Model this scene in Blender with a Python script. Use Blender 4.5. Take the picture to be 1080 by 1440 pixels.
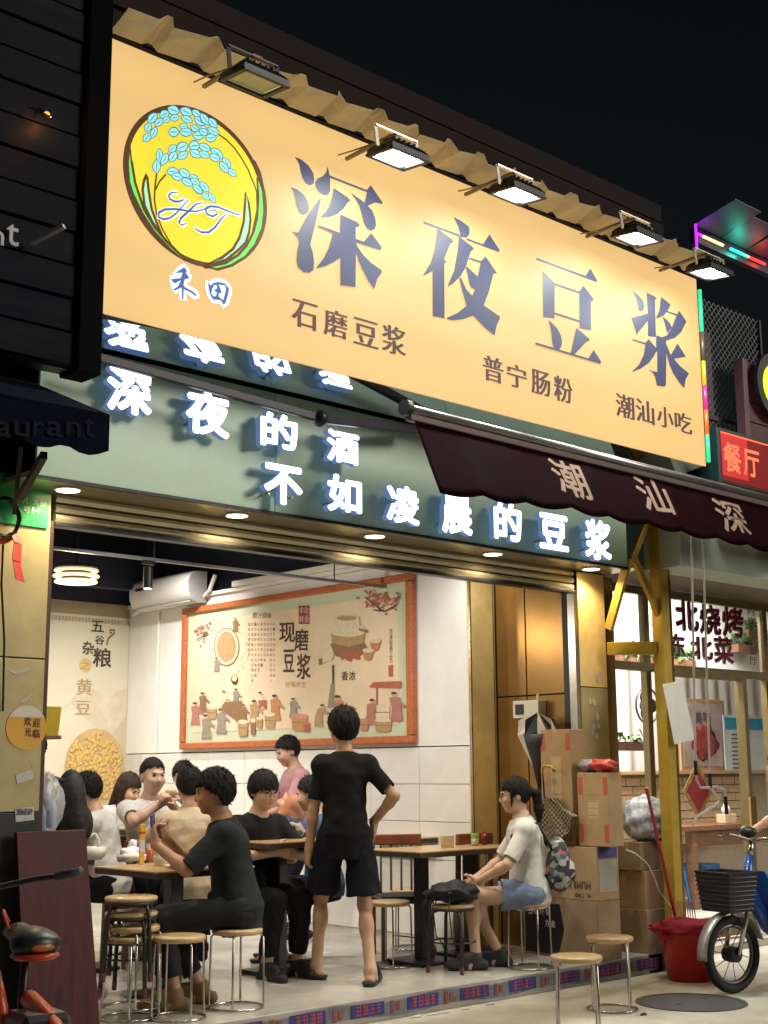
import bpy, bmesh, math, random
import numpy as np
from mathutils import Vector, Matrix
V3 = Vector
random.seed(7); RNG = np.random.default_rng(7)
SC = bpy.context.scene
for o in list(bpy.data.objects): bpy.data.objects.remove(o)
COL = SC.collection
# ---------------------------------------------------------------- camera
F, PITCH, ROLL, YAW = 1900.0, 0.18965, -0.006647, 0.749168      # focal length in photograph pixels (1080x1440)
CAM = Vector((0.0, -6.38, 1.495))
fw = Vector((math.sin(YAW)*math.cos(PITCH), math.cos(YAW)*math.cos(PITCH), math.sin(PITCH)))
r0 = Vector((math.cos(YAW), -math.sin(YAW), 0)); u0 = r0.cross(fw)
rt = r0*math.cos(ROLL)+u0*math.sin(ROLL); up = -r0*math.sin(ROLL)+u0*math.cos(ROLL)
cd = bpy.data.cameras.new('camera'); cam = bpy.data.objects.new('camera', cd); COL.objects.link(cam)
M = Matrix((rt, up, -fw)).transposed().to_4x4(); M.translation = CAM; cam.matrix_world = M
cd.sensor_width = 36; cd.sensor_fit = 'AUTO'; cd.lens = F/1440*36; cd.clip_end = 400; cd.clip_start = 0.05
SC.camera = cam
# ---------------------------------------------------------------- night sky and a sun lamp standing in for street lighting
W = bpy.data.worlds.new('World'); SC.world = W; W.use_nodes = True
nt = W.node_tree; sky = nt.nodes.new('ShaderNodeTexSky'); sky.sky_type = 'NISHITA'; sky.sun_disc = False
sky.sun_elevation = math.radians(4); sky.sun_rotation = math.radians(200)
nt.links.new(sky.outputs[0], nt.nodes['Background'].inputs[0]); nt.nodes['Background'].inputs[1].default_value = 0.0038
sl = bpy.data.lights.new('street_light_sun', 'SUN'); sl.energy = 1.5; sl.angle = math.radians(24); sl.color = (1, .93, .82)
so = bpy.data.objects.new('street_light_sun', sl); COL.objects.link(so); so.rotation_euler = V3((-.55, .75, -.42)).to_track_quat('-Z', 'Y').to_euler(); so.location = (12, -10, 9)
SC.view_settings.view_transform = 'Standard'; SC.view_settings.look = 'None'; SC.view_settings.exposure = 0.0; SC.view_settings.gamma = 1.0
SC.view_settings.use_curve_mapping = False
SC.render.engine = 'CYCLES'; SC.cycles.use_denoising = True; SC.cycles.max_bounces = 5; SC.cycles.diffuse_bounces = 3; SC.cycles.glossy_bounces = 3; SC.cycles.transmission_bounces = 4; SC.cycles.transparent_max_bounces = 6; SC.cycles.sample_clamp_indirect = 4.0
SC.cycles.caustics_reflective = False; SC.cycles.caustics_refractive = False; SC.cycles.use_light_tree = True
# ---------------------------------------------------------------- photograph pixel -> point on a plane of the place
def ray(x, y): return fw*F + rt*(x-540) - up*(y-720)
def pX(x, y, X): d = ray(x, y); return CAM + d*((X-CAM.x)/d.x)
def pY(x, y, Y): d = ray(x, y); return CAM + d*((Y-CAM.y)/d.y)
def pZ(x, y, Z): d = ray(x, y); return CAM + d*((Z-CAM.z)/d.z)
def pD(x, y, D): return CAM + ray(x, y)*(D/F)
V = Vector
FL = 0.14                                                         # shop floor above the street
# ---------------------------------------------------------------- materials
MATS = {}
def lin(c):
    return tuple((v/255/12.92 if v/255 <= 0.04045 else ((v/255+0.055)/1.055)**2.4) for v in c)
def mat(name, col=(.5, .5, .5), rough=.5, metal=0, emit=None, es=0, var=.12, scale=6, bump=0, bscale=60, spec=.5, trans=0, alpha=1, coat=0, detail=4, stretch=None, sheen=0, samp=False):
    if name in MATS: return MATS[name]
    m = bpy.data.materials.new(name); m.use_nodes = True; MATS[name] = m
    n = m.node_tree.nodes; l = m.node_tree.links; b = n['Principled BSDF']
    b.inputs['Roughness'].default_value = rough; b.inputs['Metallic'].default_value = metal
    b.inputs['Specular IOR Level'].default_value = spec; b.inputs['Coat Weight'].default_value = coat
    b.inputs['Transmission Weight'].default_value = trans; b.inputs['Alpha'].default_value = alpha
    if sheen: b.inputs['Sheen Weight'].default_value = sheen
    b.inputs['Base Color'].default_value = (*col, 1)
    if emit:
        b.inputs['Emission Color'].default_value = (*emit, 1); b.inputs['Emission Strength'].default_value = es
        if not samp: m.cycles.emission_sampling = 'NONE'
    if var or bump:
        tc = n.new('ShaderNodeTexCoord'); src = tc.outputs['Object']
        if stretch:
            mp = n.new('ShaderNodeMapping'); mp.inputs['Scale'].default_value = stretch; l.new(src, mp.inputs[0]); src = mp.outputs[0]
    if var:
        t = n.new('ShaderNodeTexNoise'); t.inputs['Scale'].default_value = scale; t.inputs['Detail'].default_value = detail; t.inputs['Roughness'].default_value = .65
        l.new(src, t.inputs['Vector'])
        rp = n.new('ShaderNodeValToRGB'); rp.color_ramp.elements[0].position = .3; rp.color_ramp.elements[1].position = .7
        lo = [max(0, c*(1-var)) for c in col]; hi = [min(1, c*(1+var)) for c in col]
        rp.color_ramp.elements[0].color = (*lo, 1); rp.color_ramp.elements[1].color = (*hi, 1)
        l.new(t.outputs['Fac'], rp.inputs[0]); l.new(rp.outputs[0], b.inputs['Base Color'])
        mr = n.new('ShaderNodeMapRange'); mr.inputs['To Min'].default_value = max(.03, rough*(1-var)); mr.inputs['To Max'].default_value = min(1, rough*(1+var))
        l.new(t.outputs['Fac'], mr.inputs['Value']); l.new(mr.outputs[0], b.inputs['Roughness'])
    if bump:
        t2 = n.new('ShaderNodeTexNoise'); t2.inputs['Scale'].default_value = bscale; t2.inputs['Detail'].default_value = 3
        l.new(src, t2.inputs['Vector']); bp = n.new('ShaderNodeBump'); bp.inputs['Strength'].default_value = bump; bp.inputs['Distance'].default_value = .01
        l.new(t2.outputs['Fac'], bp.inputs['Height']); l.new(bp.outputs[0], b.inputs['Normal'])
    return m
def glow(name, col, s, base=None, samp=False):
    return mat(name, base or (.8, .8, .8), .4, emit=col, es=s, var=0, samp=samp)
# ---------------------------------------------------------------- mesh collector and objects
class MB:
    def __init__(s): s.v = []; s.f = []
    def add(s, vs, fs):
        k = len(s.v); s.v += [tuple(v) for v in vs]; s.f += [tuple(i+k for i in f) for f in fs]; return s
    def box(s, x0, x1, y0, y1, z0, z1):
        return s.add([(x, y, z) for x in (x0, x1) for y in (y0, y1) for z in (z0, z1)],
                     [(0, 1, 3, 2), (4, 6, 7, 5), (0, 4, 5, 1), (2, 3, 7, 6), (0, 2, 6, 4), (1, 5, 7, 3)])
    def obox(s, c, U, Vv, N, w, h, d):        # oriented box, c centre; U,Vv,N unit axes
        c = V(c); U = V(U).normalized()*w/2; Vv = V(Vv).normalized()*h/2; N = V(N).normalized()*d/2
        return s.add([c+a*U+b*Vv+e*N for a in (-1, 1) for b in (-1, 1) for e in (-1, 1)],
                     [(0, 1, 3, 2), (4, 6, 7, 5), (0, 4, 5, 1), (2, 3, 7, 6), (0, 2, 6, 4), (1, 5, 7, 3)])
    def beam(s, a, b, w, h, ref=(0, 0, 1)):
        a = V(a); b = V(b); d = (b-a); U = d.normalized(); S = U.cross(V(ref)).normalized() if abs(U.dot(V(ref))) < .98 else U.cross(V((1, 0, 0))).normalized(); T = S.cross(U)
        return s.obox((a+b)/2, U, S, T, d.length, w, h)
    def tube(s, pts, r, n=8, cap=True, closed=False):
        pts = [V(p) for p in pts]; N = len(pts); rs = r if isinstance(r, (list, tuple)) else [r]*N
        rings = []; prev = None
        for i, p in enumerate(pts):
            if closed: t = pts[(i+1) % N]-pts[i-1]
            else: t = (pts[min(i+1, N-1)]-pts[max(i-1, 0)])
            t.normalize()
            if prev is None: a = t.orthogonal().normalized()
            else:
                a = prev - t*prev.dot(t)
                a = a.normalized() if a.length > 1e-6 else t.orthogonal().normalized()
            prev = a; b = t.cross(a)
            rings.append([p+(a*math.cos(2*math.pi*k/n)+b*math.sin(2*math.pi*k/n))*rs[i] for k in range(n)])
        vs = [v for q in rings for v in q]; fs = []
        for i in range(N if closed else N-1):
            j = (i+1) % N
            for k in range(n): fs.append((i*n+k, i*n+(k+1) % n, j*n+(k+1) % n, j*n+k))
        if cap and not closed: fs.append(tuple(range(n))[::-1]); fs.append(tuple((N-1)*n+k for k in range(n)))
        return s.add(vs, fs)
    def lathe(s, prof, c=(0, 0, 0), n=24, ax='z', cap=True):
        c = V(c); vs = []; fs = []
        for r, h in prof:
            for k in range(n):
                a = 2*math.pi*k/n; x, y = r*math.cos(a), r*math.sin(a)
                vs.append(c+(V((x, y, h)) if ax == 'z' else V((x, h, y)) if ax == 'y' else V((h, x, y))))
        N = len(prof)
        for i in range(N-1):
            for k in range(n): fs.append((i*n+k, i*n+(k+1) % n, (i+1)*n+(k+1) % n, (i+1)*n+k))
        if cap: fs.append(tuple(range(n))[::-1]); fs.append(tuple((N-1)*n+k for k in range(n)))
        return s.add(vs, fs)
    def poly(s, pts): return s.add(pts, [tuple(range(len(pts)))])
    def prism(s, pts, off):
        n = len(pts); o = V(off); p = [V(q) for q in pts]
        return s.add(p+[q+o for q in p], [tuple(range(n)), tuple(range(2*n-1, n-1, -1))]+[((i+1) % n, i, n+i, n+(i+1) % n) for i in range(n)])
    def ball(s, c, r, n=10, m=7):
        c = V(c); r = r if isinstance(r, (list, tuple)) else (r, r, r); vs = []; fs = []
        for i in range(m+1):
            t = math.pi*i/m
            for k in range(n):
                a = 2*math.pi*k/n; vs.append(c+V((r[0]*math.sin(t)*math.cos(a), r[1]*math.sin(t)*math.sin(a), r[2]*math.cos(t))))
        for i in range(m):
            for k in range(n): fs.append((i*n+k, i*n+(k+1) % n, (i+1)*n+(k+1) % n, (i+1)*n+k))
        return s.add(vs, fs)
    def ribbon(s, pts, U, Vv, o, w, closed=False):   # flat stroke of width w (or list) through 2D pts on plane o + u*U + v*Vv
        n = len(pts); ws = w if isinstance(w, (list, tuple)) else [w]*n; L = []; R = []
        for i in range(n):
            a = pts[i-1] if (i or closed) else pts[0]; b = pts[(i+1) % n] if (i < n-1 or closed) else pts[-1]
            t = np.array(b, float)-np.array(a, float); t /= (np.hypot(*t) or 1); nn = np.array((-t[1], t[0]))*ws[i]/2
            L.append(np.array(pts[i])+nn); R.append(np.array(pts[i])-nn)
        P = lambda q: o+U*float(q[0])+Vv*float(q[1])
        return s.add([P(q) for q in L]+[P(q) for q in R], [(i, (i+1) % n, n+(i+1) % n, n+i) for i in range(n if closed else n-1)])
def wloc(p):
    l = V((0, 0, 0))
    while p is not None: l = l+V(p.location); p = p.parent
    return l
def O(name, mb, m, parent=None, smooth=False, bevel=0, world=True, seg=2, auto=False):
    """one mesh object; coordinates given in the place's frame are moved into the parent's frame"""
    me = bpy.data.meshes.new(name); vs = mb.v
    if parent is not None and world:
        k = wloc(parent); vs = [(v[0]-k.x, v[1]-k.y, v[2]-k.z) for v in vs]
    me.from_pydata([tuple(v) for v in vs], [], mb.f)
    if auto or bevel:
        bm = bmesh.new(); bm.from_mesh(me); bmesh.ops.recalc_face_normals(bm, faces=bm.faces); bm.to_mesh(me); bm.free()
    me.materials.append(m); o = bpy.data.objects.new(name, me); COL.objects.link(o)
    if parent is not None: o.parent = parent
    if smooth: me.polygons.foreach_set('use_smooth', [True]*len(me.polygons))
    if bevel:
        b = o.modifiers.new('edge', 'BEVEL'); b.width = bevel; b.segments = seg; b.limit_method = 'ANGLE'; b.angle_limit = .6
        if seg > 1: me.polygons.foreach_set('use_smooth', [True]*len(me.polygons)); b.harden_normals = True
    return o
def tag(o, label, cat, group=None):
    o['label'] = label; o['category'] = cat
    if group: o['group'] = group
    return o
def thing(name, label, cat, loc=(0, 0, 0), rz=0, group=None):
    o = bpy.data.objects.new(name, None); COL.objects.link(o); o.location = loc; o.rotation_euler = (0, 0, rz); o.empty_display_size = .1
    return tag(o, label, cat, group)
def struct(o): o['kind'] = 'structure'; return o
def dup(root, loc, rz=None, label=None, group=None):
    r = root.copy(); COL.objects.link(r); r.location = loc
    if rz is not None: r.rotation_euler = (0, 0, rz)
    if label: r['label'] = label
    if group: r['group'] = group
    for ch in list(root.children):
        c = ch.copy(); COL.objects.link(c); c.parent = r
        for g in ch.children:
            d = g.copy(); COL.objects.link(d); d.parent = c
    return r
def lamp(name, kind, loc, energy, col, parent=None, target=None, size=.1, size_y=None, spot=90, blend=.5):
    l = bpy.data.lights.new(name, kind); l.energy = energy; l.color = col
    if kind == 'AREA':
        l.shape = 'RECTANGLE'; l.size = size; l.size_y = size_y or size
    elif kind == 'SPOT': l.spot_size = math.radians(spot); l.spot_blend = blend; l.shadow_soft_size = size
    else: l.shadow_soft_size = size
    o = bpy.data.objects.new(name, l); COL.objects.link(o); o.location = loc
    if target is not None: o.rotation_euler = (V(target)-V(loc)).to_track_quat('-Z', 'Y').to_euler()
    if parent is not None: o.parent = parent; o.location = V(loc)-wloc(parent)
    return o
# ---------------------------------------------------------------- lettering: glyph outlines of the built-in font, thickened, as meshes in the unit square
GL = {}
def make_glyphs(specs):
    chars = sorted({s[0] for s in specs}); tmp = []
    for ch in chars:
        cu = bpy.data.curves.new('g', 'FONT'); cu.body = ch; ob = bpy.data.objects.new('g', cu); COL.objects.link(ob); tmp.append(ob)
    dg = bpy.context.evaluated_depsgraph_get(); sp = {}
    for ch, ob in zip(chars, tmp):
        ev = ob.evaluated_get(dg); c2 = ev.to_curve(dg)
        sp[ch] = [([tuple(p.co) for p in s.bezier_points], [tuple(p.handle_left) for p in s.bezier_points], [tuple(p.handle_right) for p in s.bezier_points]) for s in c2.splines]
        ev.to_curve_clear()
    for ob in tmp: bpy.data.objects.remove(ob)
    tmp = []
    for s in specs:
        ch, bx, by, ext = s; k = by/bx if bx else 1
        cu = bpy.data.curves.new('g', 'CURVE'); cu.dimensions = '2D'; cu.fill_mode = 'BOTH'; cu.resolution_u = 3; cu.extrude = ext
        for co, hl, hr in sp[ch]:
            q = cu.splines.new('BEZIER'); q.bezier_points.add(len(co)-1); q.use_cyclic_u = True
            for i, p in enumerate(q.bezier_points):
                p.co = (co[i][0]*k, co[i][1], 0); p.handle_left = (hl[i][0]*k, hl[i][1], 0); p.handle_right = (hr[i][0]*k, hr[i][1], 0)
        cu.offset = by
        ob = bpy.data.objects.new('g', cu); COL.objects.link(ob); tmp.append((s, ob, k))
    dg = bpy.context.evaluated_depsgraph_get()
    for s, ob, k in tmp:
        me = ob.evaluated_get(dg).to_mesh(); a = np.array([v.co for v in me.vertices], float); a[:, 0] /= k
        lo = a.min(0); hi = a.max(0); a[:, :2] = (a[:, :2]-lo[:2])/(hi[:2]-lo[:2])
        if s[3]: a[:, 2] = a[:, 2]/s[3]        # -1..1
        GL[s] = (a, [tuple(p.vertices) for p in me.polygons]); ob.evaluated_get(dg).to_mesh_clear()
    for s, ob, k in tmp: bpy.data.objects.remove(ob)
SHX = [(-.03, 0), (-.015, 0), (.015, 0), (.03, 0), (0, 0)]                      # thick uprights, thin level strokes
SHR = [(.042*math.cos(i*math.pi/4), .042*math.sin(i*math.pi/4)) for i in range(8)]+[(0, 0)]   # heavy round strokes
SHB = [(.02*math.cos(i*math.pi/3), .02*math.sin(i*math.pi/3)) for i in range(6)]+[(0, 0)]
def glyph(mb, spec, o, U, Vv, w, h, N=None, d=0, sh=((0, 0),), front=False):
    a, f = GL[spec]; o = V(o); N = N if N is not None else -V(U).cross(Vv).normalized()*-1
    if front: f = [q for q in f if all(a[i][2] > .9 for i in q)]
    m = max(abs(x) for x, y in sh); q = 1-2*m
    for i, (sx, sy) in enumerate(sh):
        e = N*(i*.00025)
        mb.add([o+U*((m+p[0]*q+sx)*w)+Vv*((m+p[1]*q+sy)*h)+N*(p[2]*d)+e for p in a], f)
    return mb
XH, YH, ZH = V((1, 0, 0)), V((0, 1, 0)), V((0, 0, 1))
def pxbox(x0, x1, y0, y1, Y, slope=.22):
    """photo bounding box of a glyph on a facade-parallel plane -> lower-left corner, width, height"""
    cx, cy = (x0+x1)/2, (y0+y1)/2; a = pY(x0, cy, Y); b = pY(x1, cy, Y); c = pY(cx, cy, Y)
    hp = (y1-y0)-slope*(x1-x0); dd = (c-CAM).dot(fw); h = hp*dd/F; w = b.x-a.x
    return V((c.x-w/2, Y, c.z-h/2)), w, h
# ================================================================ lettering tables
SIGN_SMALL = [('石',410,447,417,469),('磨',455,489,430,481),('豆',497,532,443,494),('浆',537,571,452,505),
 ('普',679,708,496,543),('宁',713,741,508,551),('肠',747,774,516,561),('粉',779,805,525,571),
 ('潮',866,892,550,593),('汕',894,920,558,600),('小',924,947,568,606),('吃',949,973,576,613)]
FASCIA = [('深',147,213,512,590),('夜',258,322,545,620),('的',363,417,578,637),('酒',456,503,603,657),('不',368,424,650,716),('如',457,507,665,727),
 ('凌',540,588,680,742),('晨',618,662,686,757),('的',691,731,703,765),('豆',755,797,720,778),('浆',819,857,728,792)]
VAL = [('潮',785,832,640,706),('汕',906,950,665,728),('深',1015,1057,697,757)]
REDLED = [('餐',1018,1042,620,668),('厅',1046,1068,630,674)]
WIN = [('东',921,943,842,885),('北',950,980,842,890),('烧',985,1013,846,896),('考',0,0,0,0)]
SB = (0, 0, 0); FA = (0, 0, .03); RG = (0, 0, 0); TH = (0, 0, 0)
spec = lambda ch, s: (ch, *s)
ALL = {spec(c[0], SB) for c in SIGN_SMALL} | {spec(c[0], FA) for c in FASCIA} | {spec(c[0], RG) for c in VAL} | {spec(c[0], TH) for c in REDLED}
ALL |= {spec(c, RG) for c in '东北烧烤菜五谷杂粮之黄豆现磨浆香浓欢迎光临号村大街餐厅风味潮ntaur0123456789HUMIME-Toisg福好喝养生原汁鲜丰收'} | {spec(c, TH) for c in '时尚主题餐厅传承经典工艺原汁味豆浆现磨香浓养生东方美食文化健康石好喝真材实料用心每一天自古以来民间手艺代相五号村大街114黄之21061589环保方盒50'}
make_glyphs(sorted(ALL))
# ================================================================ materials of the place
M_conc = mat('concrete', (.50,.46,.38), .7, var=.34, scale=1.3, bump=.35, bscale=45, detail=10)
M_floor = mat('polished_floor', (.42,.39,.34), .26, var=.22, scale=1.6, bump=.05, bscale=30, detail=8)
M_gold = mat('gold_sheet', (.85,.62,.24), .36, .15, var=.16, scale=3, bump=.04, bscale=20)
M_olive = mat('olive_sheet', (.42,.35,.17), .38, .2, var=.18, scale=3, bump=.05, bscale=18)
M_bronze = mat('bronze_sheet', (.34,.20,.07), .22, .75, var=.15, scale=2.5, bump=.03, bscale=10)
M_green = mat('fascia_green', (.50,.70,.52), .32, .05, var=.06, scale=2, bump=.015, bscale=8)
M_white = mat('white_plaster', (.80,.78,.73), .8, var=.05, scale=3, bump=.05, bscale=90)
M_tile = mat('white_tile', (.78,.76,.70), .22, var=.05, scale=5)
M_grout = mat('grout', (.64,.61,.55), .9, var=.1)
M_navy = mat('navy_ceiling', (.018,.022,.045), .7, var=.2, scale=4)
M_black = mat('black_paint', (.012,.012,.014), .45, var=.2)
M_dark = mat('dark_metal', (.03,.03,.035), .4, .6, var=.2)
M_steel = mat('steel', (.55,.52,.48), .25, 1, var=.12, scale=20)
M_shut = mat('shutter_metal', (.55,.50,.36), .3, .7, var=.15, scale=8, bump=.05, bscale=15, stretch=(.3,2,4))
M_wood = mat('light_wood', (.52,.36,.18), .35, var=.14, scale=4, stretch=(1,9,3), coat=.3)
M_brown = mat('brown_wood', (.17,.08,.04), .45, var=.3, scale=4, stretch=(2,2,14))
M_maroon = mat('maroon_veneer', (.050,.007,.008), .42, var=.45, scale=4, stretch=(9,9,.35), spec=.2, detail=2)
M_yel = mat('yellow_paint', (.50,.33,.045), .38, .2, var=.16, scale=6, bump=.05)
M_card = mat('cardboard', (.40,.26,.13), .8, var=.12, scale=5, bump=.12, bscale=40)
M_red = mat('red_plastic', (.45,.02,.02), .35, var=.12)
M_glass = mat('clear_glass', (1,1,1), .02, trans=1, var=0)
# ================================================================ street
g = MB().poly([(-60,-60,0),(80,-60,0),(80,60,0),(-60,60,0)]); struct(O('ground', g, M_conc))
# ================================================================ the soy-milk shop building
shop = thing('shop_building', 'open fronted shop with green fascia, gold pillars and white tiled dining room', 'building', (6, 0, 0))
O('platform', MB().box(3.0,8.78,0,6.6,0.0,FL), M_floor, shop, bevel=.006)
# walls
O('side_wall', MB().box(8.02,8.2,1.22,6.5,1.70,3.26), M_white, shop)
tw = O('tiled_wall', MB().box(8.018,8.2,1.22,6.5,FL,1.69), M_grout, shop)
tb = MB().box(-.012,0,-.298,.298,-.148,.148); tme = None
for i in range(9):
    for j in range(6):
        z = 1.69-.15-j*.302; y = 1.22+.3+i*.6
        if y > 6.3 or z < .1: continue
        if tme is None: t = O('tile', tb, M_tile, tw, world=False, bevel=.002, seg=1); tme = t.data
        else:
            t = bpy.data.objects.new('tile', tme); COL.objects.link(t); t.parent = tw
            b = t.modifiers.new('edge','BEVEL'); b.width=.002; b.segments=1
        t.location = V((8.018,y,z))-wloc(tw)
O('wall_trim', MB().box(7.985,8.2,1.22,6.4,3.262,3.30), M_white, shop, bevel=.004)
O('duct_cover', MB().box(7.95,8.05,2.5,4.4,3.302,3.36), M_white, shop, bevel=.006)
O('conduit', MB().tube([(8.0,5.75,1.7),(8.0,5.75,3.26)], .012), M_white, shop)
O('back_wall', MB().box(3.3,8.2,6.36,6.5,FL,4.2), M_navy, shop)
O('left_wall', MB().box(3.1,3.3,.4,6.5,FL,4.2), M_white, shop)
O('upper_side_wall', MB().box(8.22,8.4,.5,6.5,3.31,4.3), M_navy, shop)
O('ceiling', MB().box(3.1,8.4,.45,6.5,4.1,4.25), M_navy, shop)
for y in (1.6, 3.2, 4.8): O('ceiling_beam', MB().box(3.3,8.2,y,y+.18,3.78,4.09), M_navy, shop)
O('rear_beam', MB().box(3.3,8.2,5.95,6.1,3.42,3.75), M_navy, shop)
O('front_lintel', MB().box(3.3,8.3,.46,.62,3.04,3.9), M_navy, shop)
# gold column and recess panels on the right
O('gold_column', MB().box(8.0,8.275,1.2,1.24,FL,3.3), M_gold, shop, bevel=.003)
for x in (7.99, 8.283): O('column_trim', MB().box(x-.006,x+.006,1.185,1.21,FL,3.2), M_steel, shop)
for a, b in ((.30,.855),(.865,1.18)):
    for z0, z1 in ((FL,2.08),(2.09,3.2)): O('panel', MB().box(8.29,8.32,a,b,z0,z1), M_bronze, shop, bevel=.003)
O('recess_back', MB().box(8.33,8.4,.3,1.3,FL,3.2), M_black, shop)
# pillars
pl = O('pillar', MB().box(2.6,3.64,.262,.42,0,3.04), M_black, shop)
for z0, z1 in ((1.30,2.10),(2.108,3.02)): O('panel', MB().box(2.6,3.65,.25,.262,z0,z1), M_olive, pl, bevel=.003)
O('panel', MB().box(2.6,3.65,.25,.262,.0,1.295), M_black, pl, bevel=.003)
pr = O('pillar', MB().box(8.225,8.548,.262,.42,0,3.04), M_black, shop)
for z0, z1 in ((FL,2.12),(2.128,3.02)): O('panel', MB().box(8.22,8.55,.25,.262,z0,z1), M_gold if z0 > 2 else M_olive, pr, bevel=.003)
O('side_panel', MB().box(8.556,8.74,.31,.35,FL,3.02), M_bronze, shop, bevel=.002)
M_peel = mat('peeled_film', (.52,.47,.36), .6, var=.2)
rr = random.Random(3)
for k in range(9):
    c = V((8.27+rr.random()*.22,.247,1.75+rr.random()*.5)); n = 6
    O('peeled_patch', MB().prism([c+V((math.cos(a)*(.012+.02*rr.random()),0,math.sin(a)*(.015+.03*rr.random()))) for a in [2*math.pi*i/n for i in range(n)]], (0,-.001,0)), M_peel, pr)
# soffit with downlights
sf = O('soffit', MB().box(3.35,8.60,-.10,.40,3.03,3.06), M_shut, shop)
M_down = glow('downlight_glow', (1,.80,.45), 9)
for x in (3.67,4.82,5.95,7.10,8.22):
    d = O('downlight', MB().lathe([(.078,3.029),(.078,3.02),(.064,3.018),(.064,3.024)], (x,.11,0), 20), M_white, sf, smooth=False)
    O('lens', MB().lathe([(.063,3.022),(.063,3.0165)], (x,.11,0), 20), M_down, d)
    lamp('downlight_lamp', 'SPOT', (x,.11,3.012), 52, (1,.78,.45), d, (x,.13,0), .045, spot=150, blend=.7)
# rolled-up shutter
sh = O('rolling_shutter', MB().box(3.69,8.2,.31,.40,2.87,3.03), M_dark, shop)
for k in range(3):
    z0 = 2.865+k*.056; prof = [(.305,z0),(.275,z0+.006),(.262,z0+.028),(.275,z0+.05),(.305,z0+.053)]
    b = MB(); n = len(prof)
    b.add([(x,y,z) for x in (3.69,8.2) for y, z in prof], [(i,i+1,n+i+1,n+i) for i in range(n-1)]+[tuple(range(n))[::-1],tuple(range(n,2*n))])
    O('slat', b, M_shut, sh)
O('bottom_bar', MB().box(3.68,8.21,.25,.33,2.845,2.866), M_dark, sh, bevel=.004)
for x in (3.665, 8.205): O('door_track', MB().box(x-.025,x+.012,.255,.33,FL,2.87), M_steel if x > 5 else mat('dark_track',(.06,.03,.02),.4,.3), shop, bevel=.004)
# upper wall behind the sign
M_uw = mat('upper_cladding', (.032,.021,.017), .8, .0, spec=.1, var=.25, scale=3)
uw = O('upper_wall', MB().box(3.0,8.9,.42,.6,3.07,5.35), M_uw, shop)
top = pY(927,290,.55); O('roof_core', MB().box(-2,top.x,.62,1.6,4.4,top.z), M_uw, shop)
for k in range(5):
    z1 = top.z-k*.19; O('roof_board', MB().box(-2,top.x+.01*(k%2),.53-.012*(k%2),.60,z1-.172,z1), M_uw, shop, bevel=.006)
# step riser tape
M_tape = mat('tape_pale', (.16,.17,.20), .3, var=.35, scale=9); M_tb = mat('tape_blue', (.02,.035,.22), .3, var=.3, scale=12); M_tr = mat('tape_red', (.42,.06,.05), .4, var=.2); M_tg = mat('tape_brown', (.23,.06,.05), .4, var=.3)
ad = O('adhesive_tape', MB().add([(3.6+i*.1, -.004-.003*abs(math.sin(i*1.9)), .03+.012*math.sin(i*.7+j)+j*.085) for i in range(52) for j in (0,1)], [(2*i,2*i+2,2*i+3,2*i+1) for i in range(51)]), M_tape, shop)
x = 3.75; bl = MB(); rd = MB(); br = MB(); rr = random.Random(5)
while x < 8.6:
    w = .27; bl = MB(); rd = MB(); br = MB(); bl.box(x,x+w,-.0095,-.008,.04,.115)
    for c in range(4):
        cx = x+.035+c*.055
        for s in range(5):
            if s < 3: zz = .055+s*.022; rd.box(cx+.003*rr.random(),cx+.042,-.0115,-.0098,zz,zz+.006)
            else: xx = cx+.006+rr.random()*.03; rd.box(xx,xx+.007,-.0118,-.0099,.05,.108)
    br.box(x+w+.055,x+w+.085,-.0095,-.008,.035,.11); br.box(x+w+.1,x+w+.135,-.0095,-.008,.05,.1)
    O('printed_block', bl, M_tb, ad); O('printed_mark', rd, M_tr, ad)['kind'] = 'stuff'; O('printed_figure', br, M_tg, ad)['kind'] = 'stuff'
    x += w+.2

# ================================================================ fascia sign with raised channel letters
fs = thing('fascia_sign', 'green metal fascia board with glowing white channel letters under the lightbox', 'sign', (6,-.12,3.02))
seams = [3.35,4.93,6.5,8.38]
for a, b in zip(seams, seams[1:]): O('board', MB().box(a+.002,b-.002,-.12,-.10,3.025,3.76), M_green, fs, bevel=.002)
O('bottom_trim', MB().box(3.35,8.385,-.126,-.095,3.008,3.024), M_dark, fs)
M_face = glow('letter_face', (.82,.91,1), 3.0, samp=True); M_side = mat('letter_side', (.10,.16,.32), .4, .2, emit=(.3,.5,1), es=.3, var=0, samp=True)
for ch, x0, x1, y0, y1 in FASCIA:
    o, w, h = pxbox(x0,x1,y0,y1,-.20,.16); w*=.97
    body = O('letter', glyph(MB(), spec(ch,FA), o, XH, ZH, w, h, V((0,-1,0)), .022, SHR), M_side, fs)
    O('face', glyph(MB(), spec(ch,FA), o+V((0,-.003,0)), XH, ZH, w, h, V((0,-1,0)), .022, SHR, True), M_face, body)
    ps = MB()
    for (u,v) in ((.2,.25),(.8,.25),(.5,.8)): ps.tube([o+XH*(u*w)+ZH*(v*h), o+XH*(u*w)+ZH*(v*h)+V((0,.08,0))], .006, 6)
    O('stand_off', ps, M_steel, body)

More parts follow.
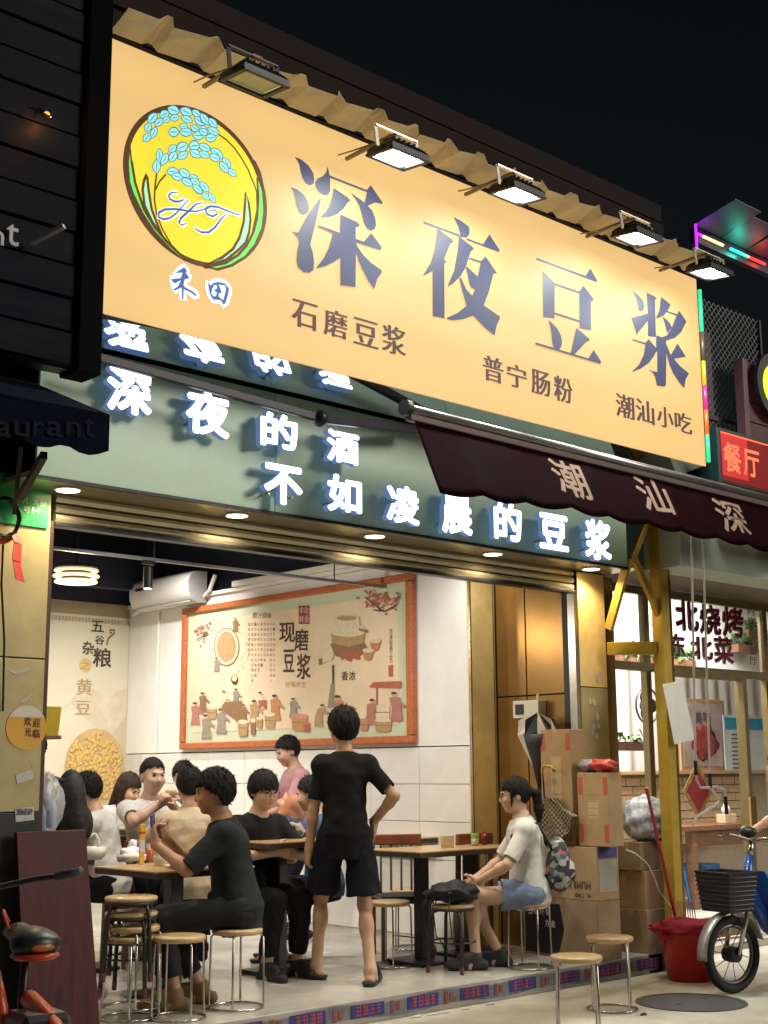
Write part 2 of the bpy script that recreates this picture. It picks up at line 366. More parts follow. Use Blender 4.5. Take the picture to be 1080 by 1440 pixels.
# ================================================================ big lightbox sign
sg = thing('lightbox_sign', 'large glowing yellow lightbox sign with blue characters and a rice ear emblem', 'sign', (6.1,-.6,3.80))
SX0, SX1, SZ0, SZ1, SY = 3.43, 8.785, 3.80, 5.325, -.60
def signmat():
    m = mat('sign_film', (.06,.04,.018), .6, emit=(1,.635,.235), es=.80, var=.0, spec=.14, samp=True)
    n = m.node_tree.nodes; l = m.node_tree.links; b = n['Principled BSDF']; tc = n.new('ShaderNodeTexCoord')
    # tube lamps behind the film: soft repeating glow, plus slightly uneven film
    sx = n.new('ShaderNodeSeparateXYZ'); l.new(tc.outputs['Object'], sx.inputs[0])
    mu = n.new('ShaderNodeMath'); mu.operation='MULTIPLY'; mu.inputs[1].default_value=2*math.pi/.42; l.new(sx.outputs[2], mu.inputs[0])
    si = n.new('ShaderNodeMath'); si.operation='SINE'; l.new(mu.outputs[0], si.inputs[0])
    nz = n.new('ShaderNodeTexNoise'); nz.inputs['Scale'].default_value=1.1; l.new(tc.outputs['Object'], nz.inputs['Vector'])
    ad = n.new('ShaderNodeMath'); ad.operation='MULTIPLY_ADD'; l.new(si.outputs[0], ad.inputs[0]); ad.inputs[1].default_value=.025
    m2 = n.new('ShaderNodeMath'); m2.operation='MULTIPLY_ADD'; l.new(nz.outputs['Fac'], m2.inputs[0]); m2.inputs[1].default_value=.16; m2.inputs[2].default_value=.78
    l.new(m2.outputs[0], ad.inputs[2]); l.new(ad.outputs[0], b.inputs['Emission Strength'])
    b2 = n.new('ShaderNodeTexNoise'); b2.inputs['Scale'].default_value=1.6; l.new(tc.outputs['Object'], b2.inputs['Vector']); bp=n.new('ShaderNodeBump'); bp.inputs['Strength'].default_value=.25; bp.inputs['Distance'].default_value=.05
    l.new(b2.outputs['Fac'], bp.inputs['Height']); l.new(bp.outputs[0], b.inputs['Normal']); return m
O('cabinet', MB().box(SX0+.01,SX1-.01,SY+.012,-.42,SZ0+.005,SZ1-.005), M_dark, sg)
O('light_panel', MB().box(SX0,SX1,SY,SY+.01,SZ0,SZ1), signmat(), sg)
M_char = mat('sign_vinyl', (.010,.011,.022), .5, var=.06, emit=(.075,.080,.155), es=.70, spec=.11)
M_charb = mat('sign_vinyl_brown', (.015,.010,.010), .6, var=.06, emit=(.15,.075,.07), es=.75, spec=.08)
BIG = {'深':(400,210,7.2,[[(105,75),(175,105),(245,165),(290,235),(303,300),(298,345),(260,367),(215,345),(180,285),(163,225),(150,150)],
 [(437,175),(447,215),(463,290),(463,420),(445,460),(405,467),(355,440),(318,385),(312,335),(335,295),(390,270),(425,230)],
 [(455,262),(835,412),(832,432),(455,285)],[(875,365),(993,535),(993,555),(920,537),(870,558),(835,580),(810,555),(835,440),(833,410)],
 [(63,380),(130,405),(195,460),(235,525),(248,580),(240,640),(200,662),(160,645),(125,575),(113,500),(95,430)],
 [(365,497),(368,510),(310,770),(262,960),(290,1050),(300,1150),(295,1220),(255,1250),(195,1245),(140,1195),(123,1130),(130,1040),(150,945),(140,900),(110,865),(78,830),(130,842),(150,832),(230,680)],
 [(500,392),(640,485),(668,518),(640,540),(600,600),(540,650),(470,680),(370,687),(430,620),(465,560),(490,470)],
 [(672,440),(760,500),(830,555),(890,620),(920,700),(928,765),(915,805),(880,822),(840,805),(805,740),(785,660),(760,570),(720,500)],
 [(570,660),(740,738),(760,765),(750,783),(722,785),(722,905),(805,935),(880,848),(985,990),(975,1020),(725,940),(740,985),(800,1070),(880,1150),(985,1225),(985,1250),(940,1310),(910,1415),(850,1330),(790,1210),(750,1120),(725,1030),(720,1395),(568,1375),(568,1095),(500,1140),(420,1180),(325,1205),(330,1188),(400,1100),(450,1000),(480,900),(490,850),(345,785),(345,765),(565,845)]]),
'夜':(585,290,7.577,[[(80,160),(470,305),(465,325),(85,185)],[(400,112),(480,155),(560,215),(572,255),(568,300),(540,335),(475,330),(470,290),(450,215)],
 [(540,340),(715,405),(783,300),(890,465),(885,490),(540,360)],
 [(232,235),(262,262),(385,355),(400,378),(365,400),(300,560),(325,600),(302,605),(305,1195),(178,1172),(178,690),(80,742),(85,725),(160,600),(205,450)],
 [(462,318),(490,345),(600,430),(618,460),(585,478),(530,650),(475,745),(400,820),(340,855),(345,835),(410,680),(445,480)],
 [(572,545),(693,585),(690,605),(568,560)],
 [(693,585),(742,535),(862,710),(825,720),(780,900),(722,1055),(895,1175),(895,1195),(860,1270),(838,1378),(740,1300),(610,1165),(500,1205),(400,1215),(330,1205),(335,1185),(440,1140),(540,1060),(490,880),(463,765),(480,760),(540,890),(600,955),(630,885),(590,865),(570,825),(555,740),(532,650),(545,645),(660,750),(690,605)]]),
'豆':(745,350,8.473,[[(82,105),(665,322),(722,232),(803,375),(795,397),(80,130)],[(155,262),(290,402),(298,425),(295,830),(160,812)],[(290,402),(590,510),(590,530),(298,432)],[(298,755),(597,852),(597,875),(298,780)],
 [(642,438),(758,592),(755,620),(728,630),(732,968),(597,945),(593,505)],[(225,850),(270,885),(330,950),(370,1025),(385,1100),(378,1160),(350,1205),(290,1185),(270,1120),(258,1000),(240,900)],
 [(558,940),(705,1065),(712,1095),(675,1105),(535,1255),(490,1240)],[(68,1112),(700,1305),(762,1203),(852,1345),(840,1372),(68,1138)]]),
'浆':(880,395,9.0,[[(90,130),(160,185),(215,245),(235,310),(225,365),(195,390),(165,370),(155,320),(140,240),(115,180)],[(265,148),(375,200),(392,225),(370,242),(382,712),(282,700),(280,400)],
 [(72,468),(285,412),(285,500),(150,660),(142,690)],[(450,203),(568,300),(530,375),(480,440),(420,468),(380,475),(425,380)],[(520,378),(650,422),(645,440),(518,395)],
 [(678,378),(770,515),(745,560),(700,650),(620,720),(510,755),(510,790),(570,940),(655,790),(762,960),(610,985),(690,1080),(795,1165),(795,1185),(760,1240),(740,1360),(680,1290),(600,1170),(550,1050),(515,910),(510,1290),(505,1330),(480,1337),(395,1325),(370,1210),(340,1160),(290,1122),(340,1140),(400,1155),(400,895),(385,895),(350,960),(290,1040),(190,1110),(85,1150),(90,1135),(170,1060),(230,930),(250,805),(85,750),(85,735),(250,785),(290,735),(385,850),(388,690),(460,712),(520,690),(580,600),(650,420)],
 [(465,452),(520,490),(560,535),(585,590),(530,660),(510,600),(490,520)]])}
def sp_(x, y, k=0): return pY(x, y, SY-.0015-.0006*k)
for ch, (ox, oy, s, polys) in BIG.items():
    b = MB()
    for k, p in enumerate(polys): b.prism([sp_(ox+x/s, oy+y/s, k) for x, y in p], (0,.0008,0))
    O('character', b, M_char, sg)
for ch, x0, x1, y0, y1 in SIGN_SMALL:
    o, w, h = pxbox(x0,x1,y0,y1,SY-.002,.27); O('character', glyph(MB(), spec(ch,SB), o, XH, ZH, w, h, V((0,-1,0)), 0, SHX), M_charb, sg)
# emblem: egg-shaped disc, leaves, rice ears, two script letters
M_lb = mat('emblem_brown', (.06,.03,.015), .6, var=0, spec=.06, emit=(.10,.045,.02), es=.9); M_ly = mat('emblem_yellow', (0.210,0.175,0.017), .6, var=0, spec=.06, emit=(1,.80,.05), es=.92)
M_lg = mat('emblem_green', (0.070,0.210,0.042), .6, var=0, spec=.06, emit=(.18,.92,.12), es=.9); M_lp = mat('emblem_pale_green', (0.140,0.245,0.158), .6, var=0, spec=.06, emit=(.50,1,.55), es=.85)
M_lc = mat('emblem_cyan', (0.140,0.245,0.245), .6, var=0, spec=.06, emit=(.42,1,1), es=.85); M_lt = mat('emblem_teal', (.03,.12,.2), .6, var=0, spec=.06, emit=(.05,.22,.36), es=.8)
M_lw = mat('emblem_white', (.3,.3,.3), .6, var=0, spec=.06, emit=(.85,.93,1), es=.95); M_ln = mat('emblem_blue', (.05,.09,.25), .6, var=0, spec=.06, emit=(.06,.11,.32), es=.8)
lt, lr, ll, lbm = sp_(246.7,141), sp_(375.6,298), sp_(173,224), sp_(309,382.8)
ecx, ecz, erx, erz = (ll.x+lr.x)/2, (lt.z+lbm.z)/2, (lr.x-ll.x)/2, (lt.z-lbm.z)/2
def ell(k, s, n=72, dx=0, dz=0): return [V((ecx+dx+erx*s*math.cos(2*math.pi*i/n), SY-.0015-.0006*k, ecz+dz+erz*s*math.sin(2*math.pi*i/n))) for i in range(n)]
em = O('emblem', MB().prism(ell(0,1), (0,.0008,0)), M_lb, sg)
O('disc', MB().prism(ell(1,.935), (0,.0005,0)), M_ly, em)
z1 = lambda p: (170+p[0]/9, 135+p[1]/9); z2 = lambda p: (280+p[0]/9, 135+p[1]/9); z3 = lambda p: (170+p[0]/9, 250+p[1]/9); z4 = lambda p: (270+p[0]/9, 250+p[1]/9); z5 = lambda p: (230+p[0]/9.818, 365+p[1]/9.818)
def leaf(name, m, outl, k, edge=True):
    P = [sp_(x,y,k) for x,y in outl]; o = O(name, MB().prism(P, (0,.0003,0)), m, em)
    if edge: O('outline', MB().ribbon([(p.x,p.z) for p in P], XH, ZH, V((0,SY-.0015-.0006*(k+.5),0)), .016, True), M_lb, o)
leaf('leaf', M_lb, [z1(p) for p in [(135,470),(110,560),(75,720),(60,900)]]+[z3(p) for p in [(60,20),(130,260),(250,480),(420,720),(600,900),(800,1050),(960,1110),(850,1050),(620,840),(430,600),(270,280)]]+[z1((190,1080)), z1((140,800)), z1((125,640))], 2, False)
leaf('leaf', M_lg, [z1((105,700)), z1((85,850)), z1((100,1080))]+[z3(p) for p in [(150,200),(270,450),(420,680),(620,900),(840,1065),(620,850),(430,630),(290,400),(180,60)]]+[z1((140,850))], 3)
leaf('leaf', M_lp, [z1((325,990)), z1((290,1080))]+[z3(p) for p in [(275,150),(300,350),(400,560),(580,810),(470,610),(390,400),(350,150),(335,0)]], 4)
leaf('leaf', M_lg, [z4(p) for p in [(825,0),(900,180),(915,420),(890,640),(800,850),(680,1000),(500,1110),(320,1160),(150,1135),(420,1080),(580,980),(690,860),(780,680),(825,500),(840,250)]], 3)
leaf('leaf', M_lp, [z4(p) for p in [(680,180),(720,330),(740,520),(725,680),(680,820),(580,920),(430,1040),(200,1095),(380,1010),(520,900),(600,760),(655,560),(670,350)]], 4)
leaf('leaf', M_lb, [z2(p) for p in [(660,780),(720,830),(780,960),(810,1080)]]+[z4(p) for p in [(940,300),(925,330),(880,60),(830,0)]]+[z2((715,980))], 2, False)
def stroke(name, pts, w, m, k):
    P = [sp_(x,y,k) for x,y in pts]; return O(name, MB().ribbon([(p.x,p.z) for p in P], XH, ZH, V((0,SY-.0015-.0006*k,0)), w), m, em)
stroke('stem', [z2(p) for p in [(240,480),(340,550),(440,650),(540,790),(620,930),(680,1080)]]+[z4((780,60)), z4((820,180)), z4((825,400)), z4((760,720))], .010, M_lb, 3)
stroke('stem', [z1((455,980)), z1((440,1080))]+[z3(p) for p in [(430,150),(425,280),(450,450),(520,640),(640,850),(800,1010),(960,1105)]], .010, M_lb, 5)
stroke('stem', [z1((570,990)), z1((490,1080))]+[z3((440,150))], .009, M_lb, 5)
GR = [(z1,[(345,340,455,215,95),(430,380,530,285,80),(490,265,610,200,100),(530,330,620,270,70),(590,150,740,210,110),(620,290,740,260,80),(750,160,905,240,105),(760,260,910,330,80),(900,180,1010,260,75),(930,265,1060,370,85),(1010,220,1090,350,80),(315,450,370,340,85),(380,540,450,390,75),(290,580,370,470,85),(600,455,740,455,110),(740,450,905,460,100),(735,380,850,385,60),(880,375,990,440,75),(905,500,1055,500,100),(1000,390,1090,450,80),(450,980,455,800,90),(490,850,490,660,75),(520,880,590,720,80),(620,835,700,700,90),(610,710,700,620,80),(705,680,850,610,110),(720,790,850,710,85),(860,640,1000,620,120),(870,690,1020,770,90),(580,960,730,950,95),(640,1000,790,1040,85),(740,930,870,1020,90),(870,1000,980,1100,90)]),
 (z2,[(15,215,130,370,80),(120,280,225,400,80),(110,400,250,490,90),(75,535,220,525,95),(0,430,110,480,80),(0,610,140,690,90),(0,710,135,770,80),(150,660,300,790,90),(135,740,260,820,80),(300,780,400,910,70),(260,830,370,970,80),(370,920,470,1020,70)]),
 (z3,[(770,10,910,100,80),(880,10,1010,95,70),(910,90,1040,205,75)]),(z4,[(10,80,130,200,70),(100,50,215,180,75),(130,190,220,280,60),(215,185,295,320,60)])]
kk = 0
for zf, L in GR:
    for x1_, y1_, x2_, y2_, w in L:
        kk += 1; d = np.array((x2_-x1_, y2_-y1_), float); Ln = np.hypot(*d); nn = np.array((-d[1], d[0]))/Ln
        def outl(s, ws): return [zf(np.array((x1_,y1_))+d*(.5+(t-.5)*s)+nn*sg_*w*ws/2*1.16*math.sin(math.pi*t)**.75) for sg_, ts in ((1,[0,.15,.3,.5,.7,.85]),(-1,[1,.85,.7,.5,.3,.15])) for t in ts]
        k0 = 6+kk*.12
        gr = O('grain', MB().prism([sp_(x,y,k0) for x,y in outl(1.08,1.1)], (0,.0001,0)), M_lt, em)
        O('husk', MB().poly([sp_(x,y,k0+.1) for x,y in outl(.93,.86)]), M_lc, gr)
        O('groove', MB().poly([sp_(x,y,k0+.16) for x,y in outl(.85,.10)]), M_lt, gr)
HT = [(z3,[(770,235),(790,280),(740,300),(680,300),(620,270),(605,225),(650,185),(720,190)]),(z3,[(860,280),(780,360),(700,450),(620,510),(540,525),(480,500),(480,440),(560,400),(700,395),(850,420),(960,425),(1050,400),(1100,360)]),(z3,[(1040,315),(950,335),(850,430),(760,510),(735,570),(770,600),(830,575)]),
 (z4,[(630,460),(580,465),(450,420),(330,370),(230,360),(170,400),(190,460),(260,490),(320,460),(300,410),(220,410)]),(z4,[(440,450),(370,520),(290,630),(210,690),(120,690),(50,650),(50,605)])]
for i, (zf, p) in enumerate(HT):
    stroke('script_halo', [zf(q) for q in p], .026, M_lw, 14+i*.3); n = len(p)
    stroke('script_letter', [zf(q) for q in p], [.004+.009*math.sin(math.pi*t/(n-1)) for t in range(n)], M_ln, 16+i*.3)
HE = [[(285,105),(320,150),(320,175),(305,180),(350,240),(345,262),(290,270),(275,350),(300,385),(390,430),(440,470),(460,505),(440,505),(370,450),(278,410),(275,550),(258,550),(248,385),(150,432),(135,410),(200,370),(240,285),(155,330),(120,300),(105,270),(240,255),(265,180),(160,185),(250,130)],
 [(615,320),(655,360),(690,320),(760,308),(850,330),(905,400),(895,470),(860,590),(830,625),(790,560),(680,550),(645,480),(625,400)]]
for i, p in enumerate(HE):
    P = [sp_(*z5(q),3) for q in p]; c = O('character', MB().prism(P, (0,.0004,0)), M_ln, sg)
    O('halo', MB().ribbon([(q.x,q.z) for q in [sp_(*z5(q),2) for q in p]], XH, ZH, V((0,SY-.0022,0)), .045, True), M_lw, c)
for p in ([(670,410),(700,350),(740,360),(735,400),(690,430),(735,450),(725,500),(690,510),(660,470)],[(760,345),(855,360),(860,420),(825,560),(760,510),(760,470),(805,455),(780,390)]):
    O('counter', MB().poly([sp_(*z5(q),4) for q in p]), M_lw, sg)

# ================================================================ corrugated flashing over the sign
M_corr = mat('cream_sheet', (.80,.70,.50), .55, var=.1, scale=7, bump=.1, bscale=25)
b = MB(); xs = []; x = 3.40
prof = []
while x < 8.85:
    j = .01*math.sin(x*9); prof += [(x,0,.0),(x+.20,0,.02+j),(x+.235,1,.055),(x+.265,1,.055),(x+.30,0,.0)]; x += .305
vs = []
for i, (x, t, dz) in enumerate(prof):
    wob = .02*math.sin(i*1.7)+.012*math.sin(i*.61)
    vs += [(x,-.615,5.345+dz*.5),(x,-.71,5.37+dz+wob*.3),(x+.01*math.sin(i),-.80+wob,5.40+dz+wob*.6)]
n = len(prof); fsx = []
for i in range(n-1):
    for j in (0,1): fsx.append((3*i+j,3*i+3+j,3*i+4+j,3*i+1+j))
o = tag(O('corrugated_flashing', b.add(vs,fsx), M_corr), 'wavy cream corrugated sheet along the top edge of the yellow sign', 'roof sheet')
sm = o.modifiers.new('t','SOLIDIFY'); sm.thickness = .004
# ================================================================ floodlights
def flood(px_, py_, lit, lab):
    c = pY(px_, py_, -1.02); rt_ = thing('floodlight', lab, 'floodlight', c, 0, 'floodlights above the yellow sign')
    aim = V((0,.10,-1.0)).normalized(); U = XH; Vv = aim.cross(U).normalized()
    L = lambda a, b_, e: V((0,0,0))+U*a+Vv*b_+aim*e
    h = MB(); 
    for (w, hh, e0), (w2, h2, e1) in zip([(.30,.22,0),(.30,.22,-.03),(.26,.18,-.055)], [(.30,.22,-.03),(.26,.18,-.055),(.2,.13,-.075)]):
        h.add([L(sx*w/2,sy*hh/2,e0) for sx,sy in ((-1,-1),(1,-1),(1,1),(-1,1))]+[L(sx*w2/2,sy*h2/2,e1) for sx,sy in ((-1,-1),(1,-1),(1,1),(-1,1))], [(0,1,5,4),(1,2,6,5),(2,3,7,6),(3,0,4,7)])
    h.add([L(sx*.1,sy*.065,-.075) for sx,sy in ((-1,-1),(1,-1),(1,1),(-1,1))], [(0,1,2,3)])
    for k in range(5): h.obox(L(-.08+k*.04,0,-.085), U, Vv, aim, .006, .11, .025)
    O('housing', h, M_dark, rt_, world=False)
    fr = MB()
    for sx in (-1,1): fr.obox(L(sx*.14,0,.004), U, Vv, aim, .03, .23, .016)
    for sy in (-1,1): fr.obox(L(0,sy*.105,.004), U, Vv, aim, .31, .025, .016)
    O('frame', fr, M_dark, rt_, world=False, bevel=.003)
    rf = MB()
    rf.add([L(sx*.124,sy*.092,.0) for sx,sy in ((-1,-1),(1,-1),(1,1),(-1,1))]+[L(sx*.09,sy*.066,-.02) for sx,sy in ((-1,-1),(1,-1),(1,1),(-1,1))], [(0,1,5,4),(1,2,6,5),(2,3,7,6),(3,0,4,7)])
    O('reflector', rf, mat('flood_reflector',(.7,.66,.55),.3,.5), rt_, world=False)
    O('emitter', MB().add([L(sx*.118,sy*.086,-.004) for sx,sy in ((-1,-1),(1,-1),(1,1),(-1,1))], [(0,1,2,3)]), glow('flood_glow',(.86,1,.96),45) if lit else mat('flood_off',(.55,.5,.32),.4), rt_, world=False)
    br = MB()
    for sx in (-1,1): br.beam(L(sx*.165,0,-.02), L(sx*.165,0,-.02)+V((0,.02,.14)), .008, .025)
    br.beam(L(-.168,0,-.02)+V((0,.02,.14)), L(.168,0,-.02)+V((0,.02,.14)), .025, .008)
    O('bracket', br, M_steel if lit else M_dark, rt_, world=False)
    ar = MB().beam(V((0,.02,.16)), V((-.05,.55,.12)), .02, .02).tube([V((.1,.03,.1)), V((.02,.12,.17)), V((-.12,.25,.10)), V((-.1,.45,.14))], .005, 6)
    O('mounting_arm', ar, mat('rusty_arm',(.30,.24,.16),.6,.3,var=.3), rt_, world=False)
    if lit:
        l = lamp('flood_lamp','AREA', c+aim*.012, 42, (.95,1,.93), None, c+aim, .22, .16); l.parent = rt_; l.location = aim*.012
flood(358,116,False,'unlit floodlight over the sign, nearest the rice emblem')
flood(560,222,True,'lit floodlight above the first big blue character')
flood(727,274,True,'lit floodlight above the second big blue character')
flood(896,335,True,'lit floodlight above the third big blue character')
flood(998,384,True,'lit floodlight at the right end of the yellow sign')
# ================================================================ awning gear under the sign
M_case = mat('polished_cassette', (.62,.66,.70), .04, 1, var=0)
aw = thing('retracted_awning', 'retracted awning with polished cassette and black folded arms below the yellow sign', 'awning', (5,-.4,3.62))
O('cassette', MB().prism([(3.44,-.59,3.797),(8.75,-.59,3.797),(8.75,-.262,3.738),(3.44,-.262,3.738)], (0,.004,.02)), M_case, aw, auto=True)
el = pY(450,588,-.45)
O('arm', MB().beam(pY(138,503,-.40), el, .035, .05), M_dark, aw, bevel=.006)
O('arm', MB().beam(el, pY(600,606,-.30), .04, .06), M_dark, aw, bevel=.006)
O('elbow', MB().ball(el, (.05,.05,.055)), M_dark, aw, smooth=True)
O('arm_cover', MB().beam(pY(150,478,-.30), pY(540,572,-.30), .016, .012), mat('beige_bar',(.5,.42,.3),.4,.3), aw)
# ================================================================ maroon awning on the right
M_cloth = mat('maroon_canvas', (.010,.0012,.0025), .95, spec=.02, var=.45, scale=5, bump=.3, bscale=260)
ra = pY(573,574,-.78); rb = pY(1085,692,-.78); rb.z = ra.z-.03; rb.x = 10.3
rw = thing('maroon_awning', 'dark maroon awning with scalloped valance hanging off a bar below the sign', 'awning', ra)
O('front_bar', MB().tube([ra, rb], .028, 12), mat('bar_grey',(.32,.30,.30),.3,.8), rw, smooth=True)
O('end_cap', MB().tube([ra-V((.03,0,0)), ra+V((.01,0,0))], .05, 14), M_black, rw)
O('bar_sleeve', MB().beam(ra+V((.02,.02,-.045)), rb+V((0,.02,-.045)), .05, .05), mat('bar_brown',(.12,.08,.075),.5,.3), rw, bevel=.01)
b = MB(); nx, nz = 150, 8; L = rb.x-ra.x-.06
def valp(s, t):
    x = ra.x+.06+s*L; sc_ = .028*abs(math.sin(math.pi*(s*L)/.42+.5))
    drop = (.46-.055*min(1,s*L/1.2)+sc_)*t
    return V((x+.05*t*(1-s), ra.y+.01-.17*t+.012*math.sin(x*7+t*2)*t, ra.z-.05-drop+(rb.z-ra.z)*s))
b.add([valp(i/nx,j/nz) for i in range(nx+1) for j in range(nz+1)], [(i*(nz+1)+j,(i+1)*(nz+1)+j,(i+1)*(nz+1)+j+1,i*(nz+1)+j+1) for i in range(nx) for j in range(nz)])
vl = O('valance', b, M_cloth, rw, smooth=True); sm = vl.modifiers.new('t','SOLIDIFY'); sm.thickness=.003
M_vt = mat('valance_print', (.24,.15,.10), .8, var=.2, scale=20)
for ch, x0, x1, y0, y1 in VAL:
    o, w, h = pxbox(x0,x1,y0,y1,-.885,.20); w *= 1.0
    q_ = glyph(MB(), spec(ch,RG), o, XH, ZH, w, h, V((0,-1,0)), 0, SHB); vv = []
    for v in q_.v:
        s_ = (v[0]-.02-ra.x-.06)/L; t_ = (ra.z-.05+(rb.z-ra.z)*s_-v[2])/.43; p_ = valp(s_, t_); vv.append((p_.x, p_.y-.004-(-.885-v[1])*1.0, p_.z))
    q_.v = vv; O('character', q_, M_vt, rw)
O('rear_valance', MB().add([(x,-.45,3.12+.03*abs(math.sin(x*8))*(1-j)+j*.25) for x in [9.9+.05*i for i in range(30)] for j in (0,1)], [(2*i,2*i+2,2*i+3,2*i+1) for i in range(29)]), M_cloth, rw)
# ================================================================ left neighbour: dark boarded sign box, its awning and pipes
M_nb = mat('navy_board', (.0022,.0035,.010), .5, .0, spec=.05, var=.25, scale=3, bump=.25, bscale=5, stretch=(.4,1,3))
lbx = thing('boarded_sign_box', 'dark navy sign box clad in horizontal boards at the left edge', 'sign', (2.4,-.8,3.5))
BXR = pY(152,250,-.80).x; O('core', MB().box(.2,BXR-.02,-.72,-.62,3.42,6.4), M_black, lbx)
O('corner_post', MB().box(BXR-.13,BXR,-.80,-.62,3.40,6.4), mat('black_post',(.004,.004,.005),.8,spec=.03), lbx, bevel=.006)
for k in range(17): O('board', MB().box(.2,BXR-.135,-.765+.008*(k%2),-.722,3.43+k*.17,3.43+k*.17+.162), M_nb, lbx, bevel=.006)
M_gl = mat('grey_letter', (.30,.30,.33), .5, .2)
for ch, x0, x1, y0, y1 in (('n',-12,6,322,346),('t',9,27,312,348)):
    o, w, h = pxbox(x0,x1,y0,y1,-.79,.2); O('letter', glyph(MB(), spec(ch,RG), o, XH, ZH, w, h, V((0,-1,0)), 0, SHB), M_gl, lbx)
O('light_arm', MB().beam(pY(44,342,-.80), pY(90,318,-.95), .03, .02), M_gl, lbx)
wl_ = thing('added_amber_lamp', 'small added bulb standing in for the orange glow on the dark boarded sign box', 'lamp', pY(66,160,-.80)); c_ = pY(66,160,-.82)  # added bulb and point light make the orange glow; its real source is unseen
O('added_bulb', MB().ball(c_, (.016,.012,.012)), glow('added_amber_glow',(1,.32,.04),1.2,(.3,.1,.02)), wl_, smooth=True)
O('arm', MB().tube([c_+V((0,.01,.01)), c_+V((-.02,.07,.05))], .006, 6), M_dark, wl_)
lamp('added_amber_light','POINT',c_+V((0,-.03,-.03)),2.2,(1,.36,.06),wl_,size=.02)
O('added_bulb_guard', MB().tube([pY(40,150,-.80), pY(72,165,-.86)], .006, 6), M_dark, lbx)  # rod beside the added bulb
M_na = mat('navy_canvas', (.006,.008,.018), .95, spec=.03, var=.2, bump=.3, bscale=200)
la = thing('navy_awning', 'navy awning with scalloped valance below the boarded sign box', 'awning', (2.6,-1.0,2.9))
a0 = pY(-60,560,-1.2); a1 = pY(153,583,-1.2); t0 = V((a0.x,-.5,3.56)); t1 = V((a1.x,-.5,3.56))
zt = a1.z
O('canopy', MB().prism([(.2,-1.2,zt),(a1.x,-1.2,zt),(a1.x,-.5,zt+.30),(.2,-.5,zt+.30)], (0,0,-.01)), M_na, la)
xs_ = [.2+i*(a1.x-.2)/60 for i in range(61)]
O('valance', MB().add([(x,-1.2-.005*math.sin(x*9),zt-(0 if j == 0 else .17+.035*abs(math.sin((a1.x-x)*math.pi/.22)))) for x in xs_ for j in (0,1)], [(2*i,2*i+2,2*i+3,2*i+1) for i in range(60)]), M_na, la)
O('side_cheek', MB().prism([(a1.x,-1.2,zt),(a1.x,-.5,zt+.30),(a1.x,-.5,zt+.1),(a1.x,-1.2,zt-.17)], (.006,0,0)), M_na, la)
M_nt = mat('navy_print', (.018,.020,.03), .9, spec=.05)
for ch, x0, x1 in (('a',-4,16),('u',20,42),('r',47,62),('a',66,88),('n',93,114),('t',118,134)):
    o, w, h = pxbox(x0,x1,588 if ch!='t' else 583,612,-1.212,.1); O('letter', glyph(MB(), spec(ch,RG), o+V((0,0,-.01)), XH, ZH, w, h, V((0,-1,0)), 0, SHB), M_nt, la)
O('bracket', MB().beam(pY(62,640,-1.0), pY(28,700,-.5), .03, .035).beam(pY(30,625,-.8), pY(20,720,-.3), .02, .03), M_dark, la)
lw = O('neighbour_wall', MB().box(-3,2.58,.2,.5,0,3.6), mat('grey_tiles',(.25,.27,.32),.4,var=.1)); tag(lw, 'grey wall left of the gold pillar behind the navy awning', 'wall')
for k in range(5):
    z = 2.55+k*.16; O('wall_tile', MB().box(2.0,2.575,.19,.199,z,z+.15), mat('grey_tiles',(.25,.27,.32)), lw, bevel=.003)
# house number plate, cable coil, ribbon, stickers on the left pillar
hp = thing('house_number_plate', 'small green house number plate at the top of the left pillar', 'sign', pY(45,715,.245))
p0, p1 = pY(20,725,.245), pY(69.5,675,.245)
O('plate', MB().box(p1.x-.30,p1.x,.238,.246,p0.z-.05,p1.z), mat('plate_green',(.02,.36,.10),.3,var=.05), hp, bevel=.003)
for ch, x0, x1, y0, y1 in (('村',31,40,698,709),('大',47,55,700,711),('街',56,65,702,713),('号',33,43,712,722),('1',45,48,713,722),('4',50,56,713,722)):
    o, w, h = pxbox(x0,x1,y0,y1,.236,.1); O('character', glyph(MB(), spec(ch,TH), o, XH, ZH, w, h, V((0,-1,0))), mat('print_white',(.75,.78,.72),.5,var=0), hp)
cc = thing('cable_coil', 'black cable coil hanging on the left pillar', 'cable', pY(8,760,.2))
b = MB()
for k in range(5): b.tube([pY(8,728,.20-.02*k)+V((math.cos(a)*(.075+.006*(k%3)),.01*math.sin(a*2+k),math.sin(a)*(.10+.008*(k%2)))) for a in [2*math.pi*i/24 for i in range(24)]], .008, 6, closed=True)
O('coil', b, M_black, cc, smooth=True)
O('tail', MB().tube([pY(5,755,.2), pY(2,820,.21), pY(6,900,.22), pY(4,1000,.235)], .006, 6), M_black, cc)
rbn = MB(); pts = [(-2,765),(8,760),(20,752),(24,765),(22,790),(27,818)]
for i in range(5):
    a = pY(*pts[i],.17-.01*i); c = pY(*pts[i+1],.16-.01*i); rbn.add([a+V((-.02,0,.01)),a+V((.03,.01,.0)),c+V((.035,.01,0)),c+V((-.025,-.005,.01))],[(0,1,2,3)])
o = tag(O('red_ribbon', rbn, mat('red_cloth',(.62,.035,.015),.6,var=.2), None), 'bright red ribbon tied below the cable coil on the left pillar', 'ribbon'); sm=o.modifiers.new('t','SOLIDIFY'); sm.thickness=.004
st = thing('welcome_sticker', 'round orange welcome sticker with white cap on the left pillar', 'sticker', pY(38,1023,.246))
c = pY(37,1023,.247); R_ = .118
circ = lambda r, y, a0=0, a1=2*math.pi, n=40: [V((c.x+r*math.cos(a0+(a1-a0)*i/n), y, c.z+r*math.sin(a0+(a1-a0)*i/n))) for i in range(n+(0 if a1-a0 > 6.2 else 1))]
O('disc', MB().prism(circ(R_,.247), (0,-.001,0)), mat('sticker_orange',(.66,.36,.04),.4,var=.06), st)
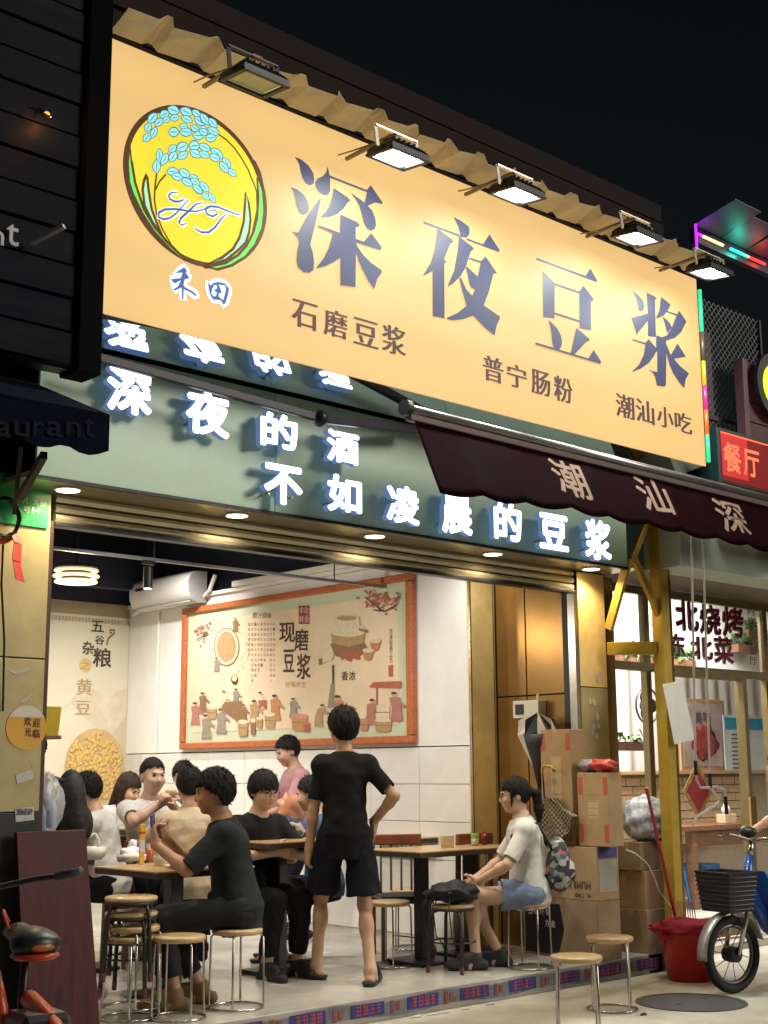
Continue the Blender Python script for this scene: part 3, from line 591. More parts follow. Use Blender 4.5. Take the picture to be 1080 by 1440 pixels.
O('cap', MB().prism(circ(R_*.98,.2455,math.radians(28),math.radians(152)), (0,-.0006,0)), mat('sticker_white',(.62,.6,.55),.4,var=.05), st)
for ch, x0, x1, y0, y1 in (('欢',38,48,1009,1021),('迎',50,60,1011,1023),('光',39,48,1024,1036),('临',50,60,1026,1038)):
    o, w, h = pxbox(x0-4,x1-4,y0,y1,.2445,.1); O('character', glyph(MB(), spec(ch,RG), o, XH, ZH, w*1.05, h*1.1, V((0,-1,0)), 0, SHB), mat('sticker_brown',(.10,.03,.01),.5,var=0), st)
M_pap = mat('sticker_paper', (.50,.49,.47), .6, var=.15, scale=30); M_ink = mat('sticker_ink', (.10,.09,.13), .6, var=0)
for i, (pts, lab) in enumerate(([[(22,1090),(46,1082),(42,1066),(47,1084),(46,1095),(24,1102)], 'torn white paper sticker on the pillar under the orange disc'],
    [[(12,943),(42,940),(34,945),(20,948)], 'torn strip of white tape near the pillar seam'], [[(30,985),(44,977),(38,985),(29,988)], 'thin torn white scrap above the orange disc'])):
    tag(O('paper_scrap', MB().prism([pY(x,y,.247) for x,y in pts], (0,-.001,0)), M_pap), lab, 'sticker')
ps_ = thing('phone_number_sticker', 'white sticker with a printed phone number low on the left pillar', 'sticker', pY(34,1143,.247))
O('paper', MB().prism([pY(x,y,.247) for x,y in ((21,1137),(47,1134),(48,1153),(22,1156))], (0,-.001,0)), M_pap, ps_)
for i, ch in enumerate('21061589'):
    o, w, h = pxbox(23+i*2.9,25.4+i*2.9,1137,1146,.2445,.1); O('digit', glyph(MB(), spec(ch,TH), o, XH, ZH, w, h, V((0,-1,0)), 0, SHB), M_ink, ps_)
# ================================================================ right: LED lines, mesh, maroon neighbour sign, red LED board
led = thing('led_tube', 'vertical colour changing LED tube on the right edge of the yellow sign', 'LED tube', (8.83,-.62,3.9))
zs = [3.84,4.06,4.26,4.46,4.66,4.9,5.25]; cs = [(.05,1,.45),(1,.22,.03),(1,.04,.35),(1,.62,.03),(.30,.22,.10),(.05,1,.6)]
for a_, b_, c_ in zip(zs, zs[1:], cs): O('segment', MB().tube([(8.825,-.60,a_),(8.825,-.60,b_-.004)], .016, 10), glow('led%.2f%.2f'%c_[:2], c_, .9 if c_[0] != .30 else .2, tuple(v*.15 for v in c_)), led, smooth=True)
rc_ = thing('led_canopy', 'metal canopy edged with coloured LED tubes beyond the sign', 'canopy', pY(1000,350,-.2))
q0, q1 = pY(975,320,-.2), pY(1120,395,-.2); q1.z = q0.z-.0
for k in range(4):
    x0 = q0.x+k*.42; O('sheet', MB().prism([(x0,-.2,q0.z+.02),(x0+.40,-.2,q0.z+.02),(x0+.40,-.62+.1*(k%2),q0.z+.12),(x0,-.62+.1*(k%2),q0.z+.12)], (0,0,.008)), mat('canopy_steel',(.08,.08,.09),.5,.2), rc_)
O('edge_beam', MB().box(q0.x,q0.x+1.9,-.22,-.16,q0.z-.14,q0.z), M_dark, rc_, bevel=.006)
for i, (c_, a_, b_) in enumerate((((.55,.02,1),.0,.06),((1,.75,.35),.08,.38),((.05,1,.7),.5,.78),((1,.06,.03),.80,1.05),((.6,.03,1),1.3,1.8))):
    O('led_tube', MB().tube([(q0.x+a_,-.24,q0.z-.07),(q0.x+b_,-.24,q0.z-.07)], .014, 8), glow('ledc%d'%i, c_, 1.5, tuple(v*.15 for v in c_)), rc_, smooth=True)
O('led_tube', MB().tube([(q0.x-.01,-.23,q0.z+.02),(q0.x-.01,-.23,q0.z-.25)], .012, 8), glow('ledc0', (.55,.02,1), 3), rc_)
for a_, c_, e_ in ((.02,(.55,.02,1),5),(.65,(.05,1,.7),6),(1.0,(1,.06,.03),4),(1.5,(.6,.03,1),6)): lamp('led_spill','POINT',(q0.x+a_,-.30,q0.z-.08),e_*.35,c_,rc_,size=.05)
ms = thing('wire_mesh_screen', 'dark wire mesh screen between the yellow sign and the maroon board', 'screen', pY(1015,500,-.1))
m0, m1 = pY(993,600,-.1), pY(1040,390,-.1); b = MB()
X0, X1, Z0_, Z1_ = m0.x-.1, m1.x+.25, 3.55, 5.5
k = -3.0
while k < 4:
    for s_ in (1,-1):
        pts = []
        for x in (X0, X1):
            z = Z0_+1+s_*(x-X0)+k
            pts.append((x,z))
        (xa,za),(xb,zb) = pts
        def clip(xa,za,xb,zb):
            r = []
            for zz in (Z0_,Z1_):
                pass
            ts = [0,1]
            if zb != za:
                for zz in (Z0_,Z1_):
                    t = (zz-za)/(zb-za)
                    if 0 < t < 1: ts.append(t)
            ts = sorted(ts); ok = [t for t in ts if Z0_-1e-6 <= za+(zb-za)*t <= Z1_+1e-6]
            return (min(ok), max(ok)) if len(ok) > 1 else None
        c_ = clip(xa,za,xb,zb)
        if c_: b.beam((xa+(xb-xa)*c_[0],-.1-.004*s_,za+(zb-za)*c_[0]), (xa+(xb-xa)*c_[1],-.1-.004*s_,za+(zb-za)*c_[1]), .005, .005)
    k += .07
O('wire', b, mat('mesh_wire',(.16,.16,.15),.4,.7), ms)
O('frame', MB().box(X0-.03,X0,-.12,-.08,Z0_,Z1_).box(X1,X1+.03,-.12,-.08,Z0_,Z1_).box(X0,X1,-.12,-.08,4.42,4.46), M_dark, ms)
O('backing', MB().box(X0,X1,.4,.42,Z0_,Z1_), M_black, ms)
mb_ = thing('maroon_sign_board', 'maroon boarded sign with a round dark emblem at the right edge', 'sign', pY(1060,520,-.25))
u0_ = pY(1036,470,-.25).x
M_mb = mat('maroon_board', (.10,.022,.026), .4, var=.15)
O('frame', MB().box(u0_,u0_+.07,-.29,-.2,3.7,4.98), mat('maroon_frame',(.14,.06,.07),.4), mb_, bevel=.006)
for k in range(7): O('board', MB().box(u0_+.072,u0_+1.6,-.26,-.22,3.72+k*.18,3.72+k*.18+.172), M_mb, mb_, bevel=.004)
ec = pY(1086,545,-.3); O('emblem_ring', MB().lathe([(.30,-.30),(.30,-.34),(.24,-.34),(.24,-.30)], (ec.x,0,ec.z), 32, 'y', False), M_black, mb_)
O('emblem_face', MB().lathe([(.245,-.305),(.245,-.315)], (ec.x,0,ec.z), 32, 'y'), mat('emblem_dark',(.03,.02,.02),.4), mb_)
O('emblem_crescent', MB().prism([V((ec.x+.2*math.cos(a),-.33,ec.z+.2*math.sin(a))) for a in [math.radians(120+120*i/14) for i in range(15)]]+[V((ec.x+.03+.14*math.cos(a),-.33,ec.z+.2*math.sin(a))) for a in [math.radians(240-120*i/14) for i in range(15)]], (0,-.01,0)), glow('crescent_glow',(.75,.95,.05),.9,(.6,.7,.05)), mb_)
rl = thing('red_led_board', 'red LED message board reading restaurant above the maroon awning', 'LED board', pY(1050,650,-.55))
w0 = pY(1010,605,-.55); 
O('case', MB().box(w0.x-.02,w0.x+1.3,-.548,-.38,w0.z-.42,w0.z+.03), mat('led_case',(.02,.05,.05),.4,.3), rl, bevel=.006)
O('screen', MB().box(w0.x+.02,w0.x+1.28,-.553,-.549,w0.z-.40,w0.z+.005), mat('led_screen',(.05,.003,.003),.3,emit=(1,.01,.01),es=.18,var=0), rl)
M_ro = glow('led_red', (1,.16,.05), 1.5, (.2,.02,.02))
for ch, x0, x1, y0, y1 in REDLED:
    o, w, h = pxbox(x0,x1,y0,y1,-.555,.22); O('character', glyph(MB(), spec(ch,TH), o, XH, ZH, w, h, V((0,-1,0)), 0, SHB), M_ro, rl)
O('red_block', MB().box(w0.x+.025,w0.x+.40,-.5545,-.5535,w0.z-.36,w0.z-.005), mat('led_red_dim',(.2,.01,.01),.4,emit=(1,.004,.008),es=.5,var=0), rl)
O('top_line', MB().box(w0.x+.02,w0.x+1.28,-.556,-.5545,w0.z-.015,w0.z-.004), M_ro, rl)
# ================================================================ yellow steel frame beside the pillar
yf = thing('yellow_steel_frame', 'yellow steel post with diagonal braces and cross beam beside the right pillar', 'frame', (8.8,-.1,0))
cxl = pY(926,915,-.1).x
O('post', MB().box(cxl,cxl+.10,-.15,-.05,0,3.45), M_yel, yf, bevel=.004)
O('post_flange', MB().box(cxl+.103,cxl+.16,-.13,-.03,0,3.45), M_bronze, yf, bevel=.004)
bz = pY(890,905,-.0).z
O('cross_beam', MB().beam((8.50,.20,bz-.03),(cxl,-.08,bz-.03), .05, .10), M_yel, yf, bevel=.004)
O('brace', MB().beam(pY(884,785,-.12), pY(856,885,.1), .035, .07), M_yel, yf, bevel=.003)
O('brace', MB().beam(pY(888,778,-.12), pY(930,872,-.1), .035, .06), M_yel, yf, bevel=.003)
O('brace', MB().beam(pY(887,790,-.12), pY(912,728,-.1), .035, .06), M_yel, yf, bevel=.003)
tg = pD(955,1000,9.6)
sgp = tag(O('hanging_paper', MB().prism([pY(932,962,-.2), pY(959,957,-.2), pY(977,1040,-.26), pY(949,1047,-.26)], (0,.003,0)), mat('paper_white',(.62,.58,.52),.7,var=.06)), 'blank white paper hanging tilted from the yellow post', 'paper')
for i, (x, lab) in enumerate(((972,'left of the two white awning crank rods beside the yellow post'),(988,'right of the two white awning crank rods beside the yellow post'))):
    k = thing('crank_rod', lab, 'crank rod', pY(x,1100,-.75), 0, 'awning crank rods')
    a = pY(x,745,-.75); c = pY(x+6+i*4,1070-0*i+ (18 if i else 0),-.72)
    O('rod', MB().tube([a,c], .0085, 8), mat('rod_white',(.72,.70,.72),.3,.2), k)
    g0 = c; g1 = c+V((0,0,-.10)); O('grip', MB().tube([g0,g1], .013, 8), M_black, k)
    if not i: O('handle', MB().tube([g1, g1+V((.0,0,-.03)), pY(985,1108,-.72), pY(1008,1106,-.72), pY(1018,1110,-.72), pY(1020,1122,-.72)], .009, 8), mat('rod_white',(.7,.7,.7)), k); O('handle_grip', MB().tube([pY(1020,1120,-.72),pY(1022,1145,-.72)], .014, 8), M_black, k)
    else: O('handle', MB().tube([g1, pY(1012,1125,-.70), pY(1005,1133,-.70), pY(980,1148,-.70), pY(974,1160,-.70)], .009, 8), mat('rod_white',(.7,.7,.7)), k)
# ================================================================ right neighbour restaurant
NY = .62
nb = thing('neighbour_restaurant', 'neighbouring restaurant with olive framed glass front and pale curtained room', 'building', (11,NY,0))
O('floor_slab', MB().box(8.8,18,.3,4.2,0,.06), mat('pale_floor',(.5,.46,.40),.5,var=.1), nb)
M_ol = mat('olive_frame', (.17,.125,.045), .4, .3, var=.15)
M_cur = mat('pale_curtain', (.68,.66,.63), .8, var=.05, scale=2, stretch=(8,8,.3))
O('header', MB().box(8.76,18,-.35,.0,3.05,3.75), mat('header_green',(.42,.46,.36),.5,var=.08), nb)
O('header_soffit', MB().box(8.76,18,.003,.9,3.06,3.12), mat('soffit_brown',(.16,.12,.08),.6), nb)
O('end_wall', MB().box(8.76,8.82,.4,4.2,0,3.3), M_white, nb)
O('ceiling_slab', MB().box(8.76,18,.95,4.3,3.25,3.35), M_white, nb)
O('rear_wall', MB().box(8.76,18,4.1,4.25,0,3.3), M_white, nb)
gx = [pY(x,940,NY).x for x in (872,908,1030,1079)]
frm = O('window_frame', MB().box(8.82,18,NY-.03,NY+.03,2.98,3.05), M_ol, nb)
for i, x in enumerate([8.85, gx[1], gx[2]+.1, gx[3]-.05, gx[3]+1.4]): O('mullion', MB().box(x-.035,x+.035,NY-.032,NY+.032,.06,2.98 if i != 2 else pY(1000,940,NY).z-.072), M_ol, frm, bevel=.003)
zt_ = pY(1000,940,NY).z; O('transom', MB().box(8.82,18,NY-.035,NY+.035,zt_-.07,zt_), M_ol, frm, bevel=.003)
O('pane', MB().box(8.9,gx[3]+.05,NY-.003,NY+.003,zt_+.003,2.975), M_glass, frm)
# open glass doors
for (x0, x1, ya) in ((gx[1]+.04,gx[2]+.02,NY-.10),(gx[3]-.02,gx[3]+.8,NY-.16)):
    d = O('door', MB().box(x0,x0+.06,ya-.03,ya+.03,.08,zt_-.04), M_ol, nb, bevel=.003)
    O('stile', MB().box(x1-.06,x1,ya-.03,ya+.03,.08,zt_-.04), M_ol, d, bevel=.003); O('rail', MB().box(x0+.062,x1-.062,ya-.03,ya+.03,zt_-.11,zt_-.04), M_ol, d, bevel=.003)
    O('rail', MB().box(x0+.062,x1-.062,ya-.03,ya+.03,.08,.25), M_ol, d, bevel=.003)
    O('pull_handle', MB().box(x1-.09,x1-.0,ya-.06,ya-.032,.95,1.25), M_bronze, d, bevel=.004)
M_rt = mat('window_red', (.42,.008,.07), .5, var=.05); M_hw = mat('window_white', (.8,.8,.8), .5, var=0); _n = M_hw.node_tree.nodes; _t = _n.new('ShaderNodeBsdfTranslucent'); _t.inputs[0].default_value = (.85,.85,.85,1); _x = _n.new('ShaderNodeMixShader'); _x.inputs[0].default_value = .6; M_hw.node_tree.links.new(_n['Principled BSDF'].outputs[0], _x.inputs[1]); M_hw.node_tree.links.new(_t.outputs[0], _x.inputs[2]); M_hw.node_tree.links.new(_x.outputs[0], _n['Material Output'].inputs[0]); _n = M_rt.node_tree.nodes; _t = _n.new('ShaderNodeBsdfTranslucent'); _t.inputs[0].default_value = (.45,.01,.09,1); _x = _n.new('ShaderNodeMixShader'); _x.inputs[0].default_value = .5; M_rt.node_tree.links.new(_n['Principled BSDF'].outputs[0], _x.inputs[1]); M_rt.node_tree.links.new(_t.outputs[0], _x.inputs[2]); M_rt.node_tree.links.new(_x.outputs[0], _n['Material Output'].inputs[0])
for ch, x0, x1, y0, y1 in (('东',917,943,846,885),('北',951,983,842,889),('烧',985,1014,848,894),('烤',1017,1046,850,898),('东',943,964,889,925),('北',972,1003,893,929),('菜',1005,1032,893,935)):
    o, w, h = pxbox(x0,x1,y0,y1,NY-.006,.16)
    c_ = O('window_character', glyph(MB(), spec(ch,RG), o, XH, ZH, w, h, V((0,-1,0)), 0, SHB), M_rt, nb)
    O('halo', glyph(MB(), spec(ch,RG), o+V((-.02*1,.0022,-.012)), XH, ZH, w*1.05, h*1.05, V((0,-1,0)), 0, [(1.15*a,1.15*c) for a,c in SHR]), M_hw, c_)
for i, ch in enumerate('时尚主题餐厅'):
    o, w, h = pxbox(1051+i*.6,1062+i*.6,853+i*14,866+i*14,NY-.006,.12); O('window_character', glyph(MB(), spec(ch,TH), o, XH, ZH, w, h, V((0,-1,0)), 0, SHB), mat('window_dark',(.16,.05,.10),.5), nb)
# half wall of small bricks with a wooden ledge, curtain behind
hw = O('half_wall', MB().box(8.9,18,3.02,3.2,.06,1.44), mat('mortar',(.35,.28,.2),.9), nb)
M_br = mat('tan_brick', (.52,.36,.20), .6, var=.18, scale=3); bme = None
for r in range(8):
    for c in range(16):
        x = 10.6+c*.27+(.13 if r % 2 else 0)
        if bme is None: t = O('brick', MB().box(-.127,.127,-.01,.01,-.042,.042), M_br, hw, world=False, bevel=.003, seg=1); bme = t.data
        else: t = bpy.data.objects.new('brick', bme); COL.objects.link(t); t.parent = hw
        t.location = V((x,3.01,1.36-r*.095))-wloc(hw)
O('ledge', MB().box(8.9,18,2.94,3.3,1.44,1.48), M_wood, nb, bevel=.004)
b = MB(); xs_ = [8.9+i*.035 for i in range(260)]
b.add([(x,3.5+.035*math.sin(x*21+.6*math.sin(x*5))*(1.0 if j == 0 else .5),1.40 if j == 0 else 3.2) for x in xs_ for j in (0,1)], [(2*i,2*i+2,2*i+3,2*i+1) for i in range(259)])
O('curtain', b, M_cur, nb, smooth=True)
lamp('room_lamp','AREA',(11.6,2.5,3.15),150,(1,.95,.87),nb,(11.6,3.6,1.6),1.6,.3)
lamp('added_bulkhead_lamp','AREA',(10.8,1.15,3.2),150,(1,.96,.9),nb,(10.8,1.5,1.5),2.2,.2)  # unseen lamp added to brighten the bulkhead behind the window characters
O('added_bulkhead_strip', MB().box(9.7,11.9,1.1,1.2,3.215,3.24), glow('tube_glow',(1,.95,.85),4), nb)  # glowing strip added to go with the bulkhead lamp
O('bulkhead', MB().box(8.9,18,1.72,1.85,2.50,3.24), mat('bulkhead_white',(.80,.79,.76),.7,var=.04), nb)
O('room_light', MB().box(11.0,12.6,2.1,2.3,3.22,3.245), glow('tube_glow',(1,.95,.85),4), nb)
# ================================================================ ceiling track lights and pendant lamp
ry = 2.2; rz_ = pY(80,771,ry).z
tr = thing('track_rail', 'grey lighting track running along the dark ceiling', 'track', (6,ry,rz_))
O('rail', MB().box(3.4,8.1,ry-.018,ry+.018,rz_-.012,rz_+.012), mat('rail_grey',(.30,.30,.32),.4,.4), tr, bevel=.003)
for x in (3.9,5.6,7.4): O('hanger', MB().tube([(x,ry,rz_+.012),(x,ry,4.1)], .006, 6), M_black, tr)
hx = pY(208,815,ry).x
def track_head(x, y, lab, tgt, e, rz_=None):
    rz_ = rz_ or globals()['rz_']
    t = thing('track_spotlight', lab, 'spotlight', (x,y,rz_-.013), 0, 'ceiling track spotlights')
    O('adapter', MB().box(-.05,.05,-.016,.016,-.03,0), M_black, t, world=False, bevel=.003)
    O('can', MB().lathe([(.036,-.21),(.036,-.05),(.02,-.04)], (0,0,0), 16), M_black, t, world=False, smooth=False)
    O('lens', MB().lathe([(.03,-.212),(.03,-.2105)], (0,0,0), 16), glow('spot_lens',(1,.88,.68),6), t, world=False)
    l = lamp('spot_lamp','SPOT',(x,y,rz_-.24),e,(1,.96,.89),None,tgt,.06,spot=125,blend=.9); l.parent = t; l.location = (0,0,-.225)
track_head(hx, ry, 'black track spotlight in front of the air conditioner', (7.6,2.6,1.2), 160)
tr3 = thing('front_track_rail', 'lighting track just inside the shutter', 'track', (6,1.15,3.6))
O('rail', MB().box(3.4,8.1,1.132,1.168,3.588,3.612), mat('rail_grey',(.3,.3,.3)), tr3)
for x, lab in ((4.2,'leftmost spotlight on the front track, above the left tables'),(5.6,'second spotlight on the front track'),(6.8,'third spotlight on the front track'),(7.6,'unseen spotlight added near the shutter to brighten the gold column')):
    track_head(x, 1.15, lab, (x-.1,2.3,.4), 120 if x < 6 else 86, 3.6) if x < 7.5 else track_head(7.5, .80, lab, (8.15,1.25,1.7), 70, 3.6)  # last head sits off the rail, added out of view to brighten the gold column
tr2 = thing('rear_track_rail', 'second lighting track deeper in the room', 'track', (6,4.5,4.05))
O('rail', MB().box(3.4,8.1,4.482,4.518,4.038,4.062), mat('rail_grey',(.3,.3,.3)), tr2)
for x, lab in ((4.6,'left spotlight on the rear track'),(6.0,'middle spotlight on the rear track'),(7.1,'right spotlight on the rear track near the corner')):
    track_head(x, 4.5, lab, (x+.5,5.3,.9), 260, 4.05)
lc = pD(107,812,10.8); pen = thing('pendant_lamp', 'round pendant lamp of three glowing stacked rings', 'lamp', lc)
for k, (r, dz) in enumerate(((.172,.055),(.180,.010),(.165,-.035))):
    O('ring', MB().lathe([(r,dz-.009),(r+.006,dz),(r,dz+.009),(r-.03,dz+.009),(r-.03,dz-.009)], lc, 32), glow('ring_glow%d' % k,(1,.80,.46),(.8,1.0,1.6)[k]), pen, smooth=True)
O('core', MB().lathe([(.12,-.04),(.12,.06)], lc, 24), mat('lamp_bronze',(.10,.06,.03),.4,.4), pen)
O('body', MB().lathe([(.13,.066),(.17,.075),(.17,.09),(.05,.10)], lc, 32), M_black, pen)
O('stem', MB().tube([lc+V((0,0,.1)), lc+V((0,0,.5))], .008, 6), M_black, pen)
lamp('pendant_glow','POINT',lc+V((0,0,-.12)),22,(1,.8,.5),pen,size=.12)
# ================================================================ air conditioner on the side wall
ac = thing('air_conditioner', 'white split air conditioner mounted high on the side wall', 'air conditioner', (8.0,5.5,3.35))
zc = pX(235,832,7.9).z; prof = [(0,-.16),(-.10,-.165),(-.19,-.13),(-.225,-.05),(-.23,.04),(-.21,.11),(-.15,.155),(0,.16)]; y0, y1 = pX(193,840,7.88).y, pX(276,828,7.88).y
n = len(prof); b = MB(); b.add([(8.01+x,y,zc+z) for y in (y1,y0) for x,z in prof], [(i,i+1,n+i+1,n+i) for i in range(n-1)])
O('shell', b, mat('ac_white',(.66,.64,.60),.4,var=.03), ac, smooth=True)
for y in (y1-.001, y0+.001): O('end_cap', MB().poly([(8.01+x,y,zc+z) for x,z in prof]), mat('ac_grey',(.36,.36,.35),.5), ac)
O('louvre', MB().box(7.83,7.93,y1+.05,y0-.05,zc-.155,zc-.145), mat('ac_louvre',(.5,.5,.48),.5), ac)
O('display', MB().box(7.777,7.779,y0-.28,y0-.12,zc+.03,zc+.06), M_black, ac)
O('pipe', MB().tube([(7.97,y1-.02,zc-.10),(7.96,y1-.12,zc-.05),(7.97,y1-.2,zc+.1)], .022, 8), mat('ac_white',(.7,.7,.7)), ac)
O('drain_pipe', MB().tube([(7.97,y0+.03,zc-.12),(7.97,y0+.22,zc-.17)], .03, 8), mat('ac_white',(.7,.7,.7)), ac)
# ================================================================ framed mural on the side wall
MY0, MY1, MZ0, MZ1, MX = 1.84, 5.265, 1.725, 3.165, 8.0
mu = thing('framed_mural', 'orange framed soy milk mural with millstone, figures and brush characters', 'picture', (MX,3.5,MZ0))
M_of = mat('orange_frame', (.46,.13,.045), .4, var=.25, scale=40, bump=.4, bscale=70); M_mg = mat('mural_mat', (.55,.58,.40), .6, var=.05)
for (a,b_,c_,d_) in ((MY0,MY1,MZ0,MZ0+.065),(MY0,MY1,MZ1-.065,MZ1),(MY0,MY0+.08,MZ0+.066,MZ1-.066),(MY1-.08,MY1,MZ0+.066,MZ1-.066)): O('frame_rail', MB().box(MX-.045,MX+.015,a,b_,c_,d_), M_of, mu, bevel=.012)
O('mount', MB().box(MX-.012,MX+.012,MY0+.07,MY1-.07,MZ0+.06,MZ1-.06), M_mg, mu)
O('print', MB().box(MX-.015,MX-.0125,MY0+.2,MY1-.2,MZ0+.165,MZ1-.165), mat('mural_paper',(.74,.58,.40),.6,var=.10,scale=1.6), mu)
# mural coordinates: photograph pixel -> wall plane
layer = [0]
def mp(x, y): return pX(x, y, MX-.0165-layer[0]*.00003)
def zz(p): return (250+p[0]*430/1080, 780+p[1]*300/753)           # enlarged crop pixel -> photograph pixel
def flat(name, pts, m, z=True):
    layer[0] += 1; return O(name, MB().poly([mp(*(zz(p) if z else p)) for p in pts]), m, mu)
def oval(cx, cy, rx, ry, n=20): return [(cx+rx*math.cos(2*math.pi*i/n), cy+ry*math.sin(2*math.pi*i/n)) for i in range(n)]
M_i = {k: mat('ink_'+k, c, .7, var=.12, scale=30) for k, c in dict(dark=(.07,.04,.025),brown=(.26,.14,.07),tan=(.42,.27,.13),cream=(.66,.56,.38),red=(.42,.11,.07),orange=(.48,.22,.10),grey=(.29,.24,.20),skin=(.58,.36,.22),pink=(.60,.25,.18),seal=(.26,.03,.05),rose=(.42,.17,.13)).items()}
def mtext(ch, x0, x1, y0, y1, m, sh=SHB, name='character'):
    layer[0] += 1; a = pX(x0,y1,MX-.0165-layer[0]*.00003); b_ = pX(x1,y1,MX-.0165-layer[0]*.00003); t_ = pX(x0,y0,MX-.0165-layer[0]*.00003)
    return O(name, glyph(MB(), spec(ch,RG if spec(ch,RG) in GL else TH), a, (b_-a).normalized(), ZH, (b_-a).length, t_.z-a.z, V((-1,0,0)), 0, sh), m, mu)
Z = lambda x0,x1,y0,y1: (*[250+v*430/1080 for v in (x0,x1)], *[780+v*300/753 for v in (y0,y1)])
for ch, q in (('现',(358,415,240,310)),('磨',(412,462,262,340)),('豆',(372,412,335,415)),('浆',(420,470,350,440))): mtext(ch, *Z(*q), M_i['dark'])
for i, ch in enumerate('香浓'): mtext(ch, *Z(578+i*26,602+i*26,412,444), M_i['dark'])
for i, ch in enumerate('原汁原味'): mtext(ch, *Z(264+i*17,280+i*17,205,225), M_i['dark'], ((0,0),))
for i, ch in enumerate('传承经典工艺'): mtext(ch, *Z(747,759,262+i*20,280+i*20), M_i['dark'], ((0,0),))
for i, ch in enumerate('好喝养生'): mtext(ch, *Z(380+i*19,396+i*19,448,468), M_i['tan'], ((0,0),))
txt = '自古以来民间手艺代相石磨真材实料用心每一天健康文化东方美食'
k = 0
for c in range(9):
    for r in range(7+ (c*5) % 6):
        x = 248+c*11; y = 240+r*18; mtext(txt[k % len(txt)], *Z(x,x+7,y,y+11), M_i['brown'], ((0,0),), 'small_character'); k += 1
flat('seal', [(427,180),(464,180),(464,245),(427,245)], M_i['seal'])
for i, ch in enumerate('丰收鲜香'): mtext(ch, *Z(429+18*(i%2),445+18*(i%2),184+30*(i//2),210+30*(i//2)), M_i['cream'], ((0,0),))
flat('red_stamp', [(744,392),(760,388),(760,430),(744,430)], M_i['red'])
# round mill and yard seen from above
flat('mill_ring', oval(172,325,45,68,28), M_i['brown']); flat('mill_band', oval(172,325,42,64,28), M_i['cream']); flat('mill_floor', oval(172,325,34,54,28), M_i['tan'])
for i in range(90):
    a = rr.random()*6.28; s_ = 1.25+.55*rr.random(); x, y = 172+46*s_*math.cos(a), 325+66*s_*math.sin(a)
    if x > 110 and y < 430: flat('speckle', [(x,y),(x+3,y),(x+3,y+2),(x,y+2)], M_i['brown'])
def figure(x, y, h, c, lean=0, head='dark'):                      # small robed figure of the print, feet at (x,y)
    w = h*.19
    flat('figure_robe', [(x-w*1.1,y),(x-w*.75,y-h*.45),(x-w+lean,y-h*.78),(x+lean,y-h*.84),(x+w+lean,y-h*.78),(x+w*.8,y-h*.42),(x+w*1.15,y)], M_i[c])
    flat('figure_sleeve', [(x+w*.5+lean,y-h*.76),(x+w*1.9+lean,y-h*.52),(x+w*1.7+lean,y-h*.44),(x+w*.3+lean,y-h*.6)], M_i[c])
    flat('figure_face', oval(x+lean*1.2,y-h*.90,w*.5,h*.075,10), M_i['skin']); flat('figure_hair', oval(x+lean*1.2-w*.1,y-h*.945,w*.52,h*.05,10), M_i[head])
figure(203,272,48,'brown'); figure(137,412,50,'grey'); flat('bowl_shape', oval(200,440,12,18), M_i['dark']); flat('bowl_inside', oval(200,436,9,12), M_i['cream'])
def tub(x, y, w, h, c='tan', lid='cream'):
    flat('tub_body', [(x-w*.5,y-h),(x+w*.5,y-h),(x+w*.44,y-h*.1),(x+w*.3,y),(x-w*.3,y),(x-w*.44,y-h*.1)], M_i[c]); flat('tub_top', oval(x,y-h,w*.5,h*.16,14), M_i[lid]); flat('tub_band', [(x-w*.48,y-h*.6),(x+w*.48,y-h*.6),(x+w*.48,y-h*.53),(x-w*.48,y-h*.53)], M_i['brown'])
for a in ((88,555,70,'brown'),(62,600,80,'rose'),(163,540,60,'cream'),(205,530,58,'grey'),(100,648,85,'grey'),(153,630,88,'grey'),(290,545,62,'cream'),(343,585,92,'orange'),(232,590,62,'brown'),(270,600,88,'tan')): figure(*a)
flat('trestle_top', [(165,520),(225,515),(232,545),(215,600),(200,580),(150,545)], M_i['brown'])
for a in ((120,580,34,40),(230,640,36,50),(325,612,38,48),(288,612,22,34),(265,635,18,50,'brown')): tub(*a)
flat('red_cloth', [(285,515),(312,512),(312,548),(300,535),(286,548)], M_i['red'])
figure(408,575,70,'grey'); tub(430,622,58,52,'orange','pink'); tub(455,625,24,30,'red','orange')
figure(497,605,78,'tan',12); figure(570,600,105,'orange',-4); flat('pestle', [(545,390),(551,390),(551,480),(545,480)], M_i['dark']); flat('press', [(528,540),(540,455),(552,455),(550,540)], M_i['grey'])
flat('awning_roof', [(675,468),(690,450),(788,446),(788,472)], M_i['red']); flat('awning_post', [(700,470),(705,470),(705,560),(700,560)], M_i['red'])
figure(680,600,92,'rose',6); figure(772,588,105,'rose',-6); tub(725,625,60,40); tub(725,585,48,50,'cream','cream'); tub(658,622,30,38,'orange','tan')
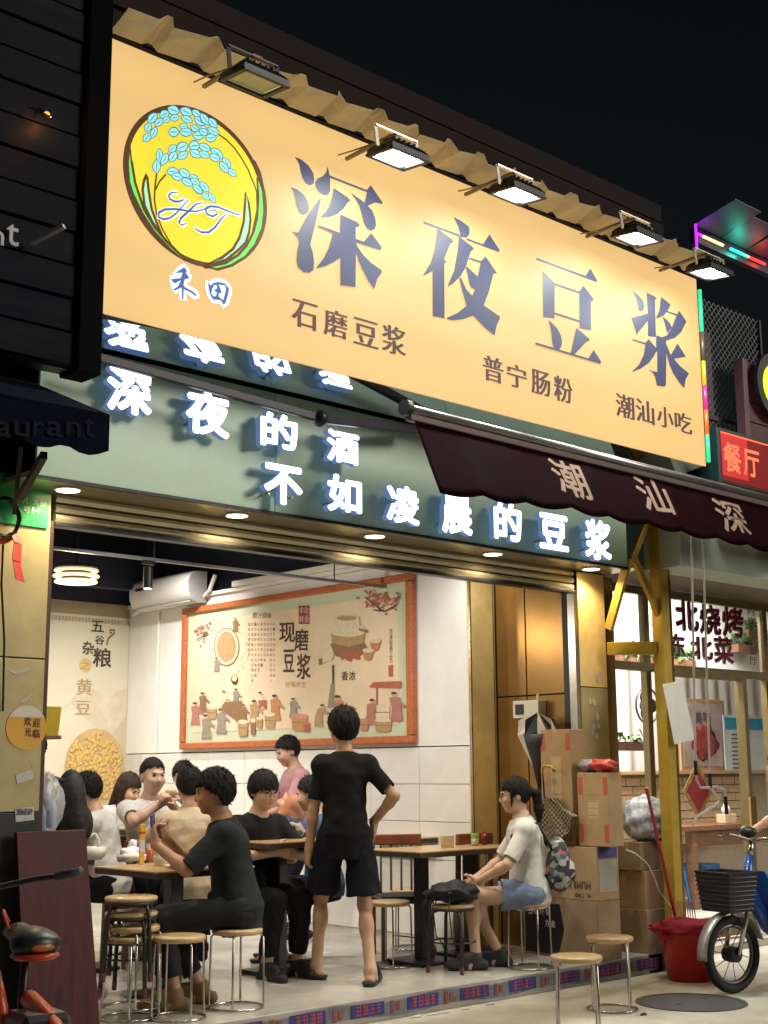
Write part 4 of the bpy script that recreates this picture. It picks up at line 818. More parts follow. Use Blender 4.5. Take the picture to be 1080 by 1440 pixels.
# the millstone illustration
flat('mill_shadow', oval(600,330,66,36), M_i['brown']); flat('mill_base', [(537,262),(662,262),(655,312),(600,325),(545,312)], M_i['tan']); flat('mill_plate', oval(600,268,66,22), M_i['cream']); flat('mill_stone', [(553,225),(642,225),(642,262),(600,272),(553,262)], M_i['cream']); flat('mill_top', oval(597,225,45,14), M_i['cream']); flat('mill_rim', oval(597,224,36,9), M_i['tan'])
flat('mill_handle', [(640,258),(672,268),(670,276),(640,268)], M_i['brown'])
for x, y, c in ((697,318,'orange'),(672,352,'orange')):
    flat('bowl', [(x-20,y-14),(x+20,y-14),(x+12,y+18),(x,y+24),(x-12,y+18)], M_i[c]); flat('bowl_fill', oval(x,y-14,20,8), M_i['cream'])
for i in range(26): flat('berry', oval(580+rr.random()*60,345+rr.random()*30,6,6,8), M_i['red'])
flat('sack', [(500,385),(512,350),(540,318),(552,350),(545,372)], M_i['cream']); flat('sack_bean', [(497,368),(512,365),(510,388),(498,388)], M_i['brown'])
# blossom branches
for (cx, cy, sx, sy, nn) in ((90,275,32,45,26),(730,165,60,40,70),(690,160,35,30,30)):
    for i in range(nn):
        x, y = cx+RNG.normal()*sx*.5, cy+RNG.normal()*sy*.5
        if 60 < x < 783 and y > 126: flat('petal', oval(x,y,4,4.5,7), M_i['red' if i % 3 else 'pink'])
for p in ([(783,135),(770,180),(730,200),(690,195)],[(720,200),(700,180),(660,150)],[(65,300),(85,290),(105,270)]):
    layer[0] += 1; q_ = [mp(*zz(v)) for v in p]; O('branch', MB().ribbon([(v.y,v.z) for v in q_], YH, ZH, V((MX-.0165-layer[0]*.00003,0,0)), .012), M_i['dark'], mu)
# ================================================================ printed back wall
bw = thing('bean_wallpaper', 'cream wallpaper with brush characters and a basket of soybeans', 'wallpaper', (7.5,6.34,FL))
BY = 6.355
O('sheet', MB().box(3.4,8.015,BY-.004,BY,FL,3.27), mat('wallpaper',(.66,.60,.45),.7,var=.06,scale=1.2), bw)
O('top_band', MB().box(3.4,8.015,BY-.007,BY-.0045,3.16,3.30), mat('wallpaper_band',(.34,.26,.14),.7), bw)
for i in range(26): O('key_motif', MB().box(6.98+i*.04,7.01+i*.04,BY-.009,BY-.0075,3.08+.006*(i%2),3.13), mat('wallpaper_motif',(.45,.37,.24),.7), bw)
def bp(x, y, k=0): return pY(x, y, BY-.006-.0004*k)
q5 = lambda x, y: (x*200/847, 840+y*340/1440)
M_hill = mat('wallpaper_hill',(.56,.46,.33),.7,var=.05)
O('hill', MB().poly([bp(*q5(*p)) for p in ((640,880),(690,700),(750,660),(765,900),(755,1440),(600,1440))]), M_hill, bw); O('hill', MB().poly([bp(*q5(*p),1) for p in ((330,700),(470,560),(560,545),(640,600),(700,560),(755,540),(755,700),(640,850),(430,640))]), mat('wallpaper_hill2',(.62,.54,.40),.7), bw)
for ch, x0, x1, y0, y1, c in (('五',543,620,135,210,'dark'),('谷',565,622,225,285,'dark'),('杂',490,560,258,345,'dark'),('粮',553,665,295,422,'dark'),('之',478,538,375,435,'orange'),('黄',455,552,480,590,'tan'),('豆',450,545,610,705,'tan')):
    a = q5(x0,y0); b_ = q5(x1,y1); o, w, h = pxbox(a[0],b_[0],a[1],b_[1],BY-.008,.1)
    if ch == '之': O('seal_disc', MB().poly([o+V((w/2+.62*w*math.cos(t),.0005,h/2+.62*w*math.sin(t))) for t in [2*math.pi*i/24 for i in range(24)]]), mat('seal_gold',(.60,.45,.18),.6), bw)
    O('character', glyph(MB(), spec(ch,RG), o, XH, ZH, w, h, V((0,-1,0)), 0, SHB if c=='dark' else SHX[:3]), M_i[c], bw)
O('flourish', MB().ribbon([(bp(*q5(*p)).x,bp(*q5(*p)).z) for p in ((635,285),(645,245),(680,215),(680,195),(655,195),(655,210),(668,212))], XH, ZH, V((0,BY-.0085,0)), .022), M_i['brown'], bw)
ctr = bp(*q5(565,1010)); O('basket', MB().poly([ctr+V((.36*math.cos(t),-.001,.40*math.sin(t))) for t in [2*math.pi*i/40 for i in range(40)]]), mat('basket_tan',(.55,.38,.18),.7), bw)
b = MB()
for i in range(420):
    t = rr.random()*6.28; s_ = math.sqrt(rr.random())*.33; b.ball(ctr+V((s_*math.cos(t),-.004-.001*(i%5),s_*1.1*math.sin(t))), (.021,.003,.021), 8, 5)
o = O('soybean_print', b, mat('bean_yellow',(.64,.42,.13),.6,var=.25,scale=25), bw, smooth=True); o['kind'] = 'stuff'
# ================================================================ furniture
M_edge = mat('table_edge', (.045,.03,.022), .5)
def table(x0, x1, y0, y1, z, label, leg=.035, posts=1, base=True, top=M_wood):
    cx, cy = (x0+x1)/2, (y0+y1)/2; t = thing('dining_table', label, 'table', (cx,cy,FL), 0, 'dining tables')
    O('tabletop', MB().box(x0,x1,y0,y1,z-.012,z), top, t, bevel=.004)
    O('edge_band', MB().box(x0+.003,x1-.003,y0+.003,y1-.003,z-.045,z-.0125), M_edge if top is M_wood else top, t, bevel=.003)
    xs_ = [cx] if posts == 1 else [cx-.26,cx+.26]
    for x in xs_:
        O('pedestal', MB().box(x-leg,x+leg,cy-leg,cy+leg,FL+.03,z-.046), M_black, t, bevel=.004)
        if base: O('base_plate', MB().box(x-.2,x+.2,cy-.2,cy+.2,FL+.002,FL+.028), M_black, t, bevel=.008)
    return t
TZ = .92
ne = pY(591,1198,.62); table(ne.x,ne.x+1.08,.62,1.18,ne.z,'long wooden table between the standing man and the seated girl', .04, 2)
na = pZ(222,1226,TZ); table(na.x,na.x+.72,na.y,na.y+.72,TZ,'near left square table where the man looks at his phone', .045)
tb_ = pD(150,1206,9.4); table(tb_.x-.35,tb_.x+.35,tb_.y,tb_.y+.6,tb_.z,'small table with the white spoon bowl behind the maroon board')
tc_ = pD(172,1164,10.2); table(tc_.x-.1,tc_.x+.75,tc_.y-.3,tc_.y+.3,tc_.z,'dark edged table in front of the man eating a bun', .03, 1, True)
td_ = pD(374,1184,9.1); table(td_.x-.05,td_.x+.62,td_.y-.1,td_.y+.5,td_.z,'table beside the young man with glasses')
tf_ = pD(600,1172,11.6); table(tf_.x-.55,tf_.x+.25,tf_.y-.5,tf_.y+.2,tf_.z,'empty table behind the long table by the tiled wall')
# round stools
def steel_stool(loc, label, h=.45, r=.15, group='round stools with steel ring legs'):
    t = thing('round_stool', label, 'stool', loc, 0, group)
    O('seat', MB().lathe([(r*.5,h-.034),(r*.92,h-.034),(r,h-.024),(r,h-.008),(r*.96,h-.001),(r*.5,h+.001)], (0,0,0), 32), M_wood, t, world=False, smooth=True)
    for i in range(4):
        a = math.pi/4+i*math.pi/2; ca, sa = math.cos(a), math.sin(a)
        O('leg', MB().tube([(ca*(r-.012),sa*(r-.012),h-.036),(ca*(r+.004),sa*(r+.004),h-.05),(ca*(r+.012),sa*(r+.012),.03),(ca*(r+.006),sa*(r+.006),.008)], .0065, 8), M_steel, t, world=False, smooth=True)
    O('foot_ring', MB().tube([((r+.006)*math.cos(a),(r+.006)*math.sin(a),.008) for a in [2*math.pi*i/36 for i in range(36)]], .0065, 8, closed=True), M_steel, t, world=False, smooth=True)
    return t
p = pZ(342,1418,FL); s0 = steel_stool((p.x-.02,p.y+.04,FL), 'steel ring stool under the man with the phone')
def stool_at(x, y, lab, z=FL):
    q = pZ(x,y,z); return dup(s0, (q.x,q.y,z), .4+x, lab)
stool_at(548,1359,'steel ring stool to the right of the standing man'); stool_at(250,1432,'steel ring stool between the stack and the seated man')
q = pZ(746,1361,FL); GIRL = V((q.x,q.y,FL)); dup(s0, GIRL, .3, 'steel ring stool the girl in white sits on')
q = pD(578,1246,10.6); dup(s0, (q.x,q.y,FL), .9, 'wooden topped stool under the edge of the long table')
stool_at(861,1420,'farther of the two steel ring stools standing on the street', 0)
q = pZ(815,1345,.45); dup(s0, (q.x+.03,q.y+.05,0), .75, 'nearer of the two steel ring stools standing on the street')
def black_stool(loc, label, h=.45, r=.15):
    t = thing('black_leg_stool', label, 'stool', loc, .3, 'stools with black splayed legs')
    O('seat', MB().lathe([(r*.5,h-.026),(r*.95,h-.026),(r,h-.018),(r,h-.006),(r*.95,h)], (0,0,0), 32), M_wood, t, world=False, smooth=True)
    O('seat_rim', MB().tube([((r-.008)*math.cos(a),(r-.008)*math.sin(a),h-.034) for a in [2*math.pi*i/32 for i in range(32)]], .009, 8, closed=True), M_black, t, world=False)
    for i in range(4):
        a = math.pi/4+i*math.pi/2; ca, sa = math.cos(a), math.sin(a)
        g_ = O('leg', MB().tube([(ca*(r-.06),sa*(r-.06),h-.035),(ca*(r-.01),sa*(r-.01),h-.05),(ca*(r+.01),sa*(r+.01),h-.10),(ca*(r+.035),sa*(r+.035),.0)], .0125, 8), M_black, t, world=False, smooth=True)
        O('rubber_foot', MB().tube([(ca*(r+.03),sa*(r+.03),.05),(ca*(r+.0355),sa*(r+.0355),0)], .0145, 8), mat('foot_maroon',(.12,.03,.035),.5), g_, world=False)
    O('brace_ring', MB().tube([((r+.005)*math.cos(a),(r+.005)*math.sin(a),.2) for a in [2*math.pi*i/32 for i in range(32)]], .006, 6, closed=True), M_black, t, world=False)
    return t
q = pZ(638,1366,FL); BAGST = V((q.x,q.y,FL)); k0 = black_stool(BAGST, 'black legged stool carrying the black drawstring bag')
q = pZ(182,1432,FL); ST = V((q.x,q.y,FL))
dup(s0, ST, .2, 'steel ring stool at the bottom of the stack by the maroon board'); dup(s0, ST+V((.01,0,.055)), .35, 'second steel ring stool in the stack by the maroon board')
dup(k0, ST+V((0,.01,.13)), .7, 'lower black legged stool in the stack by the maroon board'); dup(k0, ST+V((-.01,.0,.215)), .9, 'topmost stool of the stack by the maroon board')
# chairs with red-brown backs
def chair(loc, rz, label):
    t = thing('wooden_chair', label, 'chair', loc, rz, 'red brown wooden chairs')
    O('seat', MB().box(-.2,.2,-.2,.2,.42,.45), M_black, t, world=False, bevel=.01)
    for x in (-.18,.18):
        O('leg', MB().box(x-.018,x+.018,.16,.195,0,.42), M_brown, t, world=False, bevel=.004); O('leg', MB().beam((x,-.19,0),(x,-.21,.86), .036, .03), M_brown, t, world=False, bevel=.004)
    O('back_rail', MB().box(-.2,.2,-.225,-.195,.80,.88), mat('red_brown',(.22,.06,.03),.4,var=.2), t, world=False, bevel=.008); O('apron', MB().box(-.17,.17,-.2,-.175,.36,.41), M_brown, t, world=False)
    for k in range(4): O('slat', MB().box(-.12+k*.08-.008,-.12+k*.08+.008,-.215,-.2,.46,.80), M_steel if k % 2 else M_brown, t, world=False)
    return t
q = pD(565,1190,10.2); c0 = chair((q.x,q.y,FL), 2.6, 'red brown chair behind the long table beside the standing man')
for x, y, d, rz, lab in ((640,1190,10.6,.0,'red brown chair on the far side of the long table'),(215,1175,9.9,-.6,'red brown chair in front of the man eating a bun'),(150,1178,10.2,.2,'red brown chair by the left rear table')):
    q = pD(x,y,d); dup(c0, (q.x,q.y,FL), rz, lab)
# ================================================================ figures: one smooth surface per body, clothing and hair as children
def surface_nets(D, lo, h):
    S = D < 0; nx, ny, nz = D.shape
    c = S[:-1,:-1,:-1].astype(np.int8)
    for dx, dy, dz in [(1,0,0),(0,1,0),(0,0,1),(1,1,0),(1,0,1),(0,1,1),(1,1,1)]: c = c+S[dx:nx-1+dx,dy:ny-1+dy,dz:nz-1+dz]
    act = np.argwhere((c > 0) & (c < 8))
    if len(act) == 0: return np.zeros((0,3)), []
    idx = -np.ones((nx-1,ny-1,nz-1), np.int32); idx[tuple(act.T)] = np.arange(len(act))
    P = np.zeros((len(act),3)); n = np.zeros(len(act)); offs = np.array([(i,j,k) for i in (0,1) for j in (0,1) for k in (0,1)])
    cv = np.stack([D[act[:,0]+o[0],act[:,1]+o[1],act[:,2]+o[2]] for o in offs], 1)
    for a in range(8):
        for b in range(a+1, 8):
            if np.abs(offs[a]-offs[b]).sum() != 1: continue
            va, vb = cv[:,a], cv[:,b]; m = (va < 0) != (vb < 0); t = np.where(m, va/np.where(m, va-vb, 1), 0)
            P += np.where(m[:,None], offs[a]+(offs[b]-offs[a])*t[:,None], 0); n += m
    P = (act+P/n[:,None])*h+lo; Q = []
    for ax in range(3):
        sl = [slice(None)]*3; s2 = [slice(None)]*3; sl[ax] = slice(0,-1); s2[ax] = slice(1,None)
        A = S[tuple(sl)]; B = S[tuple(s2)]; e = np.argwhere(A != B); u, v = (ax+1) % 3, (ax+2) % 3
        ok = (e[:,u] > 0) & (e[:,v] > 0) & (e[:,u] < D.shape[u]-1) & (e[:,v] < D.shape[v]-1); e = e[ok]
        q = []
        for du, dv in ((1,1),(0,1),(0,0),(1,0)):
            k = e.copy(); k[:,u] -= du; k[:,v] -= dv; q.append(idx[k[:,0],k[:,1],k[:,2]])
        q = np.stack(q, 1); fl = ~A[tuple(e.T)]; q[fl] = q[fl][:,::-1]; Q.append(q)
    return P, np.concatenate(Q)
class Field:
    def __init__(s, lo, hi, h):
        s.lo = np.array(lo, float); s.h = h; s.n = np.ceil((np.array(hi)-s.lo)/h).astype(int)+1
        s.D = np.full(tuple(s.n), .3, np.float32); s.ax = [s.lo[i]+np.arange(s.n[i])*h for i in range(3)]
    def reg(s, lo, hi):
        a = np.clip(np.floor((np.array(lo)-s.lo)/s.h).astype(int), 0, s.n); b = np.clip(np.ceil((np.array(hi)-s.lo)/s.h).astype(int)+1, 0, s.n)
        if (b <= a).any(): return None, None
        sl = tuple(slice(int(i), int(j)) for i, j in zip(a, b))
        return sl, np.stack(np.meshgrid(*[s.ax[i][sl[i]] for i in range(3)], indexing='ij'), -1)
    def put(s, f, lo, hi, k=.02, op='add'):
        m = k+2*s.h+.005; sl, P = s.reg(np.array(lo)-m, np.array(hi)+m)
        if sl is None: return
        d = f(P).astype(np.float32); D = s.D[sl]
        if op == 'add':
            hh = np.maximum(k-np.abs(D-d), 0)/k; s.D[sl] = np.minimum(D, d)-hh*hh*k/4
        else: s.D[sl] = np.maximum(D, -d)
    def cone(s, a, b, ra, rb, k=.02, op='add', end=None):
        a = np.array(a, float); b = np.array(b, float); d = b-a; L2 = max(d@d, 1e-9); R_ = max(ra, rb)
        def f(P):
            q = P-a; t = np.clip(q@d/L2, 0, 1); e = np.linalg.norm(q-t[...,None]*d, axis=-1)-(ra+(rb-ra)*t)
            if end is not None: e = np.maximum(e, (P-b)@(d/math.sqrt(L2))-end)
            return e
        s.put(f, np.minimum(a,b)-R_, np.maximum(a,b)+R_, k, op)
    def ell(s, c, r, Rm=None, k=.02, op='add'):
        c = np.array(c, float); r = np.array(r, float); R_ = r.max(); Rm = np.eye(3) if Rm is None else Rm
        def f(P):
            q = (P-c)@Rm; k0 = np.linalg.norm(q/r, axis=-1); k1 = np.linalg.norm(q/(r*r), axis=-1); return k0*(k0-1)/np.maximum(k1, 1e-6)
        s.put(f, c-R_, c+R_, k, op)
    def loft(s, o, Rm, ts, rx, ry, k=.02, pad=0., fold=0., seed=0):
        o = np.array(o, float); pts = np.array([o+Rm@np.array((sx*.3,sy*.3,t)) for sx in (-1,1) for sy in (-1,1) for t in (ts[0]-.03,ts[-1]+.03)])
        def f(P):
            q = (P-o)@Rm; t = q[...,2]; a = np.interp(t, ts, rx)+pad; b = np.interp(t, ts, ry)+pad
            e = (np.sqrt((q[...,0]/a)**2+(q[...,1]/b)**2)-1)*np.minimum(a, b)
            if fold: e = e+fold*(np.sin(q[...,0]*26+seed+3*np.sin(t*14+seed))*np.sin(t*21-q[...,0]*9+seed*1.7)+.6*np.sin(t*43+5*np.sin(q[...,0]*11+seed)+q[...,1]*17))
            return np.maximum(e, np.maximum(t-ts[-1], ts[0]-t))
        s.put(f, pts.min(0), pts.max(0), k)
    def mesh(s): return surface_nets(s.D, s.lo, s.h)
def ik(a, c, l1, l2, hint):
    a = np.array(a, float); c = np.array(c, float); d = c-a; L = np.linalg.norm(d)
    if L > (l1+l2)*.995: c = a+d/L*(l1+l2)*.995; d = c-a; L = np.linalg.norm(d)
    u = d/L; x = (l1*l1-l2*l2+L*L)/(2*L); hh = math.sqrt(max(l1*l1-x*x, 0)); n = np.array(hint, float); n = n-u*(n@u); n /= np.linalg.norm(n)
    return a+u*x+n*hh, c
def rot(yaw=0, pitch=0, roll=0):       # columns: right, forward, up ; pitch > 0 looks down / leans forward
    cy, sy, cp, sp, cr, sr = math.cos(yaw), math.sin(yaw), math.cos(pitch), math.sin(pitch), math.cos(roll), math.sin(roll)
    return np.array([[cy,-sy,0],[sy,cy,0],[0,0,1]])@np.array([[1,0,0],[0,cp,sp],[0,-sp,cp]])@np.array([[cr,0,sr],[0,1,0],[-sr,0,cr]])
M_skin = mat('skin', (.50,.29,.19), .5, var=.08, scale=12, bump=.03, bscale=120); M_skinp = mat('skin_pale', (.58,.37,.26), .5, var=.08, scale=12); M_skind = mat('skin_tan', (.42,.23,.145), .5, var=.1, scale=12)
M_hair = mat('black_hair', (.006,.005,.005), .6, spec=.25, var=.3, scale=60, bump=.7, bscale=160, stretch=(1,1,.25)); M_hairb = mat('brown_hair', (.04,.02,.013), .6, spec=.25, var=.3, scale=60, bump=.7, bscale=160, stretch=(1,1,.25))
def cloth(name, c, b=.8): return mat(name, c, .85, var=.12, scale=9, bump=b, bscale=17, spec=.3, detail=3)
def meshobj(name, P, Q, m, parent):
    me = bpy.data.meshes.new(name); me.vertices.add(len(P)); me.vertices.foreach_set('co', np.asarray(P, np.float32).ravel())
    Q = np.asarray(Q, np.int32); me.loops.add(len(Q)*4); me.loops.foreach_set('vertex_index', Q.ravel()); me.polygons.add(len(Q)); me.polygons.foreach_set('loop_start', np.arange(len(Q))*4); me.polygons.foreach_set('loop_total', np.full(len(Q),4)); me.polygons.foreach_set('use_smooth', np.ones(len(Q),bool))
    me.update(); me.validate(); me.materials.append(m); o = bpy.data.objects.new(name, me); COL.objects.link(o); o.parent = parent; return o
TS = [-.11,-.02,.10,.22,.36,.43,.48,.53]; TX = [.12,.165,.142,.150,.170,.160,.105,.055]; TYY = [.085,.115,.098,.105,.112,.092,.066,.055]
def person(label, loc, yaw, pz=.93, sc=1., lean=0, side=0, turn=0, head=(0,0,0), LA=None, RA=None, LL=None, RL=None, skin=M_skin, hair=M_hair, hairs='short', shirt=None, sleeve=.62, hem=-.10,
           pants=None, pl=.9, baggy=0, shoes=None, shoe='shoe', female=False, glasses=False, res=.0085, curl=(.5,.5), long_sleeve=False, hand_dir=(None,None), seed=0, face=True, build=.9):
    """local frame: x right, y forward, z up from the floor. LA/RA: (wrist, elbow hint); LL/RL: (ankle, knee hint, foot direction)"""
    root = thing('person', label, 'person', loc, yaw); root.scale = (sc,sc,sc)
    T = rot(turn, lean, side); pel = np.array((0,0,pz)); wx = .86 if female else build
    tp = lambda x, y, t: pel+T@np.array((x,y,t))
    neck = tp(0,-.005,.50); H = T@rot(head[0],head[1],head[2]) if False else rot(head[0]+turn,head[1],head[2]); hc = tp(0,.012,.565)+H@np.array((0,.012,.085))
    J = {}
    for sd, A in ((-1,LA),(1,RA)):
        shl = tp(sd*.178*wx,-.005,.425); A = A or ((sd*.25,.05,pz-.12),(sd*.3,-1,0)); el, wr = ik(shl, A[0], .29, .255, A[1]); J[sd] = [shl, el, wr]
    K = {}
    for sd, A in ((-1,LL),(1,RL)):
        hip = pel+T@np.array((sd*.092,0,-.03)) if lean < .2 else pel+np.array((sd*.092,.0,-.02)); A = A or ((sd*.1,0,.08),(0,1,0),(0,1,0)); kn, an = ik(hip, A[0], .43, .42, A[1]); K[sd] = [hip, kn, an, np.array(A[2], float)/np.linalg.norm(A[2])]
    pts = np.array([hc]+[p for s in J.values() for p in s]+[p for s in K.values() for p in s[:3]]+[pel]); lo = pts.min(0)-.22; hi = pts.max(0)+.22; lo[2] = max(lo[2], -.03)
    F_ = Field(lo, hi, res); txf = [v*wx for v in TX]
    F_.loft(pel, T, TS, txf, TYY, .03)
    for sd in (-1,1):
        s, e, w = J[sd]; F_.ell(s, (.066,.062,.062), k=.04); F_.cone(s, e, .052*wx, .041*wx, .03); F_.cone(e, w, .042*wx, .029, .02); F_.ell(e+(w-e)*.25, (.043*wx,)*3, k=.03)
        f = (w-e)/np.linalg.norm(w-e); hd = hand_dir[0 if sd < 0 else 1]
        if hd is not None: f2 = np.array(hd[0], float); f2 /= np.linalg.norm(f2); nrm = np.array(hd[1], float)
        else: f2 = f; nrm = np.array((-sd*1.,.0,.15))
        nrm = nrm-f2*(nrm@f2); nrm /= np.linalg.norm(nrm); th = np.cross(f2, nrm)*(1 if True else 1); 
        if th@np.array((0,1,.4)) < 0: th = -th
        Rm = np.stack([th,f2,nrm],1); F_.cone(w, w+f2*.03, .026, .026, .015); F_.ell(w+f2*.055, (.041,.052,.019), Rm, .015)
        c = curl[0 if sd < 0 else 1]
        for i, (ln, off) in enumerate(((.068,.030),(.078,.010),(.072,-.011),(.056,-.030))):
            r0_ = w+f2*.092+th*off; d1 = f2*math.cos(c)+nrm*math.sin(c); d2 = f2*math.cos(2.1*c)+nrm*math.sin(2.1*c); m_ = r0_+d1*ln*.5
            F_.cone(w+f2*.06+th*off*.9, r0_, .012, .0105, .008); F_.cone(r0_, m_, .0105, .0095, .005); F_.cone(m_, m_+d2*ln*.5, .0095, .008, .005)
        r0_ = w+f2*.028+th*.034; m_ = r0_+(f2*.62+th*.62+nrm*.35)*.04; F_.cone(r0_, m_, .014, .0115, .01); F_.cone(m_, m_+(f2*.85+th*.15+nrm*.5)*.034, .0115, .009, .005)
        h_, kn, an, fd = K[sd]; F_.cone(h_, kn, .085*wx, .055*wx, .04); F_.cone(kn, an, .053*wx, .036, .03); F_.ell(kn+(an-kn)*.3-fd*.018, (.052*wx,.055*wx,.075), k=.04); F_.ell(kn, (.055*wx,)*3, k=.02)
        ft = an+fd*.15; F_.cone(np.array((*(an-fd*.03)[:2],max(an[2]-.05,.03))), np.array((ft[0],ft[1],an[2]-.058)), .033, .024, .03); F_.cone(an, np.array((*(an+fd*.05)[:2],an[2]-.045)), .036, .034, .03)
    F_.cone(neck-T[:,2]*.03, hc+H@np.array((0,-.022,-.07)), .058*wx, .052*wx, .03)
    hp = lambda x, y, z: hc+H@np.array((x,y,z))
    F_.ell(hp(0,-.012,.035), (.076,.094,.092), H, .02); F_.ell(hp(0,.022,-.042), (.056,.066,.068), H, .035); F_.ell(hp(0,.068,-.088), (.026,.02,.018), H, .02); F_.ell(hp(0,.05,-.02), (.062,.05,.06), H, .03)
    for sd in (-1,1):
        F_.ell(hp(sd*.077,-.008,-.002), (.010,.021,.031), H, .008); F_.ell(hp(sd*.032,.105,.012), (.017,.014,.011), H, .012, 'sub'); F_.ell(hp(sd*.036,.082,-.022), (.022,.018,.02), H, .02)
    F_.cone(hp(0,.093,.018), hp(0,.110,-.018), .008, .0115, .012); F_.ell(hp(0,.104,-.022), (.016,.010,.009), H, .01); F_.ell(hp(0,.091,-.052), (.022,.010,.010), H, .012); F_.ell(hp(0,.092,.034), (.04,.012,.009), H, .015)
    P, Q = F_.mesh(); meshobj('body', P, Q, skin, root)
    Hv = Matrix([list(r) for r in H]).to_4x4(); Hv.translation = V(hc)
    def fb(name, m, *balls):
        for c_, r_ in balls:
            b = MB().ball((0,0,0), r_, 10, 7); b.v = [tuple(Hv@(V(c_)+V(v))) for v in b.v]; O(name, b, m, root, True, world=False)
    if face:
        M_eye = mat('eye_white', (.55,.50,.46), .3, var=0); M_iris = mat('iris', (.012,.008,.006), .15, var=0); M_lip = mat('lip', (.38,.15,.12), .5, var=0)
        for sd in (-1,1):
            fb('eye', M_eye, ((sd*.032,.0865,.012),(.0135,.008,.0065))); fb('iris', M_iris, ((sd*.032,.091,.012),(.0065,.005,.0062))); fb('eyelash', M_iris, ((sd*.032,.090,.0175),(.015,.007,.0028)))
            fb('eyebrow', hair, ((sd*.033,.096,.033),(.019,.006,.0038)))
        fb('lip', M_lip, ((0,.0985,-.0475),(.021,.006,.0038)), ((0,.0985,-.055),(.018,.006,.0042)))
    if glasses:
        M_gf = mat('glasses_frame', (.08,.07,.07), .25, .6)
        for sd in (-1,1):
            O('glasses_rim', MB().tube([Hv@V((sd*.034+.026*math.cos(a),.112-abs(math.cos(a))*.004,.010+.022*math.sin(a))) for a in [2*math.pi*i/16 for i in range(16)]], .0018, 5, closed=True), M_gf, root, world=False)
            O('glasses_temple', MB().tube([Hv@V((sd*.060,.108,.014)), Hv@V((sd*.079,.0,.012)), Hv@V((sd*.078,-.02,-.005))], .002, 5), M_gf, root, world=False)
        O('glasses_bridge', MB().tube([Hv@V((-.009,.113,.013)), Hv@V((.009,.113,.013))], .0018, 5), M_gf, root, world=False)
    # hair
    lo = hc-.20; hi = hc+.20
    if hairs in ('pony','long'): lo = hc-np.array((.2,.25,.42))
    G = Field(lo, hi, .0055); bulk = {'crop':.008,'short':.016,'full':.026,'bowl':.022,'pony':.012,'long':.018}[hairs]
    zl = {'crop':[-.07,-.055,.02,.04,.066,.078],'short':[-.085,-.075,-.005,.03,.060,.072],'full':[-.095,-.085,-.02,.015,.050,.062],'bowl':[-.085,-.08,-.02,.0,.032,.034],'pony':[-.08,-.07,-.01,.0,.046,.058],'long':[-.12,-.12,-.06,-.01,.05,.06]}[hairs]
    def hf(P):
        q = (P-hc)@H; x, y, z = q[...,0], q[...,1], q[...,2]; r = np.array((.077+bulk,.096+bulk,.094+bulk*1.15)); p = q-np.array((0,-.012,.034))
        k0 = np.linalg.norm(p/r, axis=-1); k1 = np.linalg.norm(p/(r*r), axis=-1); e = k0*(k0-1)/np.maximum(k1,1e-6)
        amp = {'crop':.0008,'short':.0022,'full':.0032,'bowl':.002,'pony':.0012,'long':.002}[hairs]
        ph = np.arctan2(x, -(y+.012)); el = np.arctan2(z-.06, np.hypot(x, y+.012)); ns = .7*np.sin(ph*17+3*np.sin(el*3+seed)+seed)+.6*np.sin(ph*31+4*np.sin(el*5+seed*2))+.5*np.sin(ph*9+el*7+seed)
        line = np.interp(y, [-.10,-.05,-.02,.02,.05,.088], zl)+.006*np.sin(x*150+seed)+.005*np.sin(np.arctan2(x,-y)*23+seed)
        return np.maximum(e+amp*ns, (line-z))
    G.put(hf, hc-.135, hc+.135, .01)
    if hairs == 'pony':
        a = hp(0,-.10,.03); b_ = hp(0,-.155,.0); c_ = hp(0,-.155,-.11); d_ = hp(0,-.14,-.23); G.cone(a, b_, .028, .03, .02); G.cone(b_, c_, .034, .034, .02); G.cone(c_, d_, .034, .010, .02)
        for sd in (-1,1): G.cone(hp(sd*.07,.03,.035), hp(sd*.072,.045,-.06), .012, .006, .01)
    if hairs == 'long':
        for sd in (-1,1):
            G.cone(hp(sd*.072,.0,.0), hp(sd*.075,.03,-.16), .032, .022, .02); G.cone(hp(sd*.06,-.05,.0), hp(sd*.06,-.05,-.22), .045, .03, .02)
    P, Q = G.mesh()
    rs = np.random.default_rng(int(seed*10)+3); ids = rs.choice(len(P), 900); b0 = P[ids]; nn = b0-(hc+H@np.array((0,-.012,.02))); nn /= np.linalg.norm(nn, axis=1)[:,None]; dn = np.array((0,0,-1.))-nn*(-nn[:,2:3])
    dn += rs.normal(0,.35,dn.shape); d_ = nn*(.22 if hairs in ('crop','pony','bowl') else .42)+dn*.8; d_ /= np.linalg.norm(d_,axis=1)[:,None]; sdv = np.cross(nn, d_); sdv /= np.linalg.norm(sdv,axis=1)[:,None]; ln_ = rs.uniform(.008,.02,(900,1))*(.5 if hairs=='crop' else 1.)
    st_ = np.stack([b0-sdv*.003-nn*.002, b0+sdv*.003-nn*.002, b0+d_*ln_+sdv*.0006, b0+d_*ln_-sdv*.0006], 1).reshape(-1,3)
    Q = np.concatenate([Q, len(P)+np.arange(3600).reshape(-1,4)]); P = np.concatenate([P, st_]); meshobj('hair', P, Q, hair, root)['kind'] = 'stuff'
    cr = res*1.12
